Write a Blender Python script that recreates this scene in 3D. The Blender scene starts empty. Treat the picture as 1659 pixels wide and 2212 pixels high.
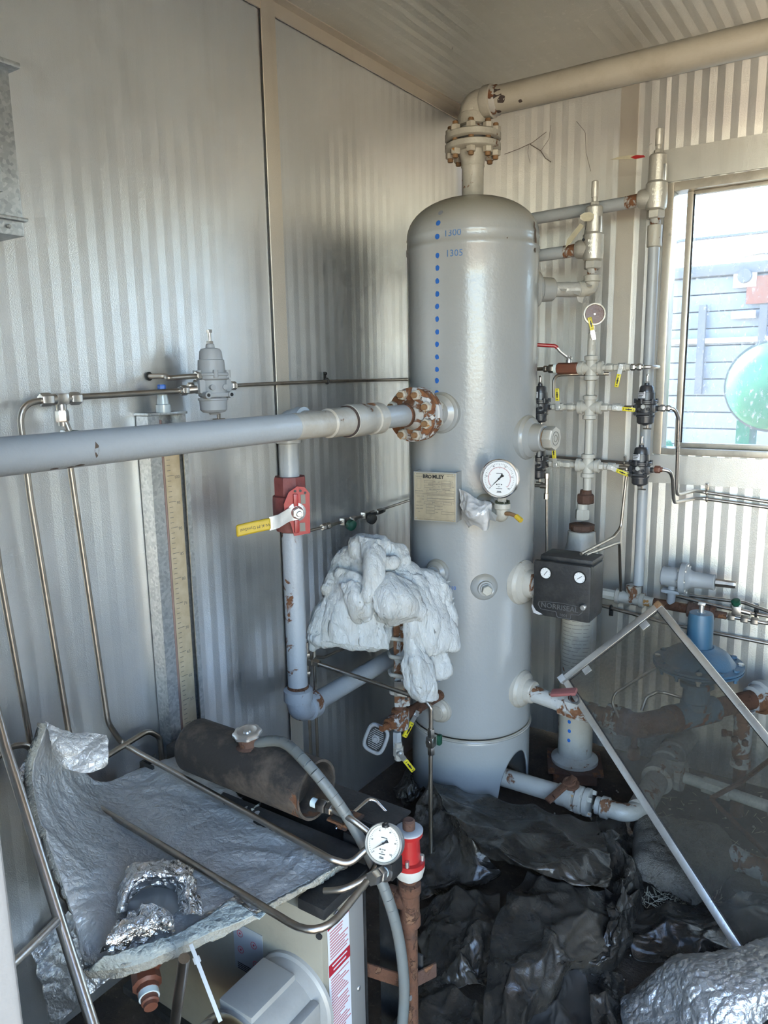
import bpy, bmesh, math, random
from mathutils import Vector, Matrix, noise
random.seed(7)
noise.seed_set(11)
SC = bpy.context.scene
COL = SC.collection
PI = math.pi

# ---------------------------------------------------------------- camera, sky, sun, exposure
CAMP = Vector((1.43, -2.694, 1.43))
FPX, CX, CY = 1617.0, 829.5, 1106.0
ROT = Matrix(((0.83095, 0.08700, -0.54950), (0.55609, -0.15989, 0.81560), (-0.01691, -0.98329, -0.18124)))  # columns: image right, image down, into the picture
cam = bpy.data.cameras.new('camera')
cam.sensor_fit = 'VERTICAL'
cam.sensor_height = 36.0
cam.lens = FPX / 2212 * 36.0
cam.clip_start = 0.02
camo = bpy.data.objects.new('camera', cam)
COL.objects.link(camo)
_r = ROT.col[0]; _d = ROT.col[1]; _f = ROT.col[2]
camo.matrix_world = Matrix(((_r[0], -_d[0], -_f[0], CAMP[0]), (_r[1], -_d[1], -_f[1], CAMP[1]), (_r[2], -_d[2], -_f[2], CAMP[2]), (0, 0, 0, 1)))
SC.camera = camo

W = bpy.data.worlds.new('sky')
SC.world = W
W.use_nodes = True
_n = W.node_tree.nodes; _l = W.node_tree.links
_bg = _n['Background']
_sky = _n.new('ShaderNodeTexSky')
_sky.sky_type = 'NISHITA'
_sky.sun_disc = False
_sky.sun_elevation = math.radians(42)
_sky.sun_rotation = math.radians(-82)
_sky.air_density = 1.0; _sky.dust_density = 0.5; _sky.ozone_density = 0.8
_l.new(_sky.outputs[0], _bg.inputs[0])
_bg.inputs[1].default_value = 0.60
sun = bpy.data.lights.new('sun', 'SUN')
sun.energy = 8.4
sun.angle = math.radians(0.6)
sun.color = (1.0, 0.87, 0.68)
suno = bpy.data.objects.new('sun', sun)
COL.objects.link(suno)
suno.rotation_euler = Vector((0.74, -0.06, -0.67)).to_track_quat('-Z', 'Y').to_euler()
suno.location = (-6, 1, 6)

SC.view_settings.view_transform = 'Standard'
SC.view_settings.look = 'None'
SC.view_settings.gamma = 1.0
SC.view_settings.use_curve_mapping = False
SC.view_settings.exposure = 2.12
SC.cycles.max_bounces = 8
SC.cycles.diffuse_bounces = 4
SC.cycles.glossy_bounces = 3
SC.cycles.transparent_max_bounces = 8
SC.cycles.caustics_reflective = False
SC.cycles.caustics_refractive = False
SC.cycles.use_denoising = True
SC.cycles.use_adaptive_sampling = True
SC.cycles.adaptive_threshold = 0.05
SC.cycles.adaptive_min_samples = 16

# ---------------------------------------------------------------- measuring: a picture point put on a real plane of the room
def ray(px, py):
    return ROT @ Vector(((px - CX) / FPX, (py - CY) / FPX, 1.0))
def onX(px, py, X):
    d = ray(px, py); return CAMP + d * ((X - CAMP[0]) / d[0])
def onY(px, py, Y):
    d = ray(px, py); return CAMP + d * ((Y - CAMP[1]) / d[1])
def onZ(px, py, Z):
    d = ray(px, py); return CAMP + d * ((Z - CAMP[2]) / d[2])
def onD(px, py, depth):
    return CAMP + ray(px, py) * depth

# ---------------------------------------------------------------- mesh builder
def frame(z, x=None):
    z = Vector(z).normalized()
    if x is None:
        x = Vector((0, 0, 1)) if abs(z.z) < 0.9 else Vector((1, 0, 0))
    x = Vector(x)
    y = z.cross(x).normalized(); x = y.cross(z)
    return x, y, z
def mat4(o, z=(0, 0, 1), x=None):
    a, b, c = frame(z, x)
    return Matrix(((a[0], b[0], c[0], o[0]), (a[1], b[1], c[1], o[1]), (a[2], b[2], c[2], o[2]), (0, 0, 0, 1)))
def fillet(pts, rad, seg=5):
    pts = [Vector(p) for p in pts]
    out = [pts[0]]
    for i in range(1, len(pts) - 1):
        a, b, c = pts[i-1], pts[i], pts[i+1]
        u = (a - b); v = (c - b)
        lu, lv = u.length, v.length
        if lu < 1e-6 or lv < 1e-6: continue
        u /= lu; v /= lv
        ang = u.angle(v, PI)
        if ang > PI - 0.03: out.append(b); continue
        r = rad[i] if isinstance(rad, dict) and i in rad else (rad if not isinstance(rad, dict) else 0.02)
        t = min(r / math.tan(ang / 2), lu * 0.48, lv * 0.48)
        p0, p1 = b + u * t, b + v * t
        for k in range(seg + 1):
            s = k / seg
            out.append(p0 * (1 - s) ** 2 + b * 2 * s * (1 - s) + p1 * s * s)
    out.append(pts[-1])
    return out
class MB:
    def __init__(s): s.v = []; s.f = []
    def add(s, vs, fs):
        o = len(s.v); s.v += [Vector(p) for p in vs]; s.f += [tuple(i + o for i in f) for f in fs]; return s
    def lathe(s, o, d, prof, n=28, x=None, cap=True, a0=0.0, a1=2 * PI):
        X, Y, Z = frame(d, x); o = Vector(o); vs = []; fs = []
        full = abs(a1 - a0 - 2 * PI) < 1e-6
        m = n if full else n + 1
        for t, r in prof:
            for k in range(m):
                a = a0 + (a1 - a0) * k / n
                vs.append(o + Z * t + X * (r * math.cos(a)) + Y * (r * math.sin(a)))
        for i in range(len(prof) - 1):
            for k in range(n):
                k2 = (k + 1) % m
                fs.append((i*m + k, i*m + k2, (i+1)*m + k2, (i+1)*m + k))
        if cap and full:
            if prof[0][1] > 1e-6: fs.append(tuple(reversed(range(m))))
            if prof[-1][1] > 1e-6: fs.append(tuple((len(prof)-1)*m + k for k in range(m)))
        return s.add(vs, fs)
    def cyl(s, a, b, r, n=24, r2=None):
        a = Vector(a); b = Vector(b)
        return s.lathe(a, b - a, [(0, r), ((b - a).length, r if r2 is None else r2)], n)
    def hexa(s, o, d, h, r, x=None, n=6, ch=0.12):
        return s.lathe(o, d, [(0, r * (1 - ch)), (h * 0.12, r), (h * 0.88, r), (h, r * (1 - ch))], n, x)
    def tube(s, pts, r, n=10, rad=0.03, seg=5, cap=True):
        P = fillet(pts, rad, seg); m = len(P); vs = []; fs = []
        T = []
        for i in range(m):
            t = (P[min(i+1, m-1)] - P[max(i-1, 0)]).normalized(); T.append(t)
        X, Y, Z = frame(T[0])
        for i in range(m):
            X = (X - T[i] * X.dot(T[i])).normalized(); Y = T[i].cross(X)
            rr = r[min(len(r) - 1, int(i * len(r) / m))] if isinstance(r, (list, tuple)) else r
            for k in range(n):
                a = 2 * PI * k / n
                vs.append(P[i] + X * (rr * math.cos(a)) + Y * (rr * math.sin(a)))
        for i in range(m - 1):
            for k in range(n):
                fs.append((i*n + k, i*n + (k+1) % n, (i+1)*n + (k+1) % n, (i+1)*n + k))
        if cap: fs.append(tuple(reversed(range(n)))); fs.append(tuple((m-1)*n + k for k in range(n)))
        return s.add(vs, fs)
    def box(s, o, sz, M=None, ch=0.0):
        x, y, z = sz[0] / 2, sz[1] / 2, sz[2] / 2
        o = Vector(o)
        if ch <= 0:
            vs = [(i*x, j*y, k*z) for k in (-1, 1) for j in (-1, 1) for i in (-1, 1)]
            fs = [(0, 2, 3, 1), (4, 5, 7, 6), (0, 1, 5, 4), (2, 6, 7, 3), (0, 4, 6, 2), (1, 3, 7, 5)]
        else:
            bm = bmesh.new(); bmesh.ops.create_cube(bm, size=1.0)
            for v in bm.verts: v.co = Vector((v.co.x * 2 * x, v.co.y * 2 * y, v.co.z * 2 * z))
            bmesh.ops.bevel(bm, geom=bm.edges[:], offset=ch, segments=2, affect='EDGES', profile=0.6)
            bm.verts.index_update()
            vs = [v.co.copy() for v in bm.verts]; fs = [[v.index for v in f.verts] for f in bm.faces]; bm.free()
        R = M.to_3x3() if M is not None else Matrix.Identity(3)
        return s.add([o + R @ Vector(v) for v in vs], fs)
    def prism(s, poly, M, h):
        # poly: 2d outline in the local xy plane of M, extruded along local z by h
        n = len(poly)
        vs = [M @ Vector((p[0], p[1], 0)) for p in poly] + [M @ Vector((p[0], p[1], h)) for p in poly]
        fs = [tuple(reversed(range(n))), tuple(range(n, 2*n))] + [(i, (i+1) % n, n + (i+1) % n, n + i) for i in range(n)]
        return s.add(vs, fs)
    def torus(s, o, d, R, r, n=24, m=8, x=None):
        X, Y, Z = frame(d, x); o = Vector(o); vs = []; fs = []
        for i in range(n):
            a = 2 * PI * i / n; u = X * math.cos(a) + Y * math.sin(a)
            for k in range(m):
                b = 2 * PI * k / m
                vs.append(o + u * (R + r * math.cos(b)) + Z * (r * math.sin(b)))
        for i in range(n):
            for k in range(m):
                fs.append((i*m + k, i*m + (k+1) % m, ((i+1) % n)*m + (k+1) % m, ((i+1) % n)*m + k))
        return s.add(vs, fs)
    def grid(s, fn, nu, nv):
        vs = [fn(i / nu, j / nv) for j in range(nv + 1) for i in range(nu + 1)]
        fs = [(j*(nu+1)+i, j*(nu+1)+i+1, (j+1)*(nu+1)+i+1, (j+1)*(nu+1)+i) for j in range(nv) for i in range(nu)]
        return s.add(vs, fs)
    def build(s, name, mat, parent=None, sharp=35, world=True):
        me = bpy.data.meshes.new(name)
        inv = WM[parent.name].inverted() if (parent is not None and world) else None
        vs = [inv @ p for p in s.v] if inv is not None else s.v
        me.from_pydata([tuple(p) for p in vs], [], s.f)
        me.materials.append(M(mat) if isinstance(mat, str) else mat)
        me.update()
        if sharp:
            me.polygons.foreach_set('use_smooth', [True] * len(me.polygons))
            me.set_sharp_from_angle(angle=math.radians(sharp))
        o = bpy.data.objects.new(name, me)
        COL.objects.link(o)
        if parent is not None:
            o.parent = parent; WM[o.name] = WM[parent.name]
        else: WM[o.name] = Matrix.Identity(4)
        return o
WM = {}
def thing(name, label, cat, loc=(0, 0, 0), M4=None, group=None):
    o = bpy.data.objects.new(name, None)
    o.empty_display_size = 0.03
    COL.objects.link(o)
    m = M4 if M4 is not None else Matrix.Translation(Vector(loc))
    o.matrix_world = m; WM[o.name] = m.copy()
    tag(o, label, cat, group)
    return o
def tag(o, label=None, cat=None, group=None, kind=None):
    if label: o['label'] = label
    if cat: o['category'] = cat
    if group: o['group'] = group
    if kind: o['kind'] = kind
    return o
def struct(name, mb, mat, label=None, sharp=35):
    o = mb.build(name, mat, None, sharp); o['kind'] = 'structure'
    if label: o['label'] = label
    return o
def dup(root, M4, label=None, group=None):
    r = root.copy(); COL.objects.link(r); r.matrix_world = M4; WM[r.name] = M4.copy()
    if label: r['label'] = label
    if group: r['group'] = group
    for ch in list(root.children):
        c = ch.copy(); COL.objects.link(c); c.parent = r; WM[c.name] = M4.copy()
        for g in list(ch.children):
            d = g.copy(); COL.objects.link(d); d.parent = c; WM[d.name] = M4.copy()
    return r
def text_mb(body, M4, size, depth=0.0006, align='CENTER', wrap=None, bold=0.0):
    cu = bpy.data.curves.new('txt', 'FONT'); cu.body = body; cu.size = size; cu.extrude = depth / 2; cu.offset = bold * size
    cu.align_x = align; cu.align_y = 'CENTER'; cu.resolution_u = 2
    o = bpy.data.objects.new('txt', cu); COL.objects.link(o)
    dg = bpy.context.evaluated_depsgraph_get()
    me = bpy.data.meshes.new_from_object(o.evaluated_get(dg))
    mb = MB()
    vs = [wrap(v.co) if wrap else M4 @ v.co for v in me.vertices]
    mb.add(vs, [tuple(p.vertices) for p in me.polygons])
    bpy.data.objects.remove(o); bpy.data.curves.remove(cu); bpy.data.meshes.remove(me)
    return mb

# ---------------------------------------------------------------- materials
MATS = {}
def M(name): return MATS[name]
def nt(name):
    m = bpy.data.materials.new(name); m.use_nodes = True
    MATS[name] = m
    n = m.node_tree.nodes; l = m.node_tree.links
    return m, n, l, n['Principled BSDF']
def coords(n, l, scale=1.0, obj=True):
    tc = n.new('ShaderNodeTexCoord'); mp = n.new('ShaderNodeMapping')
    l.new(tc.outputs['Object'], mp.inputs[0])
    mp.inputs['Scale'].default_value = scale if isinstance(scale, (tuple, list)) else (scale,) * 3
    return mp.outputs[0]
def nz(n, l, vec, scale, detail=4, rough=0.55, dist=0.0):
    t = n.new('ShaderNodeTexNoise'); l.new(vec, t.inputs['Vector'])
    t.inputs['Scale'].default_value = scale; t.inputs['Detail'].default_value = detail
    t.inputs['Roughness'].default_value = rough; t.inputs['Distortion'].default_value = dist
    return t.outputs['Fac']
def ramp(n, l, fac, a, b, ca=0.0, cb=1.0):
    r = n.new('ShaderNodeMapRange'); l.new(fac, r.inputs[0])
    r.inputs[1].default_value = a; r.inputs[2].default_value = b; r.inputs[3].default_value = ca; r.inputs[4].default_value = cb
    return r.outputs[0]
def mix(n, l, fac, a, b):
    x = n.new('ShaderNodeMix'); x.data_type = 'RGBA'
    if hasattr(fac, 'node'): l.new(fac, x.inputs[0])
    else: x.inputs[0].default_value = fac
    for i, c in ((6, a), (7, b)):
        if hasattr(c, 'node'): l.new(c, x.inputs[i])
        else: x.inputs[i].default_value = (*c, 1)
    return x.outputs[2]
def bump(n, l, h, strength, dist, b):
    x = n.new('ShaderNodeBump'); x.inputs['Strength'].default_value = strength; x.inputs['Distance'].default_value = dist
    l.new(h, x.inputs['Height']); l.new(x.outputs[0], b.inputs['Normal'])
    return x
def paint(name, col, rough=0.45, metal=0.0, rust=0.0, rs=14.0, dirt=0.15, dcol=(0.16, 0.13, 0.10), ds=6.0, bmp=0.15, bs=140.0, rcol=(0.13, 0.050, 0.022), rcol2=(0.23, 0.105, 0.045), spec=0.5, var=0.06, dust=False):
    m, n, l, b = nt(name)
    v = coords(n, l)
    c = col
    big = nz(n, l, v, 3.0, 3)
    c = mix(n, l, ramp(n, l, big, 0.3, 0.7, 0, 1), tuple(x * (1 - var) for x in col), tuple(min(1, x * (1 + var)) for x in col))
    rf = None
    if dirt > 0:
        d = nz(n, l, v, ds, 8, 0.7)
        c = mix(n, l, ramp(n, l, d, 0.48, 0.78, 0, dirt * 2.2), c, dcol)
    if rust > 0:
        r = nz(n, l, v, rs, 7, 0.62, 0.6)
        t = 0.72 - 0.42 * rust
        rf = ramp(n, l, r, t, t + 0.035)
        rc = mix(n, l, ramp(n, l, nz(n, l, v, 60, 5, 0.7), 0.35, 0.65), rcol, rcol2)
        c = mix(n, l, rf, c, rc)
        l.new(ramp(n, l, rf, 0, 1, rough, 0.85), b.inputs['Roughness'])
        if metal > 0: l.new(ramp(n, l, rf, 0, 1, metal, 0.0), b.inputs['Metallic'])
    else:
        l.new(ramp(n, l, nz(n, l, v, 9.0, 5), 0.3, 0.7, rough * 0.85, min(1, rough * 1.2)), b.inputs['Roughness'])
        b.inputs['Metallic'].default_value = metal
    if dust:
        ge = n.new('ShaderNodeNewGeometry'); sx = n.new('ShaderNodeSeparateXYZ'); l.new(ge.outputs['Normal'], sx.inputs[0])
        c = mix(n, l, ramp(n, l, sx.outputs[2], 0.10, 0.85, 0, 0.85), c, (0.36, 0.31, 0.23))
    l.new(c, b.inputs['Base Color'])
    b.inputs['Specular IOR Level'].default_value = spec
    h = nz(n, l, v, bs, 3)
    if rf is not None:
        a = n.new('ShaderNodeMath'); a.operation = 'MULTIPLY_ADD'
        l.new(rf, a.inputs[0]); a.inputs[1].default_value = -1.2; l.new(h, a.inputs[2]); h = a.outputs[0]
    if bmp: bump(n, l, h, bmp, 0.003, b)
    return m
def plain(name, col, rough=0.5, metal=0.0, spec=0.5):
    m, n, l, b = nt(name)
    b.inputs['Base Color'].default_value = (*col, 1); b.inputs['Roughness'].default_value = rough; b.inputs['Metallic'].default_value = metal
    b.inputs['Specular IOR Level'].default_value = spec
    return m

GREY = (0.40, 0.42, 0.43)
paint('vessel_paint', (0.345, 0.35, 0.34), 0.22, dirt=0.05, bmp=0.22, bs=90, ds=3.0, dust=True)
paint('pipe_paint', (0.39, 0.41, 0.42), 0.34, rust=0.06, rs=9, dirt=0.10, bmp=0.25, bs=120)
paint('pipe_paint_worn', (0.47, 0.44, 0.38), 0.42, rust=0.26, rs=13, dirt=0.35, dcol=(0.26, 0.19, 0.11), bmp=0.5, bs=60)
paint('pipe_paint_rusty', (0.46, 0.45, 0.42), 0.5, rust=0.52, rs=16, dirt=0.3, bmp=0.6, bs=60)
paint('pipe_paint_dusty', (0.36, 0.33, 0.29), 0.7, rust=0.30, rs=18, dirt=0.5, bmp=0.6, bs=60)
paint('flange_peeling', (0.52, 0.50, 0.48), 0.5, rust=0.60, rs=22, dirt=0.3, bmp=1.0, bs=60, rcol=(0.13, 0.045, 0.02), rcol2=(0.26, 0.11, 0.04))
paint('outlet_paint', (0.44, 0.41, 0.34), 0.36, rust=0.05, rs=9, dirt=0.25, dcol=(0.26, 0.21, 0.14), bmp=0.2)
paint('flange_cream', (0.46, 0.435, 0.37), 0.42, rust=0.16, rs=18, dirt=0.2, bmp=0.4)
paint('nut_cream', (0.50, 0.46, 0.38), 0.45, rust=0.30, rs=40, dirt=0.25, rcol=(0.30, 0.13, 0.03), rcol2=(0.45, 0.24, 0.07))
paint('thread_rust', (0.24, 0.13, 0.055), 0.7, rust=0.3, rs=60, dirt=0.2)
paint('rust', (0.13, 0.055, 0.028), 0.9, rust=0.45, rs=30, dirt=0.5, dcol=(0.05, 0.03, 0.022), ds=24, bmp=1.0, bs=110, var=0.3, rcol=(0.20, 0.10, 0.05), rcol2=(0.085, 0.035, 0.018))
paint('rust_dark', (0.09, 0.045, 0.03), 0.85, rust=0.4, rs=25, dirt=0.3, bmp=0.8, bs=90)
paint('valve_red', (0.20, 0.045, 0.04), 0.6, rust=0.10, rs=20, dirt=0.25, bmp=0.6, bs=80)
paint('bright_red', (0.36, 0.018, 0.018), 0.34, dirt=0.14, bmp=0.1)
paint('yellow_grip', (0.62, 0.42, 0.03), 0.45, dirt=0.10, ds=18, bmp=0.05)
paint('bright_yellow', (0.75, 0.62, 0.03), 0.40, dirt=0.06, ds=18, bmp=0.0)
paint('stainless', (0.55, 0.52, 0.48), 0.30, 1.0, dirt=0.12, ds=20, bmp=0.05)
paint('stainless_dull', (0.40, 0.36, 0.31), 0.36, 1.0, dirt=0.25, ds=20, bmp=0.08)
paint('bright_steel', (0.68, 0.67, 0.65), 0.20, 1.0, dirt=0.03, bmp=0.02)
paint('zinc', (0.62, 0.62, 0.60), 0.35, 0.9, dirt=0.12, ds=30, bmp=0.1)
paint('cast_grey', (0.38, 0.385, 0.385), 0.48, dirt=0.05, bmp=0.12)
paint('reg_black', (0.035, 0.036, 0.040), 0.30, dirt=0.05, dcol=(0.25, 0.24, 0.22), bmp=0.08)
paint('box_black', (0.018, 0.018, 0.018), 0.55, dirt=0.12, dcol=(0.20, 0.18, 0.16), ds=14, bmp=0.25)
paint('rubber_black', (0.012, 0.012, 0.012), 0.5, dirt=0.1, bmp=0.1)
paint('green_handle', (0.01, 0.07, 0.04), 0.4, dirt=0.1, bmp=0)
paint('relief_silver', (0.58, 0.55, 0.48), 0.42, 0.55, dirt=0.12, ds=16, bmp=0.3, bs=220)
paint('manifold_cream', (0.52, 0.50, 0.44), 0.42, rust=0.10, rs=22, dirt=0.15, bmp=0.25)
paint('copper_red', (0.17, 0.055, 0.03), 0.5, dirt=0.2, bmp=0.2)
paint('blue_paint', (0.075, 0.15, 0.22), 0.5, dirt=0.22, dcol=(0.22, 0.20, 0.17), ds=10, bmp=0.3)
paint('blue_bright', (0.045, 0.12, 0.19), 0.42, dirt=0.10, bmp=0.1)
paint('blue_rusty', (0.10, 0.15, 0.19), 0.7, rust=0.45, rs=12, dirt=0.4, bmp=0.6, bs=60)
plain('white_plastic', (0.50, 0.50, 0.48), 0.45)
plain('ptfe', (0.72, 0.80, 0.76), 0.6)
plain('label_white', (0.70, 0.70, 0.72), 0.45)
plain('ink_black', (0.012, 0.012, 0.012), 0.5)
plain('ink_red', (0.42, 0.02, 0.035), 0.45)
plain('ink_grey', (0.20, 0.18, 0.15), 0.5)
plain('dial_white', (0.78, 0.77, 0.74), 0.4)
plain('dial_cream', (0.72, 0.66, 0.54), 0.45)
plain('marker_blue', (0.02, 0.13, 0.48), 0.5)
plain('marker_faint', (0.06, 0.16, 0.36), 0.5)
# ---------------------------------------------------------------- room materials
def sheet_metal(name, col, rough, metal, stain=0.08, spots=0.0):
    m, n, l, b = nt(name)
    v = coords(n, l)
    c = mix(n, l, ramp(n, l, nz(n, l, v, 2.2, 4), 0.3, 0.7), tuple(x * 0.93 for x in col), tuple(min(1, x * 1.05) for x in col))
    st = nz(n, l, coords(n, l, (9, 9, 0.8)), 1.0, 6, 0.6)
    c = mix(n, l, ramp(n, l, st, 0.55, 0.85, 0, stain * 3), c, (0.30, 0.27, 0.22))
    if spots:
        sp = nz(n, l, v, 55, 2, 0.5); area = nz(n, l, v, 1.3, 2)
        k = n.new('ShaderNodeMath'); k.operation = 'MULTIPLY'
        l.new(ramp(n, l, sp, 0.62, 0.68), k.inputs[0]); l.new(ramp(n, l, area, 0.45, 0.6, 0, spots), k.inputs[1])
        c = mix(n, l, k.outputs[0], c, (0.75, 0.72, 0.66))
    l.new(c, b.inputs['Base Color'])
    b.inputs['Metallic'].default_value = metal
    l.new(ramp(n, l, nz(n, l, v, 14, 4), 0.3, 0.7, rough * 0.9, rough * 1.12), b.inputs['Roughness'])
    bump(n, l, nz(n, l, v, 420, 2), 0.28, 0.002, b)
    return m
sheet_metal('wall_metal', (0.74, 0.745, 0.74), 0.36, 0.93)
sheet_metal('wall_back_metal', (0.74, 0.72, 0.67), 0.38, 0.90)
sheet_metal('ceiling_metal', (0.66, 0.64, 0.58), 0.40, 0.85, 0.04, 0.9)
sheet_metal('trim_metal', (0.66, 0.60, 0.51), 0.34, 0.55, 0.12)
sheet_metal('flash_metal', (0.62, 0.60, 0.55), 0.38, 0.75, 0.15)
def galvanised(name, k=1.0):
    m, n, l, b = nt(name)
    v = coords(n, l)
    t = n.new('ShaderNodeTexVoronoi'); l.new(v, t.inputs['Vector']); t.inputs['Scale'].default_value = 160
    c = mix(n, l, t.outputs['Color'], (0.30 * k, 0.31 * k, 0.31 * k), (0.52 * k, 0.53 * k, 0.52 * k))
    l.new(c, b.inputs['Base Color']); b.inputs['Metallic'].default_value = 0.75; b.inputs['Roughness'].default_value = 0.38
    return m
galvanised('galvanised')
def dirt_mat():
    m, n, l, b = nt('dirt')
    v = coords(n, l)
    c = mix(n, l, ramp(n, l, nz(n, l, v, 7, 8, 0.7), 0.35, 0.7), (0.028, 0.020, 0.015), (0.085, 0.062, 0.045))
    c = mix(n, l, ramp(n, l, nz(n, l, v, 70, 3, 0.6), 0.60, 0.72, 0, 0.5), c, (0.16, 0.13, 0.10))
    l.new(c, b.inputs['Base Color']); b.inputs['Roughness'].default_value = 0.95
    bump(n, l, nz(n, l, v, 90, 6, 0.7), 0.8, 0.01, b)
dirt_mat()
def ground_mat():
    m, n, l, b = nt('sandy_ground')
    v = coords(n, l)
    c = mix(n, l, ramp(n, l, nz(n, l, v, 1.5, 8, 0.7), 0.35, 0.7), (0.40, 0.32, 0.22), (0.52, 0.42, 0.30))
    l.new(c, b.inputs['Base Color']); b.inputs['Roughness'].default_value = 0.95
ground_mat()

XR, YF, HC = 2.75, -2.52, 2.395            # right wall, front wall, ceiling height (corner of left and back walls at the origin)
TH = 0.06
def zig(a0, a1, period=0.046, amp=0.0017):
    out = []; k = 0; a = a0
    while a < a1 - 1e-6:
        out.append((a, amp * (k % 2))); k += 1; a += period / 2
    out.append((a1, 0.0)); return out
def ribbed(mapf, prof, h0, h1):
    mb = MB(); vs = []; fs = []
    for a, d in prof: vs += [mapf(a, d, h0), mapf(a, d, h1)]
    for i in range(len(prof) - 1): fs.append((2*i, 2*i+2, 2*i+3, 2*i+1))
    return mb.add(vs, fs)
# floor
def floor_fn(u, v):
    x = -0.05 + u * (XR + 0.1); y = YF - 0.05 + v * (-YF + 0.1)
    h = noise.noise((x * 3, y * 3, 0)) * 0.010 + noise.noise((x * 14, y * 14, 3)) * 0.006
    return Vector((x, y, h - 0.012))
struct('floor', MB().grid(floor_fn, 150, 150), 'dirt', 'bare dark dirt floor of the shed', 80)
struct('ground', MB().add([(-40, -40, -0.06), (40, -40, -0.06), (40, 40, -0.06), (-40, 40, -0.06)], [(0, 1, 2, 3)]), 'sandy_ground', 'pale sandy ground outside the shed')
# left wall
wl = struct('wall_left', MB().box((-0.035, YF / 2, HC / 2), (TH, -YF + 0.14, HC + 0.02)), 'wall_metal', 'ribbed galvanised metal left wall')
PY = -1.08                                  # the cover post in the left wall
for a0, a1 in ((YF, PY), (PY, -0.002)):
    ribbed(lambda a, d, h: Vector((0.0 + d, a, h)), zig(a0, a1, 0.046, 0.0010), 0.0, HC).build('wall_panel', 'wall_metal', wl, 0)
MB().box((0.006, PY, HC / 2), (0.006, 0.052, HC)).build('cover_strip', 'trim_metal', wl)
MB().box((0.0035, PY - 0.0268, HC / 2), (0.003, 0.0016, HC)).build('seam', 'rubber_black', wl)
# back wall with window hole
WX0, WX1, WZ0, WZ1 = 0.757, 1.62, 1.141, 2.027
wb = thing('wall_back', 'ribbed metal back wall with the window in it', None, (0, 0, 0)); wb['kind'] = 'structure'
def bp(x0, x1, z0, z1):
    MB().box(((x0 + x1) / 2, 0.035, (z0 + z1) / 2), (x1 - x0, TH, z1 - z0)).build('wall_core', 'wall_back_metal', wb)
    ribbed(lambda a, d, h: Vector((a, -d, h)), zig(x0, x1), z0, z1).build('wall_panel', 'wall_back_metal', wb, 0)
BPX = 0.628
bp(0.002, BPX, 0, HC); bp(BPX, WX0, 0, HC); bp(WX0, WX1, 0, WZ0); bp(WX0, WX1, WZ1, HC); bp(WX1, XR + 0.05, 0, HC)
MB().box((BPX, -0.006, HC / 2), (0.058, 0.006, HC)).build('cover_strip', 'trim_metal', wb)
# flat flashing around the window
MB().box(((WX0 + WX1) / 2 - 0.02, -0.0048, WZ1 + 0.055), (WX1 - WX0 + 0.06, 0.004, 0.10)).build('flashing', 'flash_metal', wb)
MB().box(((WX0 + WX1) / 2 - 0.02, -0.0048, WZ0 - 0.053), (WX1 - WX0 + 0.06, 0.004, 0.097)).build('flashing', 'flash_metal', wb)
MB().box((WX0 - 0.026, -0.0045, (WZ0 + WZ1) / 2), (0.045, 0.004, WZ1 - WZ0 + 0.008)).build('flashing', 'flash_metal', wb)
# right wall, front wall with the doorway the picture is taken through
struct('wall_right', MB().box((XR + 0.03, YF / 2, HC / 2), (TH, -YF + 0.14, HC + 0.02)), 'wall_metal', 'metal right wall beyond the picture')
DX0, DX1, DZ = 1.02, 2.62, 2.28
wf = thing('wall_front', 'metal front wall with the doorway', None, (0, YF, 0)); wf['kind'] = 'structure'
MB().box((DX0 / 2 - 0.03, YF - 0.03, HC / 2), (DX0 + 0.06, TH, HC + 0.02)).build('wall_panel', 'wall_metal', wf)
MB().box(((DX1 + XR) / 2, YF - 0.03, HC / 2), (XR - DX1, TH, HC)).build('wall_panel', 'wall_metal', wf)
MB().box(((DX0 + DX1) / 2, YF - 0.03, (HC + DZ) / 2), (DX1 - DX0, TH, HC - DZ + 0.02)).build('wall_panel', 'wall_metal', wf)
# ceiling, ribs run away from the door
ce = struct('ceiling', MB().box((XR / 2, YF / 2, HC + 0.04), (XR + 0.16, -YF + 0.2, TH)), 'ceiling_metal', 'ribbed metal ceiling')
ribbed(lambda a, d, h: Vector((a, h, HC - d)), zig(0.0, XR), YF, 0.0).build('ceiling_panel', 'ceiling_metal', ce, 0)
# angle trims between walls and ceiling
def cove(name, p0, p1, inw, label, w=0.042):
    p0, p1, inw = Vector(p0), Vector(p1), Vector(inw)
    up = Vector((0, 0, 1)); mb = MB()
    prof = [(0.003, -w), (0.007, -w), (0.0075, -0.008), (0.030, -0.004), (0.030, 0.0), (0.003, 0.0)]
    vs = [p + inw * a + up * b for p in (p0, p1) for a, b in prof]; n = len(prof)
    mb.add(vs, [(i, (i+1) % n, n + (i+1) % n, n + i) for i in range(n)] + [tuple(range(n)), tuple(range(2*n-1, n-1, -1))])
    struct(name, mb, 'trim_metal', label)
cove('trim_1', (0, YF, HC), (0, 0, HC), (1, 0, 0), 'angle trim along the left wall under the ceiling')
cove('trim_2', (0, 0, HC), (XR, 0, HC), (0, -1, 0), 'angle trim along the back wall under the ceiling')
MB_ = MB(); MB_.tube([(0.03, -0.036, HC - 0.010), (0.4, -0.037, HC - 0.018), (0.6, -0.036, HC - 0.010), (0.9, -0.037, HC - 0.020), (1.1, -0.036, HC - 0.012), (1.4, -0.038, HC - 0.022), (XR - 0.02, -0.036, HC - 0.012)], 0.010, 6)
MB_.build('sealant_bead', 'rubber_black', wb)

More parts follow.
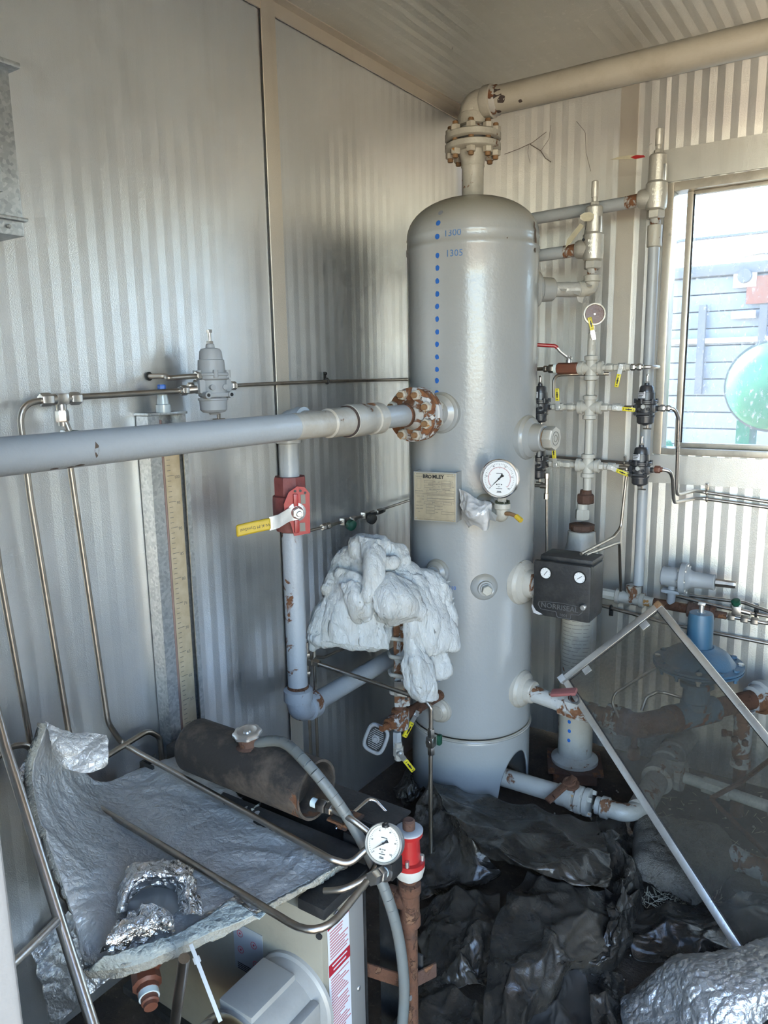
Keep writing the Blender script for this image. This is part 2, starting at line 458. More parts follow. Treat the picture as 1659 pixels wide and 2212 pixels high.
# ---------------------------------------------------------------- window
def glass_mat(name, tint, dirtcol, dmin, dmax, haze, spots=True):
    m, n, l, b = nt(name)
    n.remove(b)
    out = n['Material Output']
    tr = n.new('ShaderNodeBsdfTransparent'); tr.inputs[0].default_value = (*tint, 1)
    gl = n.new('ShaderNodeBsdfGlossy'); gl.inputs['Roughness'].default_value = 0.03
    fr = n.new('ShaderNodeFresnel'); fr.inputs[0].default_value = 1.45
    m1 = n.new('ShaderNodeMixShader'); l.new(fr.outputs[0], m1.inputs[0]); l.new(tr.outputs[0], m1.inputs[1]); l.new(gl.outputs[0], m1.inputs[2])
    df = n.new('ShaderNodeBsdfDiffuse'); df.inputs[0].default_value = (*dirtcol, 1)
    tl = n.new('ShaderNodeBsdfTranslucent'); tl.inputs[0].default_value = (*dirtcol, 1)
    m2 = n.new('ShaderNodeMixShader'); m2.inputs[0].default_value = 0.5; l.new(df.outputs[0], m2.inputs[1]); l.new(tl.outputs[0], m2.inputs[2])
    v = coords(n, l)
    s = ramp(n, l, nz(n, l, coords(n, l, (1, 1, 0.45)), 90, 4, 0.65), dmin, dmax, haze, 0.75)
    m3 = n.new('ShaderNodeMixShader'); l.new(s, m3.inputs[0]); l.new(m1.outputs[0], m3.inputs[1]); l.new(m2.outputs[0], m3.inputs[2])
    l.new(m3.outputs[0], out.inputs[0])
glass_mat('window_glass', (0.95, 0.97, 0.97), (0.8, 0.8, 0.78), 0.57, 0.78, 0.10)
paint('alu_frame', (0.66, 0.60, 0.50), 0.32, 0.6, dirt=0.18, ds=12, bmp=0.1)
w1 = thing('window_1', 'aluminium sliding window with dusty glass in the back wall', None, (WX0, 0, WZ0)); w1['kind'] = 'structure'
def rail(name, x0, x1, z0, z1, y, d, mat='alu_frame'):
    MB().box(((x0 + x1) / 2, y, (z0 + z1) / 2), (x1 - x0, d, z1 - z0), ch=0.003).build(name, mat, w1)
fw = 0.028
rail('frame_side', WX0, WX0 + fw, WZ0, WZ1, 0.02, 0.07); rail('frame_side', WX1 - fw, WX1, WZ0, WZ1, 0.02, 0.07)
rail('frame_top', WX0 + fw, WX1 - fw, WZ1 - fw, WZ1, 0.02, 0.07); rail('frame_sill', WX0 + fw, WX1 - fw, WZ0, WZ0 + fw * 0.8, 0.02, 0.07)
# the slid-over sash leaves a narrow clear strip on the left
sx = WX0 + fw + 0.034
rail('sash_stile', sx, sx + 0.020, WZ0 + 0.024, WZ1 - fw, 0.030, 0.022); rail('sash_stile', WX1 - fw - 0.022, WX1 - fw, WZ0 + 0.024, WZ1 - fw, 0.030, 0.022)
rail('sash_rail', sx + 0.02, WX1 - fw - 0.022, WZ1 - fw - 0.012, WZ1 - fw, 0.030, 0.022); rail('sash_rail', sx + 0.02, WX1 - fw - 0.022, WZ0 + 0.023, WZ0 + 0.040, 0.030, 0.022)
MB().box(((sx + WX1 - fw) / 2, 0.030, (WZ0 + WZ1) / 2), (WX1 - fw - sx - 0.02, 0.003, WZ1 - WZ0 - 0.06)).build('pane', 'window_glass', w1)
MB().box(((sx + WX0 + fw) / 2 + 0.01, 0.046, (WZ0 + WZ1) / 2), (sx - WX0 - fw + 0.03, 0.003, WZ1 - WZ0 - 0.05)).build('pane', 'window_glass', w1)
MB().tube([(sx + 0.023, 0.018, WZ0 + 0.04), (sx + 0.023, 0.018, WZ1 - fw - 0.01)], 0.003, 6).build('glazing_bead', 'rubber_black', w1)
# door jamb close by on the left
jm = thing('door_1', 'white painted jamb of the doorway at the lower left edge', None, (DX0, YF, 0)); jm['kind'] = 'structure'
paint('jamb_white', (0.27, 0.26, 0.245), 0.4, dirt=0.12, bmp=0.1)
MB().box((DX0 - 0.02, -2.552, DZ / 2), (0.04, 0.12, DZ), ch=0.004).build('jamb', 'jamb_white', jm)
MB().box((DX0 - 0.034, -2.487, DZ / 2), (0.03, 0.010, DZ), ch=0.003).build('stop_strip', 'jamb_white', jm)

# ---------------------------------------------------------------- outside, seen through the window
def siding_mat():
    m, n, l, b = nt('siding')
    c = mix(n, l, ramp(n, l, nz(n, l, coords(n, l), 1.2, 4), 0.3, 0.7), (0.14, 0.175, 0.225), (0.17, 0.205, 0.26))
    l.new(c, b.inputs['Base Color']); b.inputs['Roughness'].default_value = 0.5
siding_mat()
paint('outdoor_green', (0.012, 0.16, 0.095), 0.45, dirt=0.05)
paint('outdoor_grey', (0.09, 0.10, 0.115), 0.6, dirt=0.1)
YN = 3.4
zt = onY(1470, 580, YN).z; zb = 0.0
nb = thing('metal_building', 'blue-grey metal clad building seen through the window', 'building', (1.6, YN, 0))
x0, x1 = -2.6, 5.6
MB().box(((x0 + x1) / 2, YN + 1.2, zt / 2), (x1 - x0, 2.3, zt - 0.02)).build('body', 'siding', nb)
bh = (zt - 0.08) / 17
for i in range(17):
    z = i * bh
    MB().box(((x0 + x1) / 2, YN + 0.02, z + bh / 2), (x1 - x0, 0.06, bh - 0.007), ch=0.006).build('cladding_board', 'siding', nb)
MB().box(((x0 + x1) / 2, YN - 0.02, zt - 0.04), (x1 - x0 + 0.1, 0.10, 0.08), ch=0.01).build('fascia', 'outdoor_grey', nb)
for px in (1515, 1645):
    p = onY(px, 760, YN - 0.02)
    MB().box((p.x, YN - 0.05, (onY(px, 660, YN).z + onY(px, 850, YN).z) / 2), (0.05, 0.04, onY(px, 660, YN).z - onY(px, 850, YN).z)).build('cladding_post', 'outdoor_grey', nb)
p = onY(1655, 732, YN); MB().box(((x0 + x1) / 2, YN - 0.03, p.z), (x1 - x0, 0.03, 0.035)).build('rail', 'label_white', nb)
p = onY(1610, 597, YN - 0.05)
pv = MB().box(p, (0.15, 0.03, 0.15)).build('vent_plate', 'label_white', nb); MB().lathe(p + Vector((0, -0.016, 0)), (0, -1, 0), [(0, 0.05), (0.03, 0.045)], 20).build('vent', 'outdoor_grey', pv)
p = onY(1650, 625, YN - 0.05); MB().box(p, (0.22, 0.02, 0.19)).build('sign', 'copper_red', nb)
p = onY(1606, 680, YN - 0.05); MB().box(p, (0.16, 0.03, 0.05)).build('small_plate', 'label_white', nb)
p = onY(1655, 566, YN + 0.2); MB().lathe(p, (0, 0, 1), [(-0.1, 0.14), (0.04, 0.14), (0.04, 0.19), (0.09, 0.15), (0.12, 0.0)], 20).build('roof_vent', 'galvanised', nb)
# green round tank in front of it
YG = 1.15
gc = onY(1665, 835, YG); gt = thing('green_tank', 'round green tank end with collar standing outside the window', 'tank', (gc.x, YG, 0))
gr = (gc - onY(1555, 848, YG)).length
MB().lathe(gc + Vector((0, 0.5, 0)), (0, -1, 0), [(0, gr * 0.93), (0.44, gr * 0.93), (0.47, gr * 0.85), (0.50, gr * 0.6), (0.515, 0.0)], 48).build('tank_end', 'outdoor_green', gt)
MB().lathe(gc + Vector((0, 0.2, 0)), (0, -1, 0), [(0, gr * 0.9), (0, gr), (0.10, gr), (0.10, gr * 0.88)], 48, cap=False).build('collar', 'outdoor_grey', gt)
q = onY(1665, 760, YG); MB().box((q.x, YG + 0.3, q.z - 0.02), (gr * 0.75, 0.3, 0.12), ch=0.01).build('top_bracket', 'outdoor_green', gt)
for s in (-1, 1): MB().box((gc.x + s * gr * 0.6, YG + 0.3, gc.z / 2 - gr * 0.4), (0.06, 0.25, gc.z - gr * 0.75)).build('leg', 'outdoor_green', gt)
lp = onY(1426, 960, YG + 0.1)
lt = thing('green_post', 'green painted post outside the lower left corner of the window', 'post', (lp.x, YG + 0.1, 0))
MB().lathe((lp.x, YG + 0.1, 0), (0, 0, 1), [(0, 0.07), (lp.z - 0.02, 0.07), (lp.z + 0.02, 0.05), (lp.z + 0.03, 0.0)], 20).build('body', 'outdoor_green', lt)
MB().lathe((lp.x, YG + 0.1, -0.05), (0, 0, 1), [(0, 0.12), (0.06, 0.12), (0.06, 0.07)], 20).build('foot', 'outdoor_green', lt)
tag(MB().tube([(-5, 6.6, onY(1470, 525, 6.6).z - 1.1), onY(1470, 520, 6.6), onY(1659, 500, 6.6), (8, 6.6, onY(1659, 500, 6.6).z + 0.5)], 0.02, 6).build('overhead_cable', 'outdoor_grey'), 'thin overhead cable crossing the white sky outside', 'cable')
# ---------------------------------------------------------------- the separator vessel
XT, YT, RT = 0.313, -0.521, 0.203
AX = Vector((XT, YT, 0))
def tankhit(px, py, r=RT):
    d = ray(px, py); o = CAMP - AX
    a = d.x * d.x + d.y * d.y; b = 2 * (o.x * d.x + o.y * d.y); c = o.x * o.x + o.y * o.y - r * r
    di = max(0.0, b * b - 4 * a * c)
    return CAMP + d * ((-b - math.sqrt(di)) / (2 * a))
ves = thing('separator_vessel', 'tall grey painted steel pressure vessel with domed top and blue dots', 'pressure vessel', (XT, YT, 0))
ZS = 1.815                                  # head seam
prof = [(0.27, 0.0), (0.27, RT - 0.006), (0.275, RT - 0.001), (0.285, RT + 0.0012), (0.295, RT)]
prof += [(z, RT) for z in (0.5, 0.8, 1.1, 1.4, 1.7)]
prof += [(ZS - 0.030, RT), (ZS - 0.026, RT + 0.0022), (ZS - 0.012, RT + 0.0022), (ZS - 0.008, RT), (ZS + 0.012, RT), (ZS + 0.016, RT + 0.0012), (ZS + 0.022, RT)]
for k in range(1, 15):
    a = k / 14 * PI / 2
    prof.append((ZS + 0.022 + 0.118 * math.sin(a), max(0.02, RT * math.cos(a) ** 0.86)))
MB().lathe(AX, (0, 0, 1), prof, 96).build('shell', 'vessel_paint', ves, 50)
# skirt with an arched opening on the right side
def skirt(mb, r, a_open, zo, n=96):
    vs = []; fs = []; Z = 12
    for k in range(n):
        a = 2 * PI * k / n
        da = (a - a_open + PI) % (2 * PI) - PI
        zlow = 0.0
        if abs(da) < 0.46: zlow = zo * math.sqrt(max(0, 1 - (da / 0.46) ** 2)) ** 1.0
        for j in range(Z + 1):
            z = zlow + (0.268 - zlow) * j / Z
            rr = r + (0.0025 if j == Z else 0)
            vs.append(AX + Vector((rr * math.cos(a), rr * math.sin(a), z)))
    for k in range(n):
        for j in range(Z):
            k2 = (k + 1) % n
            fs.append((k*(Z+1)+j, k2*(Z+1)+j, k2*(Z+1)+j+1, k*(Z+1)+j+1))
    mb.add(vs, fs)
m = MB(); skirt(m, RT - 0.001, -0.20, 0.20); sk = m.build('skirt', 'vessel_paint', ves, 60)
so = sk.modifiers.new('t', 'SOLIDIFY'); so.thickness = 0.006; so.offset = -1
MB().torus(AX + Vector((0, 0, 0.262)), (0, 0, 1), RT + 0.0008, 0.004, 96, 6).build('weld_bead', 'vessel_paint', ves)
paint('vessel_chip', (0.10, 0.07, 0.05), 0.8, dirt=0.2)
plain('chip_dark', (0.05, 0.035, 0.03), 0.8)
# blue marker dots and numbers up the shell
def shell_wrap(a0, z0, out=0.0004, r=RT):
    return lambda co: AX + Vector(((r + out + co.z) * math.cos(a0 + co.x / r), (r + out + co.z) * math.sin(a0 + co.x / r), z0 + co.y))
def ang_at(px, py): q = tankhit(px, py) - AX; return math.atan2(q.y, q.x), q.z
def dot(px, py, rad, mat):
    a, z = ang_at(px, py); w = shell_wrap(a, z); mb = MB(); n = 16
    pts = [w(Vector((0, 0, 0.0004)))]
    for k in range(n):
        t = 2 * PI * k / n; rr = rad * (0.88 + 0.2 * random.random())
        pts.append(w(Vector((rr * 0.9 * math.cos(t), rr * 1.05 * math.sin(t), 0.0002))))
    mb.add(pts, [(0, 1 + k, 1 + (k + 1) % n) for k in range(n)]).build('paint_dot', mat, ves, 0)
for py in (552, 579, 607, 635, 662, 689, 717, 744, 771, 798, 822, 848): dot(945 - (py - 552) * 0.004, py, 0.0078, 'marker_blue')
for py, mt in ((1467, 'marker_blue'), (1530, 'marker_blue'), (1551, 'marker_blue')): dot(949, py, 0.0075, mt)
def dome_dot(px, py, mat):
    # on the domed head: march the view ray onto the ellipsoid
    d = ray(px, py).normalized(); p = CAMP.copy() + d * 1.6
    for _ in range(900):
        p += d * 0.001; q = p - AX; rr = math.hypot(q.x, q.y)
        k = max(0, min(1, (p.z - ZS - 0.022) / 0.118)); lim = RT * max(0.0, math.cos(math.asin(k))) ** 0.86
        if rr < lim: break
    nrm = Vector(((p - AX).x, (p - AX).y, max(0, (p.z - ZS - 0.02)) * 2.4 + 0.0)).normalized()
    fm = mat4(p + nrm * 0.0012, nrm)
    mb = MB(); mb.lathe(fm.translation, nrm, [(0, 0.0078), (0.0006, 0.0072)], 14); mb.build('paint_dot', mat, ves, 0)
plain('marker_grey', (0.20, 0.21, 0.24), 0.5)
dome_dot(952, 460, 'marker_grey'); dome_dot(947, 482, 'marker_blue'); dome_dot(945, 511, 'marker_blue')
for body, px, py, sz, mt in (('1300', 977, 503, 0.0265, 'marker_faint'), ('1305', 981, 547, 0.0265, 'marker_faint'), ('1310', 974, 1270, 0.017, 'marker_blue')):
    a, z = ang_at(px, py); w = shell_wrap(a, z, 0.0006 if z < 1.83 else 0.0006)
    text_mb(body, None, sz, 0.0006, wrap=w).build('marker_number', mt, ves, 0)
# dark paint chips along the right edge of the head
for px, py, s in ((1153, 488, 0.010), (1155, 505, 0.014), (1156, 522, 0.012), (1155, 538, 0.008), (1095, 515, 0.004)):
    a, z = ang_at(px, py); w = shell_wrap(a, z); mb = MB(); n = 9
    pts = [w(Vector((s * (0.35 + 0.5 * random.random()) * math.cos(2*PI*k/n), s * (0.7 + random.random()) * math.sin(2*PI*k/n), 0.0015))) for k in range(n)]
    mb.add(pts, [tuple(range(n))]).build('paint_chip', 'vessel_chip', ves, 0)

def nozzle(px, py, rad, length, pad=0.0, mat='vessel_paint', name='nozzle', az=None, z=None, prof=None):
    if az is None:
        az, z = ang_at(px, py)
    d = Vector((math.cos(az), math.sin(az), 0)); o = AX + d * (RT - 0.012) + Vector((0, 0, z))
    if prof is None:
        prof = [(0, rad * 1.75), (0.016, rad * 1.7), (0.021, rad * 1.55), (0.026, rad * 1.5), (0.031, rad * 1.3), (0.036, rad * 1.08), (length, rad), (length + 0.003, rad * 0.93)]
    ob = MB().lathe(o, d, prof, 40).build(name, mat, ves, 30)
    return o, d, ob
# top neck and lower flange
MB().lathe(AX, (0, 0, 1), [(1.93, 0.052), (1.945, 0.046), (1.95, 0.036), (1.956, 0.033), (2.040, 0.033), (2.044, 0.0355), (2.050, 0.0345), (2.062, 0.036), (2.088, 0.047), (2.09, 0.047)], 40).build('neck', 'flange_cream', ves, 40)
# side nozzles on the shell
A_IN = -PI / 2
nozzle(0, 0, 0.036, 0.05, az=A_IN, z=1.313)                               # inlet
oR, dR, _ = nozzle(0, 0, 0.040, 0.068, az=-0.10, z=1.232)                  # big plugged coupling
MB().lathe(oR + dR * 0.068, dR, [(0, 0.030), (0.012, 0.030)], 32).build('thread_gap', 'thread_rust', ves)
pg = MB().hexa(oR + dR * 0.076, dR, 0.030, 0.037, n=8, ch=0.06).build('hex_plug', 'relief_silver', ves)
MB().torus(oR + dR * 0.106, dR, 0.020, 0.0012, 24, 5).torus(oR + dR * 0.106, dR, 0.010, 0.0012, 20, 5).build('stamp_ring', 'ink_grey', pg)
a3, z3 = ang_at(1046, 1268)
o3, d3, _ = nozzle(0, 0, 0.024, 0.026, az=a3, z=z3, prof=[(0, 0.043), (0.013, 0.042), (0.018, 0.038), (0.022, 0.034), (0.026, 0.024), (0.034, 0.023)])
MB().lathe(o3 + d3 * 0.03, d3, [(0, 0.018), (0.010, 0.018)], 24).build('plug_shoulder', 'vessel_paint', ves)
MB().hexa(o3 + d3 * 0.04, d3, 0.018, 0.016, x=(0.1, 0.2, 1)).build('hex_plug', 'flange_cream', ves)
oN, dN, _ = nozzle(0, 0, 0.042, 0.060, az=-0.16, z=0.775, mat='pipe_paint_worn')   # to the black controller
oB, dB, _ = nozzle(0, 0, 0.036, 0.055, az=-0.14, z=0.415, mat='pipe_paint_worn')   # to the rusty ball valve
oL, dL, _ = nozzle(0, 0, 0.024, 0.035, az=-PI / 2 - 0.06, z=0.82)                  # upper level gauge
oL2, dL2, _ = nozzle(0, 0, 0.024, 0.035, az=-PI / 2 - 0.03, z=0.36, mat='pipe_paint_worn')  # lower level gauge
aR1 = PI / 4
oQ, dQ, _ = nozzle(0, 0, 0.036, 0.075, az=aR1, z=1.686)                            # relief valve branch
# nameplate bracket and plate, facing the door, at the -Y side turned to the camera
paint('brass_plate', (0.46, 0.39, 0.27), 0.38, 0.35, dirt=0.35, ds=9, bmp=0.05)
plain('brass_field', (0.52, 0.45, 0.33), 0.45, 0.2)
pl = onY(893, 1015, -0.79); pr = onY(986, 1023, -0.765); pb = onY(985, 1131, -0.765)
ux = (pr - pl); wpl = ux.length; ux.z = 0; ux.normalize()
hp = (pr.z - pb.z)
ctr = (pl + pr) / 2; ctr.z = (pr.z + pb.z) / 2 + 0.002
PN = Vector((ux.y, -ux.x, 0))
PM = Matrix(((ux.x, 0, PN.x, ctr.x), (ux.y, 0, PN.y, ctr.y), (0, 1, 0, ctr.z), (0, 0, 0, 1)))
br = MB().box(ctr - PN * 0.004, (wpl, hp, 0.006), PM, 0.0015)
for s, dd in ((1, 0.085), (-1, 0.05)):
    br.box(ctr + ux * (s * (wpl / 2 - 0.003)) - PN * (dd / 2 + 0.002), (0.005, hp, dd), PM, 0.001)
brk = br.build('nameplate_bracket', 'vessel_paint', ves)
np_ = MB().box(ctr + PN * 0.0006, (wpl * 0.965, hp * 0.965, 0.0022), PM, 0.0006).build('nameplate', 'brass_plate', brk)
w_, h_ = wpl * 0.965, hp * 0.965
def plate_pt(u, v, k=0.0022): return ctr + ux * ((u - 0.5) * w_) + Vector((0, 0, (0.5 - v) * h_)) + PN * k
def plate_text(body, u, v, sz, mt='ink_grey'):
    m4 = PM.copy(); m4.translation = plate_pt(u, v); return text_mb(body, m4, sz * h_, 0.0004, bold=0.035 if sz > 0.05 else 0.012).build('lettering', mt, np_, 0)
plate_text('BR   MLEY', 0.47, 0.078, 0.105, 'ink_black')
MB().torus(plate_pt(0.388, 0.078), PN, h_ * 0.030, h_ * 0.009, 16, 6).build('lettering', 'ink_black', np_, 0)
for t, u, v, s in (('CERTIFIED BY', 0.13, 0.082, 0.024), ('Medicine Hat, AB', 0.87, 0.06, 0.02), ('PSI', 0.50, 0.185, 0.03), ('AT', 0.61, 0.185, 0.03), ('°F', 0.93, 0.185, 0.03),
                  ('(MAX. ALLOWABLE WORKING PRESSURE)', 0.62, 0.235, 0.027), ('°F', 0.49, 0.285, 0.03), ('AT', 0.61, 0.285, 0.03), ('PSI', 0.94, 0.285, 0.03),
                  ('(MIN. DESIGN METAL TEMPERATURE)', 0.62, 0.34, 0.027), ("MFR'S SER. NO.", 0.13, 0.385, 0.027), ('YR. BUILT', 0.62, 0.385, 0.027),
                  ('VESSEL TYPE', 0.15, 0.495, 0.03), ('SIZE', 0.22, 0.555, 0.028), ('M.A.W.P.', 0.12, 0.62, 0.028), ('KPA', 0.48, 0.62, 0.028), ('AT', 0.66, 0.62, 0.028), ('°C', 0.95, 0.62, 0.028),
                  ('SHELL NOM.', 0.13, 0.69, 0.028), ('MATERIAL SA', 0.60, 0.69, 0.028), ('HEAD NOM.', 0.13, 0.755, 0.028), ('MATERIAL SA', 0.60, 0.755, 0.028), ('C.A.', 0.12, 0.82, 0.028), ('CRN', 0.55, 0.82, 0.028)):
    plate_text(t, u, v, s)
def plate_box(u0, v0, u1, v1):
    mb = MB(); t = 0.0006
    for a, b in (((u0, v0), (u1, v0)), ((u1, v0), (u1, v1)), ((u1, v1), (u0, v1)), ((u0, v1), (u0, v0))):
        mb.tube([plate_pt(*a, 0.0018), plate_pt(*b, 0.0018)], t * 0.7, 4)
    mb.build('entry_box', 'ink_grey', np_, 0)
for bx_ in ((0.07, 0.12, 0.17, 0.33), (0.25, 0.16, 0.46, 0.21), (0.66, 0.16, 0.88, 0.21), (0.25, 0.26, 0.46, 0.31), (0.66, 0.26, 0.88, 0.31), (0.30, 0.36, 0.55, 0.41), (0.75, 0.36, 0.97, 0.41),
            (0.32, 0.47, 0.97, 0.53), (0.32, 0.535, 0.97, 0.58), (0.25, 0.60, 0.45, 0.65), (0.71, 0.60, 0.91, 0.65), (0.29, 0.665, 0.50, 0.715), (0.29, 0.73, 0.50, 0.78), (0.29, 0.80, 0.50, 0.85), (0.66, 0.80, 0.97, 0.85), (0.02, 0.02, 0.98, 0.43), (0.02, 0.45, 0.98, 0.98)):
    plate_box(*bx_)
for u, v in ((0.04, 0.03), (0.96, 0.03), (0.05, 0.955), (0.95, 0.965)):
    MB().lathe(plate_pt(u, v, 0.0015), PN, [(0, 0.0022), (0.0014, 0.0016)], 10).build('rivet', 'zinc', np_)

# ---------------------------------------------------------------- flanges with studs
def flange_pair(parent, o, d, R, th, gap, nb, bolt_r, br_, mat, nutmat, gasket='rubber_black', studs=True, ends=(1, 1)):
    X, Y, Z = frame(d); o = Vector(o); d = Vector(d).normalized()
    for s in (-1, 1):
        if (s < 0 and not ends[0]) or (s > 0 and not ends[1]): continue
        a = o + d * (s * (gap / 2 + th)) if s < 0 else o + d * (gap / 2)
        MB().lathe(a, d, [(0, R * 0.94), (0.003, R), (th - 0.003, R), (th, R * 0.94)], 56).build('flange', mat, parent)
    MB().lathe(o - d * gap / 2, d, [(0, R * 0.80), (gap, R * 0.80)], 40).build('gasket', gasket, parent)
    for k in range(nb):
        a = 2 * PI * (k + 0.5) / nb; u = X * math.cos(a) + Y * math.sin(a); b = o + u * bolt_r
        L = gap / 2 + th
        st = MB().lathe(b - d * (L + 0.026), d, [(0, br_ * 0.85), (0.002, br_), (2*L + 0.050, br_), (2*L + 0.052, br_ * 0.85)], 12).build('stud', 'thread_rust', parent)
        for s in (-1, 1):
            if (s < 0 and not ends[0]) or (s > 0 and not ends[1]): continue
            MB().hexa(b + d * (s * L), d * s, 0.016, br_ * 1.75, x=u).build('nut', nutmat, parent)

# ---------------------------------------------------------------- outlet pipe at the top
zf = 2.112
outp = thing('outlet_pipe', 'grey outlet pipe with bolted flange and elbow running under the ceiling', 'pipe', (XT, YT, 2.09))
flange_pair(outp, AX + Vector((0, 0, zf)), (0, 0, 1), 0.084, 0.021, 0.008, 8, 0.068, 0.0085, 'flange_cream', 'nut_cream')
MB().lathe(AX, (0, 0, 1), [(2.137, 0.044), (2.15, 0.042), (2.152, 0.034), (2.172, 0.033)], 36).build('hub', 'pipe_paint_rusty', outp)
zp = 2.216
elb = [AX + Vector((0, 0, 2.160)), AX + Vector((0, 0, zp)), AX + Vector((0.065, 0, zp))]
me_ = MB().tube(elb, 0.041, 28, rad=0.050, seg=10)
me_.lathe(AX + Vector((0, 0, 2.157)), (0, 0, 1), [(0, 0.040), (0.003, 0.046), (0.030, 0.046), (0.036, 0.042)], 32)
me_.lathe(AX + Vector((0.036, 0, zp)), (1, 0, 0), [(0, 0.042), (0.006, 0.046), (0.030, 0.046), (0.033, 0.040)], 32)
me_.build('elbow', 'flange_cream', outp, 40)
MB().lathe(AX + Vector((0.066, 0, zp)), (1, 0, 0), [(0, 0.041), (0.014, 0.0415), (0.02, 0.0385)], 32).build('joint_compound', 'pipe_paint_rusty', outp)
MB().cyl(AX + Vector((0.07, 0, zp)), AX + Vector((XR - XT, 0, zp)), 0.0385, 36).build('pipe', 'outlet_paint', outp)
for ax_, an, s in ((0.095, 1.05, 0.016), (0.110, 0.50, 0.012), (0.165, 0.15, 0.006), (0.088, -0.35, 0.008)):
    a = -PI / 2 - 0.9 + an
    mb = MB(); n = 9
    pts = []
    for k in range(n):
        t = 2*PI*k/n; dx = s * (0.6 + 0.6 * random.random()) * math.cos(t) * 1.3; da = s * (0.6 + 0.6 * random.random()) * math.sin(t) / 0.04
        pts.append(AX + Vector((ax_ + dx, 0.0392 * math.sin(a + da), zp + 0.0392 * math.cos(a + da) * 1)))
    mb.add(pts, [tuple(range(n))]).build('paint_chip', 'chip_dark', outp, 0)

# ---------------------------------------------------------------- inlet pipe along the left
zi = 1.316
inp = thing('inlet_pipe', 'long grey inlet pipe with union and rusty flange entering the vessel from the left', 'pipe', (XT, -1.2, zi))
def IP(y, dz=0.0): return Vector((XT, y, zi + dz))
flange_pair(inp, IP(-0.868), (0, 1, 0), 0.076, 0.022, 0.006, 8, 0.060, 0.0085, 'flange_peeling', 'nut_cream')
MB().cyl(IP(-0.84), IP(-0.72), 0.032, 32).build('nozzle_pipe', 'vessel_paint', inp)
MB().lathe(IP(-0.93), (0, 1, 0), [(0, 0.0305), (0.02, 0.033), (0.037, 0.042)], 36).build('flange_hub', 'pipe_paint_rusty', inp)
MB().cyl(IP(-1.06), IP(-0.92), 0.0302, 32).build('pipe_stub', 'pipe_paint', inp)
u = MB().lathe(IP(-1.195), (0, 1, 0), [(0, 0.034), (0.004, 0.041), (0.070, 0.041), (0.076, 0.038), (0.10, 0.038), (0.104, 0.041), (0.140, 0.041), (0.146, 0.034)], 40)
u.build('union', 'pipe_paint_worn', inp, 30)
u2 = MB().lathe(IP(-1.275), (0, 1, 0), [(0, 0.031), (0.004, 0.0355), (0.080, 0.0355), (0.084, 0.031)], 40); u2.build('tee', 'pipe_paint_worn', inp, 30)
MB().lathe(IP(-1.40), (0, 1, 0), [(0, 0.0305), (0.125, 0.0315)], 36).build('worn_section', 'pipe_paint_worn', inp)
MB().cyl(IP(-2.46), IP(-1.40), 0.0302, 36).build('pipe', 'pipe_paint', inp)
for y, an, s in ((-1.93, 0.1, 0.012), (-1.955, 0.95, 0.010), (-2.0, 1.0, 0.007), (-1.97, 1.05, 0.006)):
    a = an; mb = MB(); n = 8; pts = []
    for k in range(n):
        t = 2*PI*k/n; dy = s * (0.5 + 0.6*random.random()) * math.cos(t) * (0.5 if an < 0.5 else 1.5); da = s * (0.5 + 0.6*random.random()) * math.sin(t) / 0.031 * (1.2 if an < 0.5 else 0.4)
        pts.append(Vector((XT + 0.0308 * math.cos(a + da), y + dy, zi - 0.0308 * math.sin(a + da))))
    mb.add(pts, [tuple(range(n))]).build('paint_chip', 'vessel_chip', inp, 0)

# ---------------------------------------------------------------- bypass: tee branch, elbow, drop pipe, lower elbow, lower run
XB, YB = 0.143, -1.222
byp = thing('bypass_pipe', 'grey drop pipe with elbows beside the left wall, rust streaked below the red valve', 'pipe', (XB, YB, 0.5))
MB().cyl((XT - 0.02, YB, zi), (XB + 0.04, YB, zi), 0.027, 28).build('branch', 'pipe_paint_worn', byp)
e = MB().tube([(XB + 0.055, YB, zi), (XB, YB, zi), (XB, YB, zi - 0.055)], 0.031, 28, rad=0.045, seg=8)
e.lathe((XB + 0.032, YB, zi), (1, 0, 0), [(0, 0.033), (0.002, 0.036), (0.024, 0.036), (0.026, 0.03)], 30); e.lathe((XB, YB, zi - 0.058), (0, 0, 1), [(0, 0.03), (0.002, 0.036), (0.024, 0.036), (0.028, 0.033)], 30)
e.build('elbow', 'pipe_paint', byp, 35)
MB().cyl((XB, YB, 1.16), (XB, YB, zi - 0.05), 0.0262, 28).build('upper_drop', 'pipe_paint', byp)
paint('pipe_streaked', (0.43, 0.45, 0.47), 0.4, rust=0.34, rs=16, dirt=0.15, bmp=0.4)
MB().cyl((XB, YB, 0.56), (XB, YB, 1.04), 0.0275, 28).build('lower_drop', 'pipe_streaked', byp)
zl = 0.515
e = MB().tube([(XB, YB, zl + 0.06), (XB, YB, zl), (XB, YB + 0.07, zl)], 0.033, 28, rad=0.048, seg=8)
e.lathe((XB, YB, zl + 0.032), (0, 0, 1), [(0, 0.034), (0.003, 0.040), (0.034, 0.040), (0.038, 0.03)], 30); e.lathe((XB, YB + 0.032, zl), (0, 1, 0), [(0, 0.034), (0.003, 0.040), (0.034, 0.040), (0.038, 0.03)], 30)
e.build('lower_elbow', 'pipe_streaked', byp, 35)
MB().cyl((XB, YB + 0.06, zl), (XB, -0.60, zl), 0.0275, 28).build('lower_run', 'pipe_paint', byp)

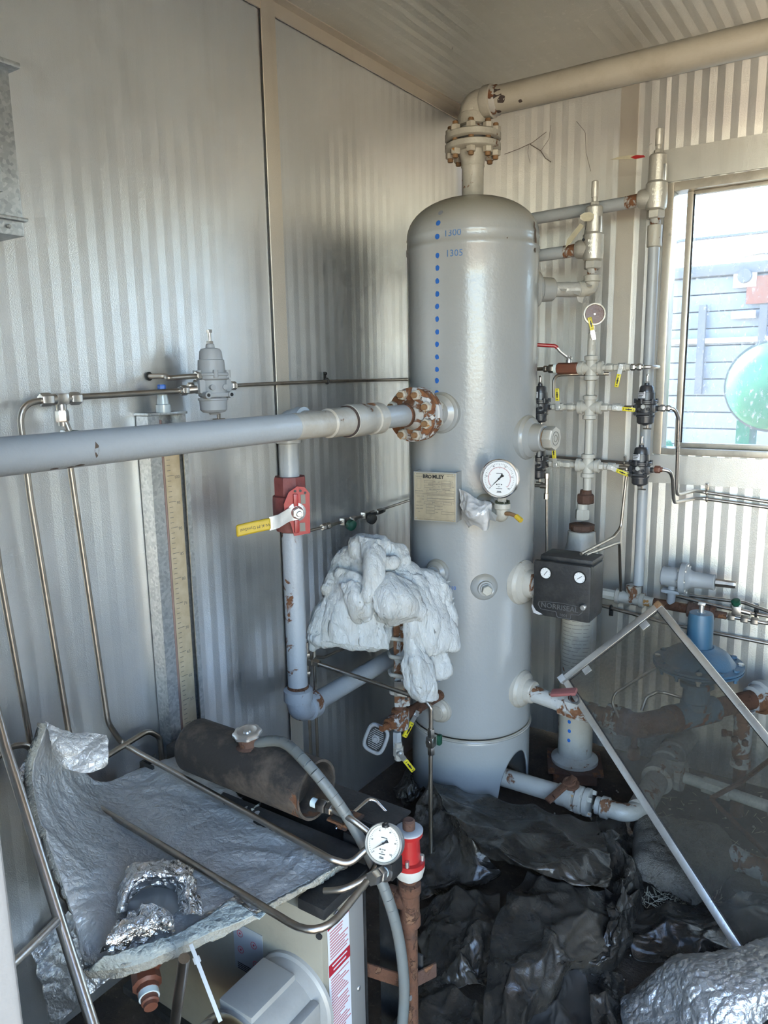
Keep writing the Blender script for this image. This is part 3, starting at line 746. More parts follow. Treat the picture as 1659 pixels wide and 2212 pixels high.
for z_, r_, h_ in ((1.026, 0.0285, 0.016), (zl + 0.064, 0.0295, 0.014)):
    MB().lathe((XB, YB, z_), (0, 0, 1), [(0, 0.0276), (0.003, r_), (h_ - 0.003, r_), (h_, 0.0276)], 28).build('rust_collar', 'rust', byp)
MB().lathe((XB, YB + 0.062, zl), (0, 1, 0), [(0, 0.0278), (0.003, 0.030), (0.012, 0.030), (0.016, 0.0278)], 28).build('rust_collar', 'rust', byp)
MB().lathe(IP(-1.197), (0, 1, 0), [(0, 0.0352), (0.001, 0.0395), (0.005, 0.0395), (0.006, 0.0352)], 40).build('joint_gap', 'chip_dark', inp)
MB().lathe(IP(-0.934), (0, 1, 0), [(0, 0.0305), (0.002, 0.0325), (0.012, 0.033), (0.016, 0.031)], 36).build('rust_collar', 'rust', inp)
# red ball valve in the drop pipe
zv = 1.10
rv = thing('ball_valve', 'dark red ball valve with yellow lever in the drop pipe', 'valve', (XB, YB, 1.03))
b = MB().hexa((XB, YB, 1.122), (0, 0, 1), 0.050, 0.043, x=(1, 0.3, 0), n=8, ch=0.04)
b.lathe((XB, YB, 1.025), (0, 0, 1), [(0, 0.030), (0.004, 0.040), (0.022, 0.043), (0.028, 0.044), (0.04, 0.047), (0.086, 0.047), (0.096, 0.046), (0.100, 0.038)], 32)
b.build('body', 'valve_red', rv, 30)
vd = Vector((0.80, -0.60, 0)).normalized(); vs_ = Vector((0.60, 0.80, 0))           # stem faces the camera side
vo = Vector((XB, YB, zv - 0.012))
MB().lathe(vo + vd * 0.03, vd, [(0, 0.030), (0.028, 0.028), (0.03, 0.018), (0.05, 0.016)], 24).build('bonnet', 'valve_red', rv)
VM = Matrix(((vs_.x, 0, vd.x, 0), (vs_.y, 0, vd.y, 0), (0, 1, 0, 0), (0, 0, 0, 1)))
def VP(u, z, k): q = VM.copy(); q.translation = vo + vs_ * u + vd * k + Vector((0, 0, z)); return q
plate = MB()
outl = [(-0.012, -0.062), (0.030, -0.058), (0.032, 0.046), (0.020, 0.062), (0.0, 0.066), (-0.022, 0.052), (-0.036, 0.022), (-0.034, -0.006), (-0.02, -0.03)]
plate.prism(outl, VP(0.004, 0, 0.062), 0.005); plate.build('lock_plate', 'bright_red', rv)
for u, z in ((-0.006, 0.054), (0.008, 0.054), (0.020, 0.048)):
    MB().lathe(vo + vs_ * (u + 0.004) + vd * 0.0672 + Vector((0, 0, z)), vd, [(0, 0.0035), (0.0006, 0.0035)], 12).build('lock_hole', 'ink_black', rv)
for u, z, wz_, hz in ((0.018, 0.032, 0.012, 0.024), (0.014, -0.040, 0.014, 0.022)):
    MB().box(vo + vs_ * u + vd * 0.0678 + Vector((0, 0, z)), (wz_, hz, 0.0012), VM).build('plate_slot', 'ink_grey', rv)
for z in (0.030, -0.036): MB().box(vo + vs_ * -0.002 + vd * 0.070 + Vector((0, 0, z)), (0.012, 0.034, 0.012), VM, 0.002).build('stop_lug', 'bright_red', rv)
MB().lathe(vo + vd * 0.066, vd, [(0, 0.024), (0.004, 0.024), (0.006, 0.018)], 24).build('washer', 'zinc', rv)
MB().hexa(vo + vd * 0.078, vd, 0.012, 0.015, x=(0, 0, 1)).lathe(vo + vd * 0.088, vd, [(0, 0.008), (0.012, 0.008), (0.014, 0.006)], 14).build('stem_nut', 'zinc', rv)
arm = MB()
ap = [vo + vd * 0.076, vo + vd * 0.076 - vs_ * 0.022 + Vector((0, 0, -0.004)), vo + vd * 0.088 - vs_ * 0.052 + Vector((0, 0, -0.016)), vo + vd * 0.090 - vs_ * 0.075 + Vector((0, 0, -0.020))]
def bar(mb, pts, w, t, up):
    vs = []; fs = []
    for p in pts: 
        for a, c in ((-w/2, -t/2), (w/2, -t/2), (w/2, t/2), (-w/2, t/2)): vs.append(p + Vector(up) * a + vd * c)
    for i in range(len(pts) - 1):
        for k in range(4): fs.append((4*i+k, 4*i+(k+1) % 4, 4*i+4+(k+1) % 4, 4*i+4+k))
    fs += [(3, 2, 1, 0), tuple(len(vs)-4+k for k in range(4))]
    mb.add(vs, fs)
bar(arm, ap, 0.034, 0.005, (0, 0, 1)); lev = arm.build('lever', 'zinc', rv)
g = MB(); gp = [vo + vd * 0.090 - vs_ * s + Vector((0, 0, z)) for s, z in ((0.072, -0.020), (0.12, -0.026), (0.158, -0.032))]
bar(g, gp, 0.030, 0.013, (0, 0, 1)); go = g.build('grip', 'yellow_grip', lev)
bv = go.modifiers.new('b', 'BEVEL'); bv.width = 0.005; bv.segments = 3
tm = VM.copy(); tm.translation = vo + vd * 0.0972 - vs_ * 0.112 + Vector((0, 0, -0.025))
text_mb('W-K-M DynaSeal', tm @ Matrix.Rotation(PI + 0.13, 4, 'Z'), 0.0105, 0.0004).build('lettering', 'ink_black', lev, 0)
# ---------------------------------------------------------------- generic small fittings
def hexnut(parent, p, d, h=0.016, r=0.011, mat='stainless', name='tube_nut'):
    return MB().hexa(Vector(p), d, h, r).lathe(Vector(p) + Vector(d).normalized() * h, d, [(0, r * 0.72), (h * 0.35, r * 0.66)], 14).build(name, mat, parent)
def tubing(name, label, pts, r=0.0062, rad=0.035, mat='stainless_dull', nuts=(), group=None, cat='tube', parent=None):
    pts = [Vector(p) for p in pts]
    t = thing(name, label, cat, pts[-1], group=group) if parent is None else parent
    MB().tube(pts, r, 12, rad=rad, seg=7).build('tube', mat, t)
    for p, d in nuts: hexnut(t, p, d)
    return t

# grey filter regulator on the left wall (also the pattern for the black ones at the back)
def filter_regulator(name, label, M4, body, cat='regulator', group=None, s=1.0, tag_label=False, drain='stainless_dull', screw='stainless'):
    t = thing(name, label, cat, M4=M4 @ Matrix.Scale(s, 4), group=group)
    k = dict(world=False)
    # local: z up, x along the flow, -y to the viewer; origin at body centre
    b = MB().lathe((0, 0, -0.022), (0, 0, 1), [(0, 0.030), (0.004, 0.034), (0.040, 0.034), (0.044, 0.040), (0.050, 0.040)], 28)
    b.box((0, 0, 0.004), (0.084, 0.040, 0.034), None, 0.006)
    b.lathe((-0.05, 0, 0.004), (1, 0, 0), [(0, 0.011), (0.1, 0.011)], 20)
    b.box((0, -0.026, -0.016), (0.066, 0.020, 0.010), None, 0.002)
    for sx_ in (-1, 1): b.lathe((sx_ * 0.030, -0.040, -0.016), (0, 1, 0), [(0, 0.008), (0.022, 0.008)], 14).lathe((sx_ * 0.016, -0.037, 0.002), (0, 1, 0), [(0, 0.0065), (0.012, 0.0065)], 12)
    bo = b.build('body', body, t, 35, **k)
    for sx_ in (-1, 1): MB().lathe((sx_ * 0.030, -0.0405, -0.016), (0, 1, 0), [(0, 0.0042), (0.001, 0.0042)], 12).build('bolt_hole', 'ink_black', bo, 35, **k)
    f = MB().lathe((0, 0, 0.028), (0, 0, 1), [(0, 0.041), (0.002, 0.043), (0.006, 0.043), (0.008, 0.041)], 6 if False else 28)
    for a in range(6):
        an = a * PI / 3 + 0.3; f.lathe((0.040 * math.cos(an), 0.040 * math.sin(an), 0.024), (0, 0, 1), [(0, 0.006), (0.018, 0.006)], 10)
    f.build('bonnet_flange', body, t, 35, **k)
    MB().lathe((0, 0, 0.036), (0, 0, 1), [(0, 0.033), (0.030, 0.031), (0.031, 0.028), (0.050, 0.026), (0.056, 0.022), (0.058, 0.011), (0.066, 0.010), (0.068, 0.008)], 28).build('bonnet', body, t, 30, **k)
    sc = MB().lathe((0, 0, 0.100), (0, 0, 1), [(0, 0.0045), (0.034, 0.0045)], 12).hexa((0, 0, 0.103), (0, 0, 1), 0.007, 0.009).box((0, 0, 0.133), (0.010, 0.010, 0.008), None, 0.001)
    sc.build('adjusting_screw', screw, t, 35, **k)
    cup = MB().lathe((0, 0, -0.024), (0, 0, -1), [(0, 0.036), (0.005, 0.036), (0.006, 0.033), (0.028, 0.032), (0.034, 0.026), (0.036, 0.012), (0.040, 0.010)], 28).build('drip_cup', body, t, 30, **k)
    MB().lathe((0.010, -0.004, -0.062), (0, 0, -1), [(0, 0.005), (0.012, 0.004)], 10).tube([(-0.006, -0.004, -0.076), (0.026, -0.004, -0.076)], 0.0028, 8).build('drain_cock', drain, cup, 35, **k)
    for sx_ in (-1, 1): MB().hexa((sx_ * 0.049, 0, 0.004), (sx_, 0, 0), 0.014, 0.0105).build('port_fitting', 'stainless', t, 35, **k)
    if tag_label:
        w = lambda co: Vector((0.0335 * math.sin(co.x / 0.033), -0.0335 * math.cos(co.x / 0.033), 0.058 + co.y))
        mb = MB().grid(lambda u, v: w(Vector((-0.030 + u * 0.034, -0.014 + v * 0.026, 0))), 8, 1); lb = mb.build('label', 'label_white', t, 35, **k)
        w2 = lambda co: Vector((0.0338 * math.sin(co.x / 0.033), -0.0338 * math.cos(co.x / 0.033), 0.058 + co.y))
        ln = MB()
        for i, (a, c) in enumerate(((-0.026, -0.002), (-0.027, 0.000), (-0.025, -0.004), (-0.026, -0.008))):
            ln.grid(lambda u, v: w2(Vector((a + u * (c - a), 0.008 - i * 0.006 + v * (0.0026 if i else 0.004), 0))), 6, 1)
        ln.build('label_print', 'ink_black', lb, 0, **k)
    return t
XW = 0.0
ro = onX(459, 838, 0.07)
gm = mat4(ro, (0, 0, 1), (0.30, 0.95, 0))                # flow runs along the wall
greg = filter_regulator('filter_regulator', 'light grey filter regulator with adjusting screw mounted on the left wall', gm, 'cast_grey', s=1.0)
# pilot line into the wall
hole = onX(322, 813, 0.004)
tubing('steel_tube', 'short looped steel tube from a wall hole into the grey regulator', [hole, hole + Vector((0.05, 0.01, 0.0)), onX(360, 817, 0.075), onX(430, 812, 0.07)], nuts=((onX(422, 812, 0.07), (0, 1, 0)),), rad=0.03)
MB().lathe(hole + Vector((0.0, 0, 0)), (1, 0, 0), [(0, 0.010), (0.0015, 0.010)], 16).build('wall_hole', 'ink_black', wl)
# tee line: vertical tube A, tee, run to the regulator
tee = onX(131, 862, 0.035)
At = onX(42, 900, 0.035); Ab = onX(150, 1590, 0.035)
tA = tubing('steel_tube', 'steel tube bent down the left wall from the tee fitting, second from left', [onX(410, 843, 0.06), onX(160, 858, 0.035), tee, Vector((0.035, At.y, tee.z - 0.004)), Vector((0.035, At.y + 0.005, 1.2)), Vector((0.035, Ab.y, Ab.z)), Vector((0.045, Ab.y + 0.01, 0.60)), onZ(160, 1712, 0.575), onZ(690, 2032, 0.575), onZ(792, 1905, 0.585)], rad={3: 0.05, 6: 0.05, 8: 0.055, 7: 0.1}, r=0.0063)
tm_ = MB().lathe(tee + Vector((0, -0.022, 0)), (0, 1, 0), [(0, 0.011), (0.044, 0.011)], 16).lathe(tee, (0, 0, -1), [(0, 0.0105), (0.024, 0.0105)], 16).box(tee, (0.022, 0.026, 0.022), None, 0.003)
tm_.build('tee_body', 'stainless', tA)
for s in (-1, 1): MB().hexa(tee + Vector((0, s * 0.020, 0)), (0, s, 0), 0.024, 0.0135).build('tube_nut', 'stainless', tA)
hexnut(tA, onX(404, 843, 0.06) , (0, -1, 0.0), 0.018, 0.012); MB().tube([onX(404, 843, 0.06), onX(425, 841, 0.07)], 0.009, 12).build('elbow_fitting', 'stainless', tA)
# tube B from the tee, through a green needle valve, down the wall, across the heater
Bm = onX(152, 1010, 0.05); Bb = onX(233, 1560, 0.05)
tB = tubing('steel_tube', 'steel tube dropping from the tee, then slanting across the grey blanket to the gauge', [tee + Vector((0, 0, -0.03)), Vector((0.045, tee.y + 0.005, 1.33)), Bm, Bb, onZ(262, 1605, 0.60), onZ(715, 1856, 0.585), onZ(755, 1868, 0.575), onZ(800, 1826, 0.60)], rad={3: 0.05, 6: 0.04}, r=0.0062)
hexnut(tB, tee + Vector((0, 0, -0.022)), (0, 0, -1), 0.024, 0.013)
nv = tee + Vector((0.006, 0.004, -0.075))
MB().box(nv, (0.02, 0.022, 0.026), None, 0.003).build('valve_block', 'stainless', tB)
MB().lathe(nv + Vector((0.0, 0.006, 0.0)), (1, 0.2, 0), [(0, 0.012), (0.02, 0.012), (0.022, 0.010)], 16).build('valve_knob', 'green_handle', tB)
# tube C far left, loops along the wall
tubing('steel_tube', 'steel tube at the far left edge running down the wall', [onX(-8, 1180, 0.035), onX(0, 1240, 0.035), onX(66, 1605, 0.035), onX(72, 1690, 0.035)], r=0.0062)
tubing('steel_tube', 'steel tube hooking over behind the standing blanket flap', [onX(-10, 1640, 0.04), onX(25, 1612, 0.04), onX(62, 1608, 0.045), onX(76, 1640, 0.045), onX(84, 1760, 0.045)], r=0.0062, rad=0.03)
tubing('steel_tube', 'steel tube bending down onto the wall behind the grey blanket', [onX(120, 1700, 0.04), onX(215, 1643, 0.04), onX(320, 1578, 0.04), onX(345, 1592, 0.04), onX(356, 1700, 0.04)], r=0.0066, rad=0.035)
# sense line to the right of the regulator
sl = [onX(505, 833, 0.045), onX(560, 830, 0.02), onX(700, 824, 0.018), Vector((0.018, -0.12, onX(885, 820, 0.018).z))]
tS = tubing('steel_tube', 'thin steel tube clamped along the left wall behind the vessel', sl, r=0.0048, rad=0.05)
cl = onX(705, 823, 0.016)
MB().torus(cl + Vector((0.002, 0, 0)), (0, 1, 0), 0.0062, 0.004, 14, 6).box(cl + Vector((-0.006, 0, 0.015)), (0.003, 0.012, 0.024), None, 0.0008).lathe(cl + Vector((-0.004, 0, 0.022)), (1, 0, 0), [(0, 0.0045), (0.005, 0.004)], 8).build('clamp', 'rubber_black', tS)
# lower sense line with green and black needle valves
p0 = onX(652, 1151, 0.05); p1 = onX(700, 1138, 0.05); p2 = onX(745, 1126, 0.05); p3 = onX(790, 1113, 0.05); p4 = onX(830, 1099, 0.04); p5 = Vector((0.02, -0.12, p4.z + 0.01))
tL = tubing('steel_tube', 'thin steel tube with green and black needle valves above the white wool', [p0 + Vector((-0.04, -0.02, 0.0)), p0, p1, p2, p3, p4, p5], r=0.0045, rad=0.05, mat='stainless')
dL_ = (p3 - p1).normalized()
for p, h in ((p1 - dL_ * 0.01, 0.02), (p1 + dL_ * 0.012, 0.018), (p2 + dL_ * 0.03, 0.022), (p3 + dL_ * 0.02, 0.03), (p3 + dL_ * 0.06, 0.035)): hexnut(tL, p, dL_, h, 0.0105)
for p, m_ in ((p2, 'green_handle'), (p3, 'rubber_black')):
    MB().box(p, (0.020, 0.030, 0.022), None, 0.003).build('valve_block', 'stainless', tL)
    MB().lathe(p + Vector((0.008, 0, -0.004)), (1, -0.25, -0.25), [(0, 0.006), (0.012, 0.006), (0.013, 0.017), (0.027, 0.017), (0.029, 0.013)], 12).build('valve_knob', m_, tL)

# ---------------------------------------------------------------- U-tube manometer
def scale_mat():
    m, n, l, b = nt('scale_board')
    c = mix(n, l, ramp(n, l, nz(n, l, coords(n, l), 40, 5), 0.35, 0.7), (0.55, 0.44, 0.28), (0.66, 0.55, 0.38))
    l.new(c, b.inputs['Base Color']); b.inputs['Roughness'].default_value = 0.35; b.inputs['Metallic'].default_value = 0.3
scale_mat()
mt = onX(350, 915, 0.03); ym = -1.527; zt_, zb_ = 1.345, 0.10
man = thing('manometer', 'galvanised wall manometer with brass coloured scale and blue cap', 'manometer', (0.03, ym, zb_))
ch = MB().box((0.008, ym, (zt_ + zb_) / 2), (0.010, 0.110, zt_ - zb_))
for s, w_c in ((-1, 0.030), (1, 0.012)):
    ch.box((0.024, ym + s * 0.054, (zt_ + zb_) / 2), (0.040, 0.003, zt_ - zb_))
    ch.box((0.043, ym + s * (0.054 - w_c / 2), (zt_ + zb_) / 2), (0.003, w_c, zt_ - zb_))
ch.build('channel', 'galvanised', man)
MB().box((0.024, ym, zt_ + 0.004), (0.05, 0.115, 0.006), None, 0.001).build('top_plate', 'galvanised', man)
sb = MB().box((0.030, ym + 0.012, (zt_ + zb_) / 2 - 0.01), (0.006, 0.052, zt_ - zb_ - 0.04)).build('scale_board', 'scale_board', man)
tk = MB(); z = zt_ - 0.08; i = 0
while z > zb_ + 0.06:
    w_t = 0.020 if i % 5 == 0 else 0.010
    tk.box((0.0335, ym - 0.002 + w_t / 2, z), (0.0006, w_t, 0.0012)); z -= 0.0125; i += 1
tk.build('scale_marks', 'ink_grey', sb, 0)
RX = Matrix(((0, 0, 1, 0), (1, 0, 0, 0), (0, 1, 0, 0), (0, 0, 0, 1)))
z = zt_ - 0.085; v = 105
nm = MB()
while z > zb_ + 0.1:
    m4 = RX.copy(); m4.translation = Vector((0.0337, ym + 0.026, z)); q = text_mb(str(v), m4, 0.011, 0.0003); nm.add(q.v, q.f); z -= 0.0625; v -= 5
nm.build('scale_numbers', 'ink_grey', sb, 0)
plain('tube_glass', (0.50, 0.44, 0.36), 0.08, 0.0, 0.8)
plain('tube_red', (0.30, 0.20, 0.17), 0.2)
for yy in (-0.020, -0.012): MB().tube([(0.038, ym + yy - 0.004, zb_ + 0.03), (0.038, ym + yy - 0.004, zt_ - 0.01)], 0.0034, 8).build('glass_tube', 'tube_glass' if yy < -0.015 else 'tube_red', man)
plain('cap_blue', (0.02, 0.13, 0.50), 0.4)
plain('clear_plastic', (0.50, 0.55, 0.55), 0.15, 0.0, 0.8)
MB().lathe((0.035, ym - 0.002, zt_ + 0.006), (0, 0, 1), [(0, 0.017), (0.018, 0.017), (0.020, 0.014), (0.044, 0.011), (0.046, 0.009)], 20).build('filling_neck', 'clear_plastic', man)
MB().hexa((0.035, ym - 0.002, zt_ + 0.052), (0, 0, 1), 0.018, 0.0095).build('cap', 'cap_blue', man)
MB().lathe((0.045, ym + 0.045, zb_ + 0.26), (1, 0, 0), [(0, 0.010), (0.010, 0.008)], 12).build('latch_knob', 'zinc', man)

# galvanised louvre box at the upper left edge
gb = onX(54, 512, 0.09)
lv = thing('vent_box', 'galvanised metal vent box at the upper left edge of the wall', 'vent', (0, gb.y - 0.2, gb.z))
zt2 = HC - 0.02; zmid = onX(30, 145, 0.09).z
MB().box((0.045, gb.y - 0.205, (gb.z + zmid) / 2), (0.09, 0.41, zmid - gb.z), None, 0.003).build('lower_body', 'galvanised', lv)
MB().box((0.040, gb.y - 0.215, (zt2 + zmid) / 2), (0.075, 0.40, zt2 - zmid), None, 0.003).build('upper_body', 'galvanised', lv)
MB().box((0.052, gb.y - 0.195, zmid), (0.105, 0.42, 0.010), None, 0.003).build('lip', 'galvanised', lv)
MB().box((0.055, gb.y - 0.205, gb.z + 0.028), (0.095, 0.415, 0.006), None, 0.001).build('bottom_flange', 'galvanised', lv)
for i in range(5):
    MB().box((0.092, gb.y - 0.045 - i * 0.055, (gb.z + zmid) / 2 + 0.02), (0.012, 0.016, zmid - gb.z - 0.10), None, 0.002).build('slat', 'galvanised', lv)
MB().lathe((0.0925, gb.y - 0.03, gb.z + 0.014), (1, 0, 0), [(0, 0.004), (0.003, 0.003)], 8).build('screw', 'zinc', lv)
# ---------------------------------------------------------------- small ball valve pattern (local x = flow, z = stem towards the viewer)
def mini_valve(name, label, M4, lever, body='manifold_cream', grip='bright_yellow', group=None, s=1.0, lettering=True):
    t = thing(name, label, 'valve', M4=M4 @ Matrix.Scale(s, 4), group=group)
    k = dict(world=False)
    b = MB().lathe((-0.026, 0, 0), (1, 0, 0), [(0, 0.008), (0.002, 0.0105), (0.012, 0.0105), (0.014, 0.014), (0.038, 0.014), (0.040, 0.0105), (0.050, 0.0105), (0.052, 0.008)], 8)
    b.lathe((0, 0, 0.006), (0, 0, 1), [(0, 0.0095), (0.012, 0.009)], 14)
    b.build('body', body, t, 30, **k)
    lv_ = MB()
    # lever plate along local +x then a dipped grip
    lv_.prism([(-0.010, -0.006), (0.014, -0.007), (0.030, -0.005), (0.030, 0.005), (0.014, 0.007), (-0.010, 0.006)], Matrix.Translation((0, 0, 0.0175)), 0.0022)
    lo = lv_.build('lever', 'zinc', t, 35, **k)
    MB().hexa((0, 0, 0.019), (0, 0, 1), 0.006, 0.006).build('stem_nut', 'zinc', lo, 35, **k)
    g = MB().box((0.042, 0, 0.0195), (0.042, 0.0135, 0.007), None, 0.0028).build('grip', grip, lo, 50, **k)
    if lettering:
        q = MB().box((0.042, 0, 0.0233), (0.020, 0.0035, 0.0004)); q.lathe((0.042, 0, 0.0232), (0, 0, 1), [(0, 0.0032), (0.0006, 0.0032)], 10)
        for xx in (0.026, 0.058): q.box((xx, 0, 0.0233), (0.0015, 0.006, 0.0004))
        q.build('grip_mark', 'ink_black', lo, 0, **k)
    lo.rotation_euler = (0, 0, lever)
    return t
TOCAM = Vector((0.34, -0.94, 0)).normalized()      # from the manifold back towards the doorway
def vframe(o, flow, stem=TOCAM): return mat4(o, stem, flow)
YH, XH = -0.25, 0.608
def HZ(py, px=1272): return onY(px, py, YH).z
z1, z2, z3 = HZ(795), HZ(880), HZ(1006)
man = thing('supply_manifold', 'cream painted pipe manifold with three crosses behind the vessel', 'manifold', (XH, YH, 0.95))
def H(x, z, y=YH): return Vector((x, y, z))
zu = HZ(1072, 1263)
for a, b_ in ((z1 + 0.02, HZ(735)), (z2 + 0.02, z1 - 0.02), (z3 + 0.02, z2 - 0.02), (zu + 0.01, z3 - 0.02)):
    MB().cyl(H(XH, a), H(XH, b_), 0.0135, 20).build('nipple', 'manifold_cream', man)
for z in (z1, z2, z3):
    c_ = MB()
    for d in ((1, 0, 0), (-1, 0, 0), (0, 0, 1), (0, 0, -1)):
        c_.lathe(H(XH, z), d, [(0, 0.018), (0.024, 0.018), (0.026, 0.0225), (0.038, 0.0225), (0.040, 0.018)], 20)
    c_.build('cross', 'manifold_cream', man, 30)
def hrun(y0, x0, x1, z, r, mat='manifold_cream', name='nipple', par=None):
    return MB().cyl(Vector((x0, y0, z)), Vector((x1, y0, z)), r, 16).build(name, mat, par or man)
# gauge and its isolating valve on top
gz = HZ(680, 1283); gx = onY(1283, 680, YH).x
gt_ = thing('gauge', 'round gauge with brown stained face on top of the manifold', 'gauge', (gx, YH, gz - 0.05))
GF = Vector((0.42, -0.90, 0.05)).normalized(); go_ = Vector((gx, YH, gz))
paint('gauge_brown', (0.10, 0.03, 0.012), 0.35, dirt=0.3, dcol=(0.25, 0.10, 0.03), ds=30, bmp=0.2)
MB().lathe(go_ - GF * 0.018, GF, [(0, 0.026), (0.004, 0.031), (0.030, 0.032), (0.032, 0.0345), (0.038, 0.0345), (0.039, 0.030), (0.034, 0.0285)], 36, cap=True).build('case', 'relief_silver', gt_)
MB().lathe(go_ + GF * 0.0165, GF, [(0, 0.029), (0.0015, 0.0285), (0.002, 0.0)], 32).build('face', 'gauge_brown', gt_)
MB().lathe(go_ + GF * 0.018, GF, [(0, 0.004), (0.003, 0.003)], 10).build('centre_screw', 'zinc', gt_)
MB().cyl(go_ + Vector((0, 0, -0.030)), go_ + Vector((0, 0, -0.056)), 0.008, 12).hexa(go_ + Vector((0, 0, -0.05)), (0, 0, -1), 0.014, 0.012).build('stem', 'relief_silver', gt_)
vz = HZ(728, 1281)
VG = 'small yellow handled ball valves of the manifold'
mini_valve('ball_valve', 'yellow lever ball valve just under the brown faced gauge', vframe(Vector((gx - 0.003, YH, vz)), (0, 0, 1), (0.5, -0.85, 0)), 0.25, group=VG)
hrun(YH, XH, XH, 0, 0.01) if False else None
MB().cyl(Vector((gx - 0.002, YH, vz + 0.02)), Vector((gx - 0.002, YH, gz - 0.055)), 0.008, 12).hexa(Vector((gx - 0.003, YH, vz - 0.045)), (0, 0, 1), 0.022, 0.014).build('nipple', 'manifold_cream', man)
# right-hand branches
XRg = onY(1395, 885, YH).x                       # regulators
for z, px, lev, lab in ((z1, 1340, -1.75, 'yellow lever ball valve hanging down on the top right branch of the manifold'),
                        (z2, 1332, -0.10, 'yellow lever ball valve on the middle right branch beside the upper black regulator'),
                        (z3, 1326, -0.35, 'yellow lever ball valve on the lower right branch beside the lower black regulator')):
    xv = onY(px, 880, YH).x
    hrun(YH, XH + 0.03, xv - 0.02, z, 0.010)
    MB().hexa(Vector((xv - 0.050, YH, z)), (1, 0, 0), 0.022, 0.014).build('coupling', 'manifold_cream', man)
    mini_valve('ball_valve', lab, vframe(Vector((xv, YH, z)), (1, 0, 0), (0.1, -1, 0)), lev, group=VG)
    if z == z1:
        xe = onY(1412, 793, YH).x
        tl_ = thing('steel_tube', 'short steel tube hooking back from the top right manifold branch', 'tube', (xe, YH, z))
        MB().tube([(xv + 0.03, YH, z), (xe - 0.012, YH, z), (xe, YH + 0.03, z), (xe - 0.01, YH + 0.10, z), (xe - 0.06, -0.03, z)], 0.0055, 10, rad=0.02).build('tube', 'stainless', tl_)
        for i in range(2): hexnut(tl_, Vector((xv + 0.028 + i * 0.020, YH, z)), (1, 0, 0), 0.014, 0.011)
    else: hrun(YH, xv + 0.02, XRg - 0.04, z, 0.0075, 'stainless_dull')
# left-hand branches
XLg = onY(1166, 880, YH + 0.0).x
for z, px, lev, lab in ((z2, 1208, PI / 2 + 0.05, 'yellow lever ball valve standing up on the middle left branch of the manifold'), (z3, 1205, PI / 2 + 0.1, 'yellow lever ball valve standing up on the lower left branch of the manifold')):
    xv = onY(px, 880, YH).x
    hrun(YH, XH - 0.03, xv + 0.02, z, 0.010); hrun(YH, xv - 0.02, XLg + 0.035, z, 0.008)
    MB().hexa(Vector((xv + 0.028, YH, z)), (1, 0, 0), 0.022, 0.014).build('coupling', 'manifold_cream', man)
    mini_valve('ball_valve', lab, vframe(Vector((xv, YH, z)), (1, 0, 0), (0.1, -1, 0)), lev, group=VG)
# red handled brown valve on the upper left branch
xv = onY(1226, 797, YH).x
bv_ = thing('ball_valve', 'brown ball valve with long red lever on the top left manifold branch', 'valve', (xv, YH, z1))
MB().lathe((xv - 0.036, YH, z1), (1, 0, 0), [(0, 0.016), (0.004, 0.019), (0.068, 0.019), (0.072, 0.016)], 8).build('body', 'copper_red', bv_, 30)
for s in (-1, 1): MB().cyl((xv + s * 0.036, YH, z1), (xv + s * 0.046, YH, z1), 0.0165, 16).build('sealed_thread', 'ptfe', bv_)
MB().lathe((xv + 0.004, YH, z1 + 0.018), (0, 0, 1), [(0, 0.010), (0.010, 0.009), (0.011, 0.005), (0.022, 0.005)], 14).hexa((xv + 0.004, YH, z1 + 0.033), (0, 0, 1), 0.006, 0.008).build('stem', 'zinc', bv_)
la = Vector((xv + 0.004, YH, z1 + 0.032))
lp_ = [la + Vector((0.01, 0, 0)), la, la + Vector((-0.028, -0.01, 0.024)), la + Vector((-0.042, -0.015, 0.042)), la + Vector((-0.125, -0.05, 0.050))]
MB().tube(lp_[:4], 0.0048, 8, rad=0.01).build('lever', 'zinc', bv_); MB().tube([lp_[3] + (lp_[2] - lp_[3]) * 0.4, lp_[3], lp_[4]], 0.0060, 10, rad=0.015).build('grip', 'bright_red', bv_)
hrun(YH, xv + 0.045, XH - 0.03, z1, 0.011, 'copper_red')
tu = thing('steel_tube', 'steel tube running behind the vessel from the red lever valve', 'tube', (0.42, YH, z1))
MB().tube([(xv - 0.05, YH, z1), (0.36, YH + 0.01, z1 + 0.0), (0.20, -0.10, z1), (0.1, -0.03, z1)], 0.0062, 10, rad=0.05).build('tube', 'stainless_dull', tu)
hexnut(tu, Vector((xv - 0.047, YH, z1)), (-1, 0, 0), 0.020, 0.014, 'stainless_dull'); MB().hexa((xv - 0.072, YH, z1), (-1, 0, 0), 0.012, 0.011).build('tube_nut', 'stainless_dull', tu)
t2 = thing('steel_tube', 'steel tube along the back wall dropping beside the left black regulators', 'tube', (0.5, -0.12, z3))
MB().tube([(0.62, -0.10, z1 - 0.02), (0.50, -0.16, z1 - 0.02), (XLg + 0.028, YH + 0.05, z1 - 0.022), (XLg + 0.030, YH + 0.05, z2 + 0.03)], 0.0055, 10, rad=0.03).build('tube', 'stainless_dull', t2)
# the four black regulators
rx = Vector((1, 0, 0))
RG = 'black filter regulators on the manifold'
zr = {2: onY(1397, 890, YH).z - 0.002, 3: onY(1388, 1018, YH).z}
r0 = filter_regulator('filter_regulator', 'black filter regulator right of the manifold, upper one by the window', mat4((XRg, YH, z2 - 0.004), (0, 0, 1), rx), 'reg_black', group=RG, s=0.80, tag_label=True)
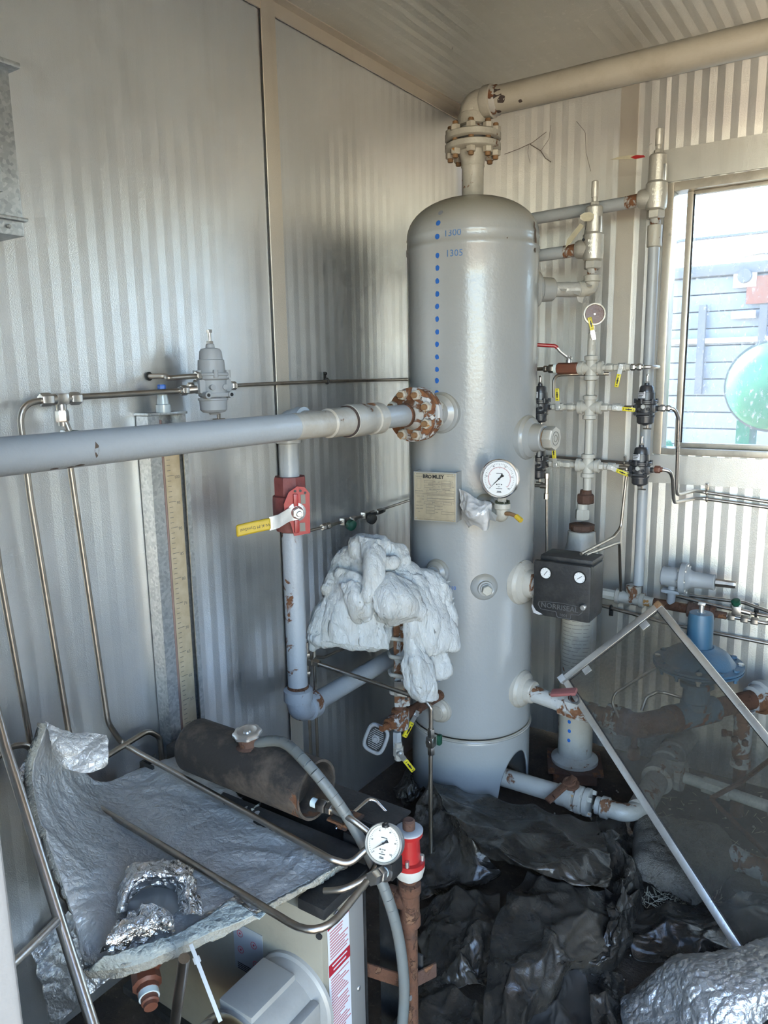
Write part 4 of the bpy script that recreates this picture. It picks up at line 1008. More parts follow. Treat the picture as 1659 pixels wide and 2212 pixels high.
# cream plug on the front of the body
for r_ in (r0,):
    MB().hexa((0.0, -0.036, 0.012), (0, -1, 0), 0.010, 0.010).build('front_plug', 'zinc', r_, 35, world=False)
SCR = Matrix.Scale(0.80, 4)
dup(r0, mat4((XRg - 0.008, YH, z3 - 0.006), (0, 0, 1), rx) @ SCR, 'black filter regulator right of the manifold, lower one with rusty screw', RG)
dup(r0, mat4((XLg, YH, z2 - 0.004), (0, 0, 1), rx) @ SCR, 'black filter regulator half hidden by the vessel, upper one', RG)
dup(r0, mat4((XLg - 0.002, YH, z3 - 0.006), (0, 0, 1), rx) @ SCR, 'black filter regulator half hidden by the vessel, lower one', RG)
# outlet tubes of the right-hand regulators, clamped together on the wall
YW = -0.022
def wallp(px, py): return onY(px, py, YW)
ta = tubing('steel_tube', 'upper of two steel tubes bending from the black regulators to the wall clamp', [(XRg + 0.05, YH, z2), Vector((XRg + 0.085, YH + 0.01, z2)), onY(1466, 905, YH + 0.03), onY(1461, 1070, YH + 0.08), onY(1500, 1060, -0.05), wallp(1520, 1063), wallp(1659, 1084), Vector((1.9, YW, wallp(1659, 1084).z - 0.012))], r=0.0058, rad=0.03, mat='stainless')
hexnut(ta, Vector((XRg + 0.044, YH, z2)), (1, 0, 0), 0.016, 0.011); hexnut(ta, Vector((XRg + 0.062, YH, z2)), (1, 0, 0), 0.012, 0.0095)
tb = tubing('steel_tube', 'lower of two steel tubes bending from the black regulators to the wall clamp', [(XRg + 0.04, YH, z3), Vector((XRg + 0.08, YH + 0.01, z3 - 0.002)), onY(1453, 1035, YH + 0.03), onY(1456, 1086, YH + 0.06), onY(1498, 1077, -0.05), wallp(1520, 1077), wallp(1659, 1096), Vector((1.9, YW, wallp(1659, 1096).z - 0.012))], r=0.0058, rad=0.025, mat='stainless')
hexnut(tb, Vector((XRg + 0.036, YH, z3)), (1, 0, 0), 0.018, 0.012, 'copper_red')
for i_, t_ in enumerate((ta, tb)):
    p_ = wallp(1527, 1064 + i_ * 14)
    MB().torus(p_, (1, 0, 0), 0.0072, 0.0036, 14, 6).build('clamp', 'stainless_dull', t_)
MB().box(wallp(1527, 1052) + Vector((0, 0.006, 0)), (0.012, 0.004, 0.024), None, 0.001).lathe(wallp(1527, 1050), (0, -1, 0), [(0, 0.006), (0.006, 0.005)], 10).build('clamp_screw', 'stainless_dull', ta)
# wall tube behind the lower row
t5 = tubing('steel_tube', 'dark steel tube clamped on the back wall behind the lower manifold branch', [(0.10, -0.02, onY(1190, 986, -0.02).z), onY(1190, 986, -0.02), onY(1352, 1000, -0.02), onY(1400, 1005, -0.02)], r=0.0052)
p_ = onY(1349, 1000, -0.02); MB().torus(p_, (1, 0, 0), 0.0065, 0.0034, 14, 6).box(p_ + Vector((0, 0.006, 0.014)), (0.010, 0.004, 0.022), None, 0.001).lathe(p_ + Vector((0, 0.002, 0.020)), (0, -1, 0), [(0, 0.005), (0.006, 0.004)], 8).build('clamp', 'stainless_dull', t5)
# drain tubes of the left regulators
f_ = onY(1181, 1050, YH)
t6 = tubing('steel_tube', 'steel tube with a cross fitting hanging below the left black regulators', [Vector((f_.x, YH, z3 - 0.05)), f_, onY(1181, 1200, YH)], r=0.0045)
MB().lathe(f_ + Vector((0, 0, 0.045)), (0, 0, -1), [(0, 0.010), (0.018, 0.010), (0.019, 0.007), (0.070, 0.007), (0.071, 0.010), (0.09, 0.010)], 8).lathe(f_, (-1, -0.1, 0), [(0, 0.009), (0.022, 0.009), (0.024, 0.006), (0.055, 0.006)], 10).build('cross_fitting', 'stainless_dull', t6)
tubing('steel_tube', 'thin steel tube beside the vessel edge above the black controller', [onY(1147, 985, YH), onY(1146, 1205, YH)], r=0.004)

# ---------------------------------------------------------------- pot under the manifold
pxX, pyY = 0.598, -0.262
pot = thing('filter_pot', 'grey upright filter pot with rust spots standing behind the vessel', 'filter vessel', (pxX, pyY, 0.05))
def PZ(py): return onY(1255, py, pyY).z
zn = PZ(1140)
MB().lathe((pxX, pyY, 0.075), (0, 0, 1), [(0, 0.060), (0.68, 0.060), (0.70, 0.060), (0.715, 0.064), (PZ(1215) - 0.075, 0.064), (PZ(1190) - 0.075, 0.056), (PZ(1172) - 0.075, 0.048), (PZ(1148) - 0.075, 0.046), (PZ(1146) - 0.075, 0.042)], 40).build('body', 'pipe_paint_worn', pot, 30)
MB().lathe((pxX, pyY, PZ(1148)), (0, 0, 1), [(0, 0.036), (0.008, 0.037), (0.010, 0.044), (0.024, 0.044), (0.027, 0.036)], 10).build('collar', 'rust_dark', pot, 30)
MB().hexa((pxX, pyY, PZ(1122)), (0, 0, 1), PZ(1100) - PZ(1122), 0.024).lathe((pxX, pyY, PZ(1102)), (0, 0, 1), [(0, 0.018), (PZ(1088) - PZ(1102), 0.018)], 18).build('bushing', 'manifold_cream', pot)
un = MB().hexa((XH - 0.004, YH, PZ(1088)), (0, 0, 1), PZ(1068) - PZ(1088), 0.029, n=8).lathe((XH - 0.004, YH, PZ(1070)), (0, 0, 1), [(0, 0.020), (0.018, 0.018)], 20); un.build('union', 'rust_dark', man)
MB().lathe((pxX, pyY, 0.055), (0, 0, 1), [(0, 0.082), (0.012, 0.082), (0.02, 0.07), (0.03, 0.061)], 40).build('base_ring', 'pipe_paint_worn', pot)
MB().box((pxX, pyY, 0.046), (0.19, 0.17, 0.012), Matrix.Rotation(0.4, 4, 'Z'), 0.003).box((pxX, pyY, 0.02), (0.15, 0.13, 0.05), Matrix.Rotation(0.4, 4, 'Z'), 0.003).build('base_plate', 'rust_dark', pot)
# paper label on the pot
lw = lambda a, z, o=0.0008: Vector((pxX + (0.060 + o) * math.cos(a), pyY + (0.060 + o) * math.sin(a), z))
paint('old_paper', (0.42, 0.38, 0.31), 0.7, dirt=0.3, ds=30, bmp=0)
plb = MB().grid(lambda u, v: lw(-2.35 + u * 1.9, 0.42 + v * 0.24), 20, 2).build('paper_label', 'old_paper', pot)
ln = MB()
for i in range(15):
    for a_, w_ in ((-2.25, 0.5 + 0.1 * (i % 3)), (-1.60 + 0.08 * (i % 2), 0.35 + 0.1 * (i % 4)), (-0.98, 0.2 + 0.1 * (i % 3))):
        ln.grid(lambda u, v: lw(a_ + u * w_, 0.43 + i * 0.0135 + v * 0.0022, 0.0011), 5, 1)
ln.grid(lambda u, v: lw(-2.2 + u * 0.9, 0.635 + v * 0.014, 0.0011), 16, 1)
ln.build('label_print', 'ink_grey', plb, 0)['kind'] = 'stuff'
for px, py in ((1233, 1462), (1231, 1558), (1231, 1578), (1230, 1598), (1246, 1445)):
    p = onY(px, py, pyY - 0.055); a = math.atan2(p.y - pyY, p.x - pxX)
    mb = MB(); mb.add([lw(a, p.z, 0.0012)] + [lw(a + 0.10 * math.cos(t * PI / 5), p.z + 0.007 * math.sin(t * PI / 5), 0.0008) for t in range(10)], [(0, 1 + t, 1 + (t + 1) % 10) for t in range(10)]); mb.build('paint_dot', 'marker_blue', pot, 0)

# ---------------------------------------------------------------- relief valves
def relief(name, label, o, out_len, H_, tagside, s=1.0, drop=0.0):
    t = thing(name, label, 'relief valve', o, group='spring relief valves on the vessel')
    o = Vector(o); U = Vector((0, 0, 1))
    MB().lathe(o, U, [(0, 0.0165), (0.020, 0.0165)], 20).build('inlet_thread', 'pipe_paint_rusty', t)
    MB().hexa(o + U * 0.018, U, 0.026, 0.028).build('inlet_hex', 'relief_silver', t)
    b = MB().lathe(o + U * 0.044, U, [(0, 0.026), (0.004, 0.031), (0.020, 0.033), (0.078, 0.033), (0.082, 0.030), (0.086, 0.0275)], 30)
    b.lathe(o + U * 0.082, (-1, 0, 0), [(0, 0.030), (0.034, 0.030), (0.048, 0.029), (0.054, 0.026), (0.056, 0.022)], 28)
    bo = b.build('body', 'relief_silver', t, 30)
    fm_ = Vector((0.30, -0.95, 0)).normalized(); fx = Vector((0.95, 0.30, 0))
    for i, w_ in enumerate(('RELIEF', 'VALVE', 'WCB')):
        m4 = Matrix(((fx.x, 0, fm_.x, 0), (fx.y, 0, fm_.y, 0), (0, 1, 0, 0), (0, 0, 0, 1))); q = o + U * (0.100 - i * (0.014 if i < 2 else 0.017)) + fm_ * 0.0325; m4.translation = q
        text_mb(w_, m4, 0.011, 0.0016).build('cast_lettering', 'relief_silver', bo, 0)
    MB().lathe(o + U * 0.128, U, [(0, 0.0275), (0.076, 0.0265), (0.080, 0.024), (0.084, 0.013)], 30).build('bonnet', 'relief_silver', t, 30)
    MB().box(o + U * 0.150 + Vector((0.026, -0.012, 0)), (0.010, 0.012, 0.05), None, 0.002).build('rating_plate', 'zinc', t)
    MB().hexa(o + U * 0.210, U, 0.012, 0.014).lathe(o + U * 0.222, U, [(0, 0.009), (0.012, 0.009), (0.013, 0.0105), (0.020, 0.0105), (0.021, 0.011), (0.060, 0.0108), (0.062, 0.009)], 20).build('cap', 'relief_silver', t)
    # outlet pipe to the left
    zo = o + U * 0.082
    MB().cyl(zo + Vector((-0.050, 0, 0)), zo + Vector((-0.095, 0, -drop * 0.2)), 0.0200, 22).build('outlet_thread', 'pipe_paint_rusty', t)
    MB().cyl(zo + Vector((-0.09, 0, -drop * 0.2)), zo + Vector((-out_len, 0, -drop)), 0.0198, 22).build('outlet_pipe', 'pipe_paint', t)
    return t, o
rb = Vector((AX.x + 0.402 * math.cos(aR1), AX.y + 0.402 * math.sin(aR1), 1.686))
# branch from the vessel to relief valve one
rbp = thing('relief_branch', 'short branch pipe with peeling foil coat and elbow under the nearer relief valve', 'pipe', rb)
pa_ = AX + dQ * 0.26 + Vector((0, 0, 1.686))
paint('foil_coat', (0.55, 0.54, 0.50), 0.30, 0.35, rust=0.0, dirt=0.15, bmp=1.6, bs=26)
MB().cyl(AX + dQ * 0.255 + Vector((0, 0, 1.686)), rb + Vector((0, 0, 0)) - dQ * 0.045, 0.0235, 24).build('coated_pipe', 'foil_coat', rbp)
fl_ = MB()
for i in range(5):
    c0 = pa_ + dQ * (0.02 + i * 0.022); a = i * 1.7
    nn = Vector((0, 0, 1)) * math.sin(a) + Vector((dQ.y, -dQ.x, 0)) * abs(math.cos(a))
    fl_.add([c0 + nn * 0.024, c0 + dQ * 0.025 + nn * 0.0245, c0 + dQ * 0.018 + nn * 0.034 + Vector((0, 0, -0.012)), c0 + dQ * 0.004 + nn * 0.032 + Vector((0, 0, -0.008))], [(0, 1, 2, 3)])
flo = fl_.build('peeling_flake', 'foil_coat', rbp, 0); flo.modifiers.new('s', 'SOLIDIFY').thickness = 0.0006
e = MB().tube([rb - dQ * 0.05, rb, rb + Vector((0, 0, 0.045))], 0.021, 20, rad=0.026, seg=8)
e.lathe(rb - dQ * 0.048, dQ, [(0, 0.023), (0.002, 0.0265), (0.018, 0.0265), (0.02, 0.022)], 24); e.lathe(rb + Vector((0, 0, 0.024)), (0, 0, 1), [(0, 0.021), (0.002, 0.0265), (0.020, 0.0265), (0.022, 0.022)], 24)
e.build('elbow', 'flange_cream', rbp, 35)
r1, o1 = relief('relief_valve', 'silver relief valve with yellow tag above the elbow nearest the vessel', rb + Vector((0, 0, 0.046)), 0.46, 0.28, 1, drop=0.012)
# hanging tags
def tagpoly(parent, pts, mat, name='tag'):
    mb = MB(); mb.add(pts, [tuple(range(len(pts)))]); o = mb.build(name, mat, parent, 0); o.modifiers.new('s', 'SOLIDIFY').thickness = 0.001; return o
paint('tag_cream', (0.52, 0.47, 0.33), 0.5, dirt=0.2, ds=30)
Yv = o1.y - 0.05
cen = onY(1268, 468, Yv); tagpoly(r1, [cen + Vector((0.022 * math.cos(k * PI / 4 + 0.4), 0.006 * math.cos(k), 0.014 * math.sin(k * PI / 4 + 0.4))) for k in range(8)], 'tag_cream', 'round_tag')
tagpoly(r1, [onY(1254, 482, Yv), onY(1262, 488, Yv), onY(1234, 524, Yv + 0.01), onY(1222, 535, Yv + 0.01), onY(1225, 518, Yv + 0.01)], 'tag_cream', 'strip_tag')
MB().tube([onY(1268, 478, Yv), onY(1262, 505, Yv), onY(1261, 518, Yv)], 0.0006, 4).lathe(onY(1261, 518, Yv), (0, -1, 0), [(0, 0.0045), (0.004, 0.0045)], 10).build('lead_seal', 'rubber_black', r1)
YD = -0.14
XD = 0.762
zr2 = onY(1405, 487, YD).z
r2, o2 = relief('relief_valve', 'silver relief valve with faded red tag beside the window top', Vector((XD, YD, zr2)), 0.62, 0.28, 1, drop=0.02)
Yv = YD - 0.04
tg = tagpoly(r2, [onY(1391, 336, Yv), onY(1394, 340, Yv), onY(1370, 344, Yv), onY(1318, 345, Yv), onY(1340, 338, Yv), onY(1372, 334, Yv)], 'tag_cream', 'tag'); tagpoly(r2, [onY(1391, 335.5, Yv - .002), onY(1394, 339.5, Yv - .002), onY(1372, 343.5, Yv - .002), onY(1362, 340, Yv - .002), onY(1374, 335, Yv - .002)], 'bright_red', 'tag_band')
MB().tube([onY(1392, 336, Yv), onY(1403, 312, Yv), onY(1408, 310, Yv)], 0.0007, 4).build('seal_wire', 'stainless_dull', r2)
# downcomer pipe below the second relief valve
zdn = 0.70
dc = thing('relief_riser', 'tall thin grey riser pipe carrying the relief valve by the window', 'pipe', (XD, YD, zdn))
MB().cyl((XD, YD, zdn), (XD, YD, zr2 - 0.06), 0.0172, 24).build('pipe', 'pipe_paint', dc)
MB().lathe((XD, YD, zr2 - 0.068), (0, 0, 1), [(0, 0.018), (0.002, 0.0225), (0.066, 0.0225), (0.068, 0.018)], 24).build('coupling', 'flange_cream', dc)

# ---------------------------------------------------------------- black pneumatic level controller
YC = -0.615
cbx0 = onY(1157, 1280, YC).x; cbx1 = onY(1279, 1280, YC).x; cz1 = onY(1215, 1217, YC).z; cz0 = onY(1215, 1335, YC).z
cb = thing('level_controller', 'black boxed level controller with two small gauges on the vessel side', 'controller', (cbx0, YC, cz0))
cw, chh = cbx1 - cbx0, cz1 - cz0; cc = Vector(((cbx0 + cbx1) / 2, YC + 0.055, (cz0 + cz1) / 2))
MB().box(cc, (cw, 0.11, chh), None, 0.012).build('case', 'box_black', cb, 40)
MB().box(cc + Vector((-0.004, -0.052, 0.0)), (cw + 0.004, 0.022, chh + 0.004), None, 0.009).build('cover', 'box_black', cb, 40)
MB().box(cc + Vector((0, 0.01, chh / 2 + 0.006)), (cw * 0.94, 0.10, 0.018), None, 0.007).build('hood', 'box_black', cb, 40)
def CFp(u, v, k=0.0): return Vector((cbx0 + u * cw, YC - 0.0085 - k, cz1 - v * chh))
for u, v, a in ((0.20, 0.20, 2.2), (0.80, 0.20, 2.5)):
    p = CFp(u, v)
    gz_ = MB().lathe(p, (0, -1, 0), [(0, 0.019), (0.004, 0.019), (0.004, 0.0165)], 28, cap=False).build('gauge_window', 'rubber_black', cb)
    MB().lathe(p + Vector((0, 0.0, 0)), (0, -1, 0), [(0, 0.0165), (0.0015, 0.0165)], 28).build('gauge_dial', 'dial_white', cb)
    MB().box(p + Vector((0, -0.0022, 0)), (0.018, 0.0008, 0.0014), Matrix.Rotation(a, 4, 'Y')).build('needle', 'ink_black', cb)
    tkm = MB()
    for k_ in range(9):
        t_ = -0.8 + k_ * (PI + 1.6) / 8; tkm.box(p + Vector((0.0135 * math.cos(t_), -0.0020, 0.0135 * math.sin(t_))), (0.003, 0.0004, 0.0007), Matrix.Rotation(-t_, 4, 'Y'))
    tkm.build('dial_marks', 'ink_grey', cb, 0)
plain('emboss_grey', (0.10, 0.10, 0.10), 0.6)
FX = Matrix(((1, 0, 0, 0), (0, 0, -1, 0), (0, 1, 0, 0), (0, 0, 0, 1)))
m4 = FX.copy(); m4.translation = CFp(0.455, 0.80, 0.0002); text_mb('NORRISEAL', m4, 0.0225, 0.0016).build('cast_lettering', 'emboss_grey', cb, 0)
m4 = FX.copy(); m4.translation = CFp(0.53, 0.935, 0.0002); text_mb('1001', m4, 0.013, 0.0012).build('cast_lettering', 'emboss_grey', cb, 0)
ol = [CFp(u, v, 0.0004) for u, v in ((0.09, 0.74), (0.5, 0.71), (0.80, 0.73), (0.88, 0.80), (0.80, 0.88), (0.66, 0.885), (0.66, 0.98), (0.42, 0.98), (0.40, 0.885), (0.12, 0.88), (0.07, 0.80), (0.09, 0.74))]
MB().tube(ol, 0.0009, 5, rad=0.004).build('cast_outline', 'emboss_grey', cb, 0)
MB().lathe(CFp(0.90, 0.70), (0, -1, 0), [(0, 0.006), (0.012, 0.006), (0.013, 0.008), (0.020, 0.008), (0.022, 0.006)], 14).build('cover_knob', 'zinc', cb)
MB().add([CFp(-0.03, 0.80, 0.006), CFp(0.06, 0.90, 0.012), CFp(0.17, 0.965, 0.006), CFp(0.10, 0.985, 0.005), CFp(0.0, 0.97, 0.004), CFp(-0.04, 0.86, 0.004)], [(0, 1, 5), (1, 2, 3), (1, 3, 4), (1, 4, 5)]).build('torn_tape', 'label_white', cb, 0)
MB().lathe(oN + dN * 0.06, dN, [(0, 0.036), (0.02, 0.035), (0.022, 0.040), (0.040, 0.040), (0.06, 0.034)], 28).build('mounting_neck', 'pipe_paint_rusty', cb)
# tubes into the controller top
bt = Vector((cc.x + 0.03, YC + 0.06, cz1 + 0.02))
tubing('copper_tube', 'tarnished tube slanting from the lower black regulator down to the controller', [onY(1354, 1020, YH + 0.02), onY(1341, 1140, YH + 0.02), onY(1325, 1160, YH - 0.03), bt], r=0.005, mat='stainless_dull', rad=0.03)
tubing('copper_tube', 'tarnished tube arching from the controller top down behind the riser', [bt + Vector((0.012, 0.01, -0.004)), onY(1325, 1176, YH - 0.06), onY(1338, 1172, YH), onY(1341, 1276, -0.16)], r=0.005, mat='stainless_dull', rad=0.02)

# ---------------------------------------------------------------- supply line along the back wall and the grey spring regulator
YS = -0.14
def S(px, py): return onY(px, py, YS)
lz0 = S(1300, 1281); lz1 = S(1545, 1326)
sdir = (lz1 - lz0).normalized()
sup = thing('supply_line', 'cream supply pipe run with tee below the riser along the back wall', 'pipe', lz0)
def SL(px): 
    t = (px - 1300) / 245.0; return onY(px, 1281 + t * 45, YS)
def seg(pa, pb, r, mat, name, n=22, lip=0.0):
    a, b_ = SL(pa), SL(pb); L = (b_ - a).length
    return MB().lathe(a, b_ - a, [(0, r * 0.93), (0.002, r), (L - 0.002, r), (L, r * 0.93)] if not lip else [(0, r), (0.002, r + lip), (0.014, r + lip), (0.016, r), (L - 0.016, r), (L - 0.014, r + lip), (L - 0.002, r + lip), (L, r)], n).build(name, mat, sup, 30)
seg(1270, 1305, 0.014, 'manifold_cream', 'nipple'); seg(1300, 1332, 0.019, 'manifold_cream', 'fitting', 8); seg(1330, 1392, 0.022, 'pipe_paint_worn', 'tee', lip=0.004); seg(1390, 1412, 0.017, 'nut_cream', 'nipple'); seg(1410, 1490, 0.016, 'rust', 'pipe'); seg(1485, 1545, 0.022, 'rust_dark', 'valve_body', lip=0.004); seg(1545, 1570, 0.012, 'rust_dark', 'nipple')
tc_ = SL(1368)
MB().lathe(tc_, (0, 0, 1), [(0, 0.020), (0.022, 0.020), (0.024, 0.026), (0.048, 0.026), (0.05, 0.02)], 24).build('tee_branch', 'pipe_paint_worn', sup)
s1 = SL(1560); s2 = SL(1620)
ut = thing('steel_tube', 'steel tube with green knob valve and return bend at the right edge', 'tube', s1)
MB().tube([s1, s2, SL(1656) + Vector((0, 0, 0.0)), SL(1672) + Vector((0, 0, 0.012)), SL(1660) + Vector((0, 0.03, 0.03)), SL(1600) + Vector((0, 0.05, 0.04)), SL(1480) + Vector((0, 0.06, 0.03))], 0.0062, 12, rad=0.02).build('tube', 'stainless', ut)
for px in (1572, 1600, 1622): MB().hexa(SL(px), sdir, 0.022, 0.0125).build('tube_nut', 'stainless', ut)
k0 = onY(1592, 1318, YS - 0.01)
MB().box(k0, (0.028, 0.03, 0.03), None, 0.004).cyl(k0 + Vector((0.01, 0, 0)), k0 + Vector((0.04, 0, -0.004)), 0.008, 12).build('valve_block', 'stainless', ut)
MB().lathe(k0 + Vector((0, 0, 0.012)), (-0.2, -0.4, 0.9), [(0, 0.006), (0.010, 0.006), (0.011, 0.014), (0.024, 0.014), (0.026, 0.011)], 12).build('valve_knob', 'green_handle', ut)
# wall tubes below (pair clamped to the wall)
tw = tubing('steel_tube', 'steel tube clamped low on the back wall behind the leaning glass', [(0.10, -0.022, onY(1300, 1310, -0.022).z + 0.03), onY(1300, 1308, -0.022), onY(1455, 1350, -0.022), onY(1659, 1390, -0.022), Vector((1.9, -0.022, onY(1659, 1390, -0.022).z - 0.02))], r=0.0062)
p_ = onY(1320, 1313, -0.024); MB().torus(p_, (1, 0, 0), 0.008, 0.004, 14, 6).box(p_ + Vector((0, 0.004, -0.016)), (0.014, 0.006, 0.03), None, 0.001).build('clamp', 'rubber_black', tw)
tw2 = tubing('steel_tube', 'steel tube on the back wall beside the green knob valve', [onY(1440, 1282, -0.022), onY(1560, 1312, -0.022), onY(1632, 1326, -0.022), onY(1659, 1331, -0.022), Vector((1.9, -0.022, onY(1659, 1331, -0.022).z - 0.02))], r=0.0058)
p_ = onY(1633, 1327, -0.024); MB().torus(p_, (1, 0, 0), 0.008, 0.004, 14, 6).box(p_ + Vector((0, 0.004, 0.018)), (0.014, 0.006, 0.03), None, 0.001).build('clamp', 'rubber_black', tw2)
# grey spring-loaded regulator lying on its side
ga = S(1428, 1243); gb_ = S(1590, 1264); gd = (gb_ - ga).normalized(); gL = (gb_ - ga).length
sr = thing('spring_regulator', 'grey spring case regulator lying sideways on the supply line', 'regulator', ga)
def G(f): return ga + gd * (gL * f)
MB().lathe(G(0), gd, [(0, 0.012), (0.002, 0.028), (0.006, 0.032), (gL * 0.26, 0.033), (gL * 0.28, 0.045)], 32).build('actuator_case', 'cast_grey', sr)
fd = MB().lathe(G(0.27), gd, [(0, 0.050), (0.003, 0.053), (0.018, 0.053), (0.021, 0.050)], 36)
fd.build('diaphragm_flange', 'cast_grey', sr)
X_, Y_, Z_ = frame(gd)
for k_ in range(8):
    a = k_ * PI / 4; MB().hexa(G(0.27) + gd * 0.0 + (X_ * math.cos(a) + Y_ * math.sin(a)) * 0.046 - gd * 0.004, gd, 0.028, 0.0055).build('bolt', 'zinc', sr)
MB().lathe(G(0.36), gd, [(0, 0.044), (0.008, 0.032), (0.02, 0.027), (gL * 0.34, 0.025), (gL * 0.36, 0.027), (gL * 0.375, 0.024)], 32).build('spring_case', 'cast_grey', sr)
MB().lathe(G(0.74), gd, [(0, 0.014), (gL * 0.22, 0.012), (gL * 0.24, 0.012), (gL * 0.26, 0.010)], 8).build('adjusting_cap', 'stainless_dull', sr)
MB().tube([G(0.18) + Vector((0, 0, -0.02)), G(0.16) + Vector((0, 0, -0.045)), SL(1448)], 0.014, 16, rad=0.02).box(G(0.2) + Vector((-0.01, 0, -0.048)), (0.06, 0.045, 0.012), None, 0.004).build('body', 'cast_grey', sr)
# ---------------------------------------------------------------- rusty dump line from the vessel to the right
zr_ = 0.395
A0 = oB + dB * 0.05
pt = [Vector((A0.x, A0.y, zr_ + 0.015)), Vector((0.69, -0.556, zr_)), Vector((0.88, -0.566, zr_ - 0.004)), Vector((0.955, -0.482, zr_ - 0.004)), Vector((1.06, -0.34, zr_)), Vector((1.22, -0.11, zr_ + 0.006))]
dl = thing('dump_line', 'rusty dump line pipe curving right behind the leaning glass', 'pipe', pt[1])
e1 = (pt[2] - pt[1]).normalized(); e2 = (pt[5] - pt[3]).normalized()
MB().tube([pt[0], pt[1]], 0.026, 20).build('nipple', 'pipe_paint_rusty', dl)
MB().lathe(pt[1] + e1 * 0.045, e1, [(0, 0.026), (0.002, 0.032), (0.03, 0.032), (0.032, 0.027), (0.06, 0.027)], 26).build('coupling', 'pipe_paint_rusty', dl, 30)
MB().lathe(pt[1] + e1 * 0.105, e1, [(0, 0.038), (0.004, 0.046), (0.022, 0.046), (0.024, 0.040), (0.030, 0.040), (0.034, 0.044), (0.044, 0.044), (0.046, 0.03)], 10).build('union', 'pipe_paint_rusty', dl, 30)
MB().tube([pt[1] + e1 * 0.14, pt[2] + e1 * 0.015, pt[3] + e2 * 0.03], 0.037, 28, rad=0.09, seg=12).lathe(pt[1] + e1 * 0.145, e1, [(0, 0.036), (0.003, 0.042), (0.026, 0.042), (0.03, 0.037)], 28).lathe(pt[3] + e2 * 0.0, e2, [(0, 0.036), (0.003, 0.042), (0.030, 0.042), (0.034, 0.036)], 28).build('elbow', 'rust', dl, 30)
MB().lathe(pt[3] + e2 * 0.03, e2, [(0, 0.034), (0.004, 0.040), (0.15, 0.040), (0.154, 0.034)], 30).build('regulator_body', 'blue_rusty', dl, 30)
q5 = pt[3] + e2 * 0.18
MB().cyl(q5, q5 + e2 * 0.17, 0.030, 26).build('pipe', 'rust', dl)
q6 = pt[3] + e2 * 0.33
MB().lathe(q6, e2, [(0, 0.034), (0.004, 0.042), (0.03, 0.044), (0.034, 0.054), (0.060, 0.054), (0.064, 0.044), (0.10, 0.040)], 12).build('end_union', 'pipe_paint_rusty', dl, 30)
dv = pt[2] + Vector((0.0, 0.01, -0.03))
MB().cyl(dv, dv + Vector((0, 0, -0.05)), 0.010, 12).lathe(dv + Vector((0, 0, -0.045)), (0, 0, -1), [(0, 0.014), (0.012, 0.019), (0.034, 0.019), (0.04, 0.012)], 10).build('drain_plug', 'rust', dl)
# rusty ball valve with a red dipped handle
bx = pt[1] + e1 * 0.0
bvr = thing('ball_valve', 'rust stained ball valve with faded red handle on the vessel side', 'valve', bx)
MB().lathe(bx - e1 * 0.045, e1, [(0, 0.026), (0.002, 0.033), (0.020, 0.033), (0.022, 0.035), (0.075, 0.035), (0.078, 0.031), (0.092, 0.031), (0.094, 0.026)], 8).build('body', 'pipe_paint_rusty', bvr, 30)
MB().lathe(bx + Vector((0, 0, 0.028)), (0.1, -0.35, 1), [(0, 0.018), (0.012, 0.017), (0.014, 0.009), (0.026, 0.009)], 16).build('stem', 'rust_dark', bvr)
hb = bx + Vector((0.002, -0.02, 0.056))
MB().lathe(hb + Vector((0.012, -0.012, -0.012)), (0.2, -0.8, 0.5), [(0, 0.014), (0.020, 0.015), (0.020, 0.012), (0.006, 0.010)], 18, cap=False).build('handle_socket', 'rubber_black', bvr)
hg = MB().box(hb + Vector((-0.022, -0.014, 0.004)), (0.084, 0.030, 0.012), Matrix.Rotation(-0.28, 4, 'Y') @ Matrix.Rotation(0.30, 4, 'X'), 0.005)
paint('faded_red', (0.34, 0.12, 0.11), 0.4, dirt=0.12)
hg.build('handle', 'faded_red', bvr)

# ---------------------------------------------------------------- blue diaphragm regulator on the dump line
bc = pt[3] + e2 * 0.105; bX, bY = bc.x, bc.y
def BZ(py): return onY(1503, py, bY).z
br_ = thing('diaphragm_regulator', 'blue diaphragm regulator with wide bolted casing behind the leaning glass', 'regulator', (bX, bY, zr_))
zc = BZ(1432)
MB().lathe((bX, bY, zc), (0, 0, 1), [(0, 0.128), (0.004, 0.1285), (0.007, 0.1285), (0.009, 0.104), (0.016, 0.098), (0.034, 0.086), (0.046, 0.066), (0.050, 0.050), (0.056, 0.042)], 56).build('upper_casing', 'blue_paint', br_, 30)
MB().lathe((bX, bY, zc - 0.002), (0, 0, -1), [(0, 0.1285), (0.006, 0.128), (0.008, 0.100), (0.020, 0.092), (0.040, 0.064), (0.046, 0.046), (0.052, 0.042)], 56).build('lower_casing', 'blue_paint', br_, 30)
for k_ in range(12):
    a = 2 * PI * (k_ + 0.4) / 12; b0 = Vector((bX + 0.116 * math.cos(a), bY + 0.116 * math.sin(a), 0))
    MB().hexa(b0 + Vector((0, 0, zc + 0.008)), (0, 0, 1), 0.007, 0.009).lathe(b0 + Vector((0, 0, zc - 0.008)), (0, 0, -1), [(0, 0.0085), (0.008, 0.0085), (0.009, 0.005), (0.018, 0.005)], 6).build('bolt', 'blue_paint' if k_ % 3 else 'zinc', br_)
MB().lathe((bX, bY, zc + 0.050), (0, 0, 1), [(0, 0.040), (0.004, 0.037), (BZ(1328) - zc - 0.054, 0.036), (BZ(1322) - zc - 0.05, 0.033), (BZ(1322) - zc - 0.048, 0.0)], 32).build('spring_case', 'blue_bright', br_, 30)
zs_ = BZ(1328)
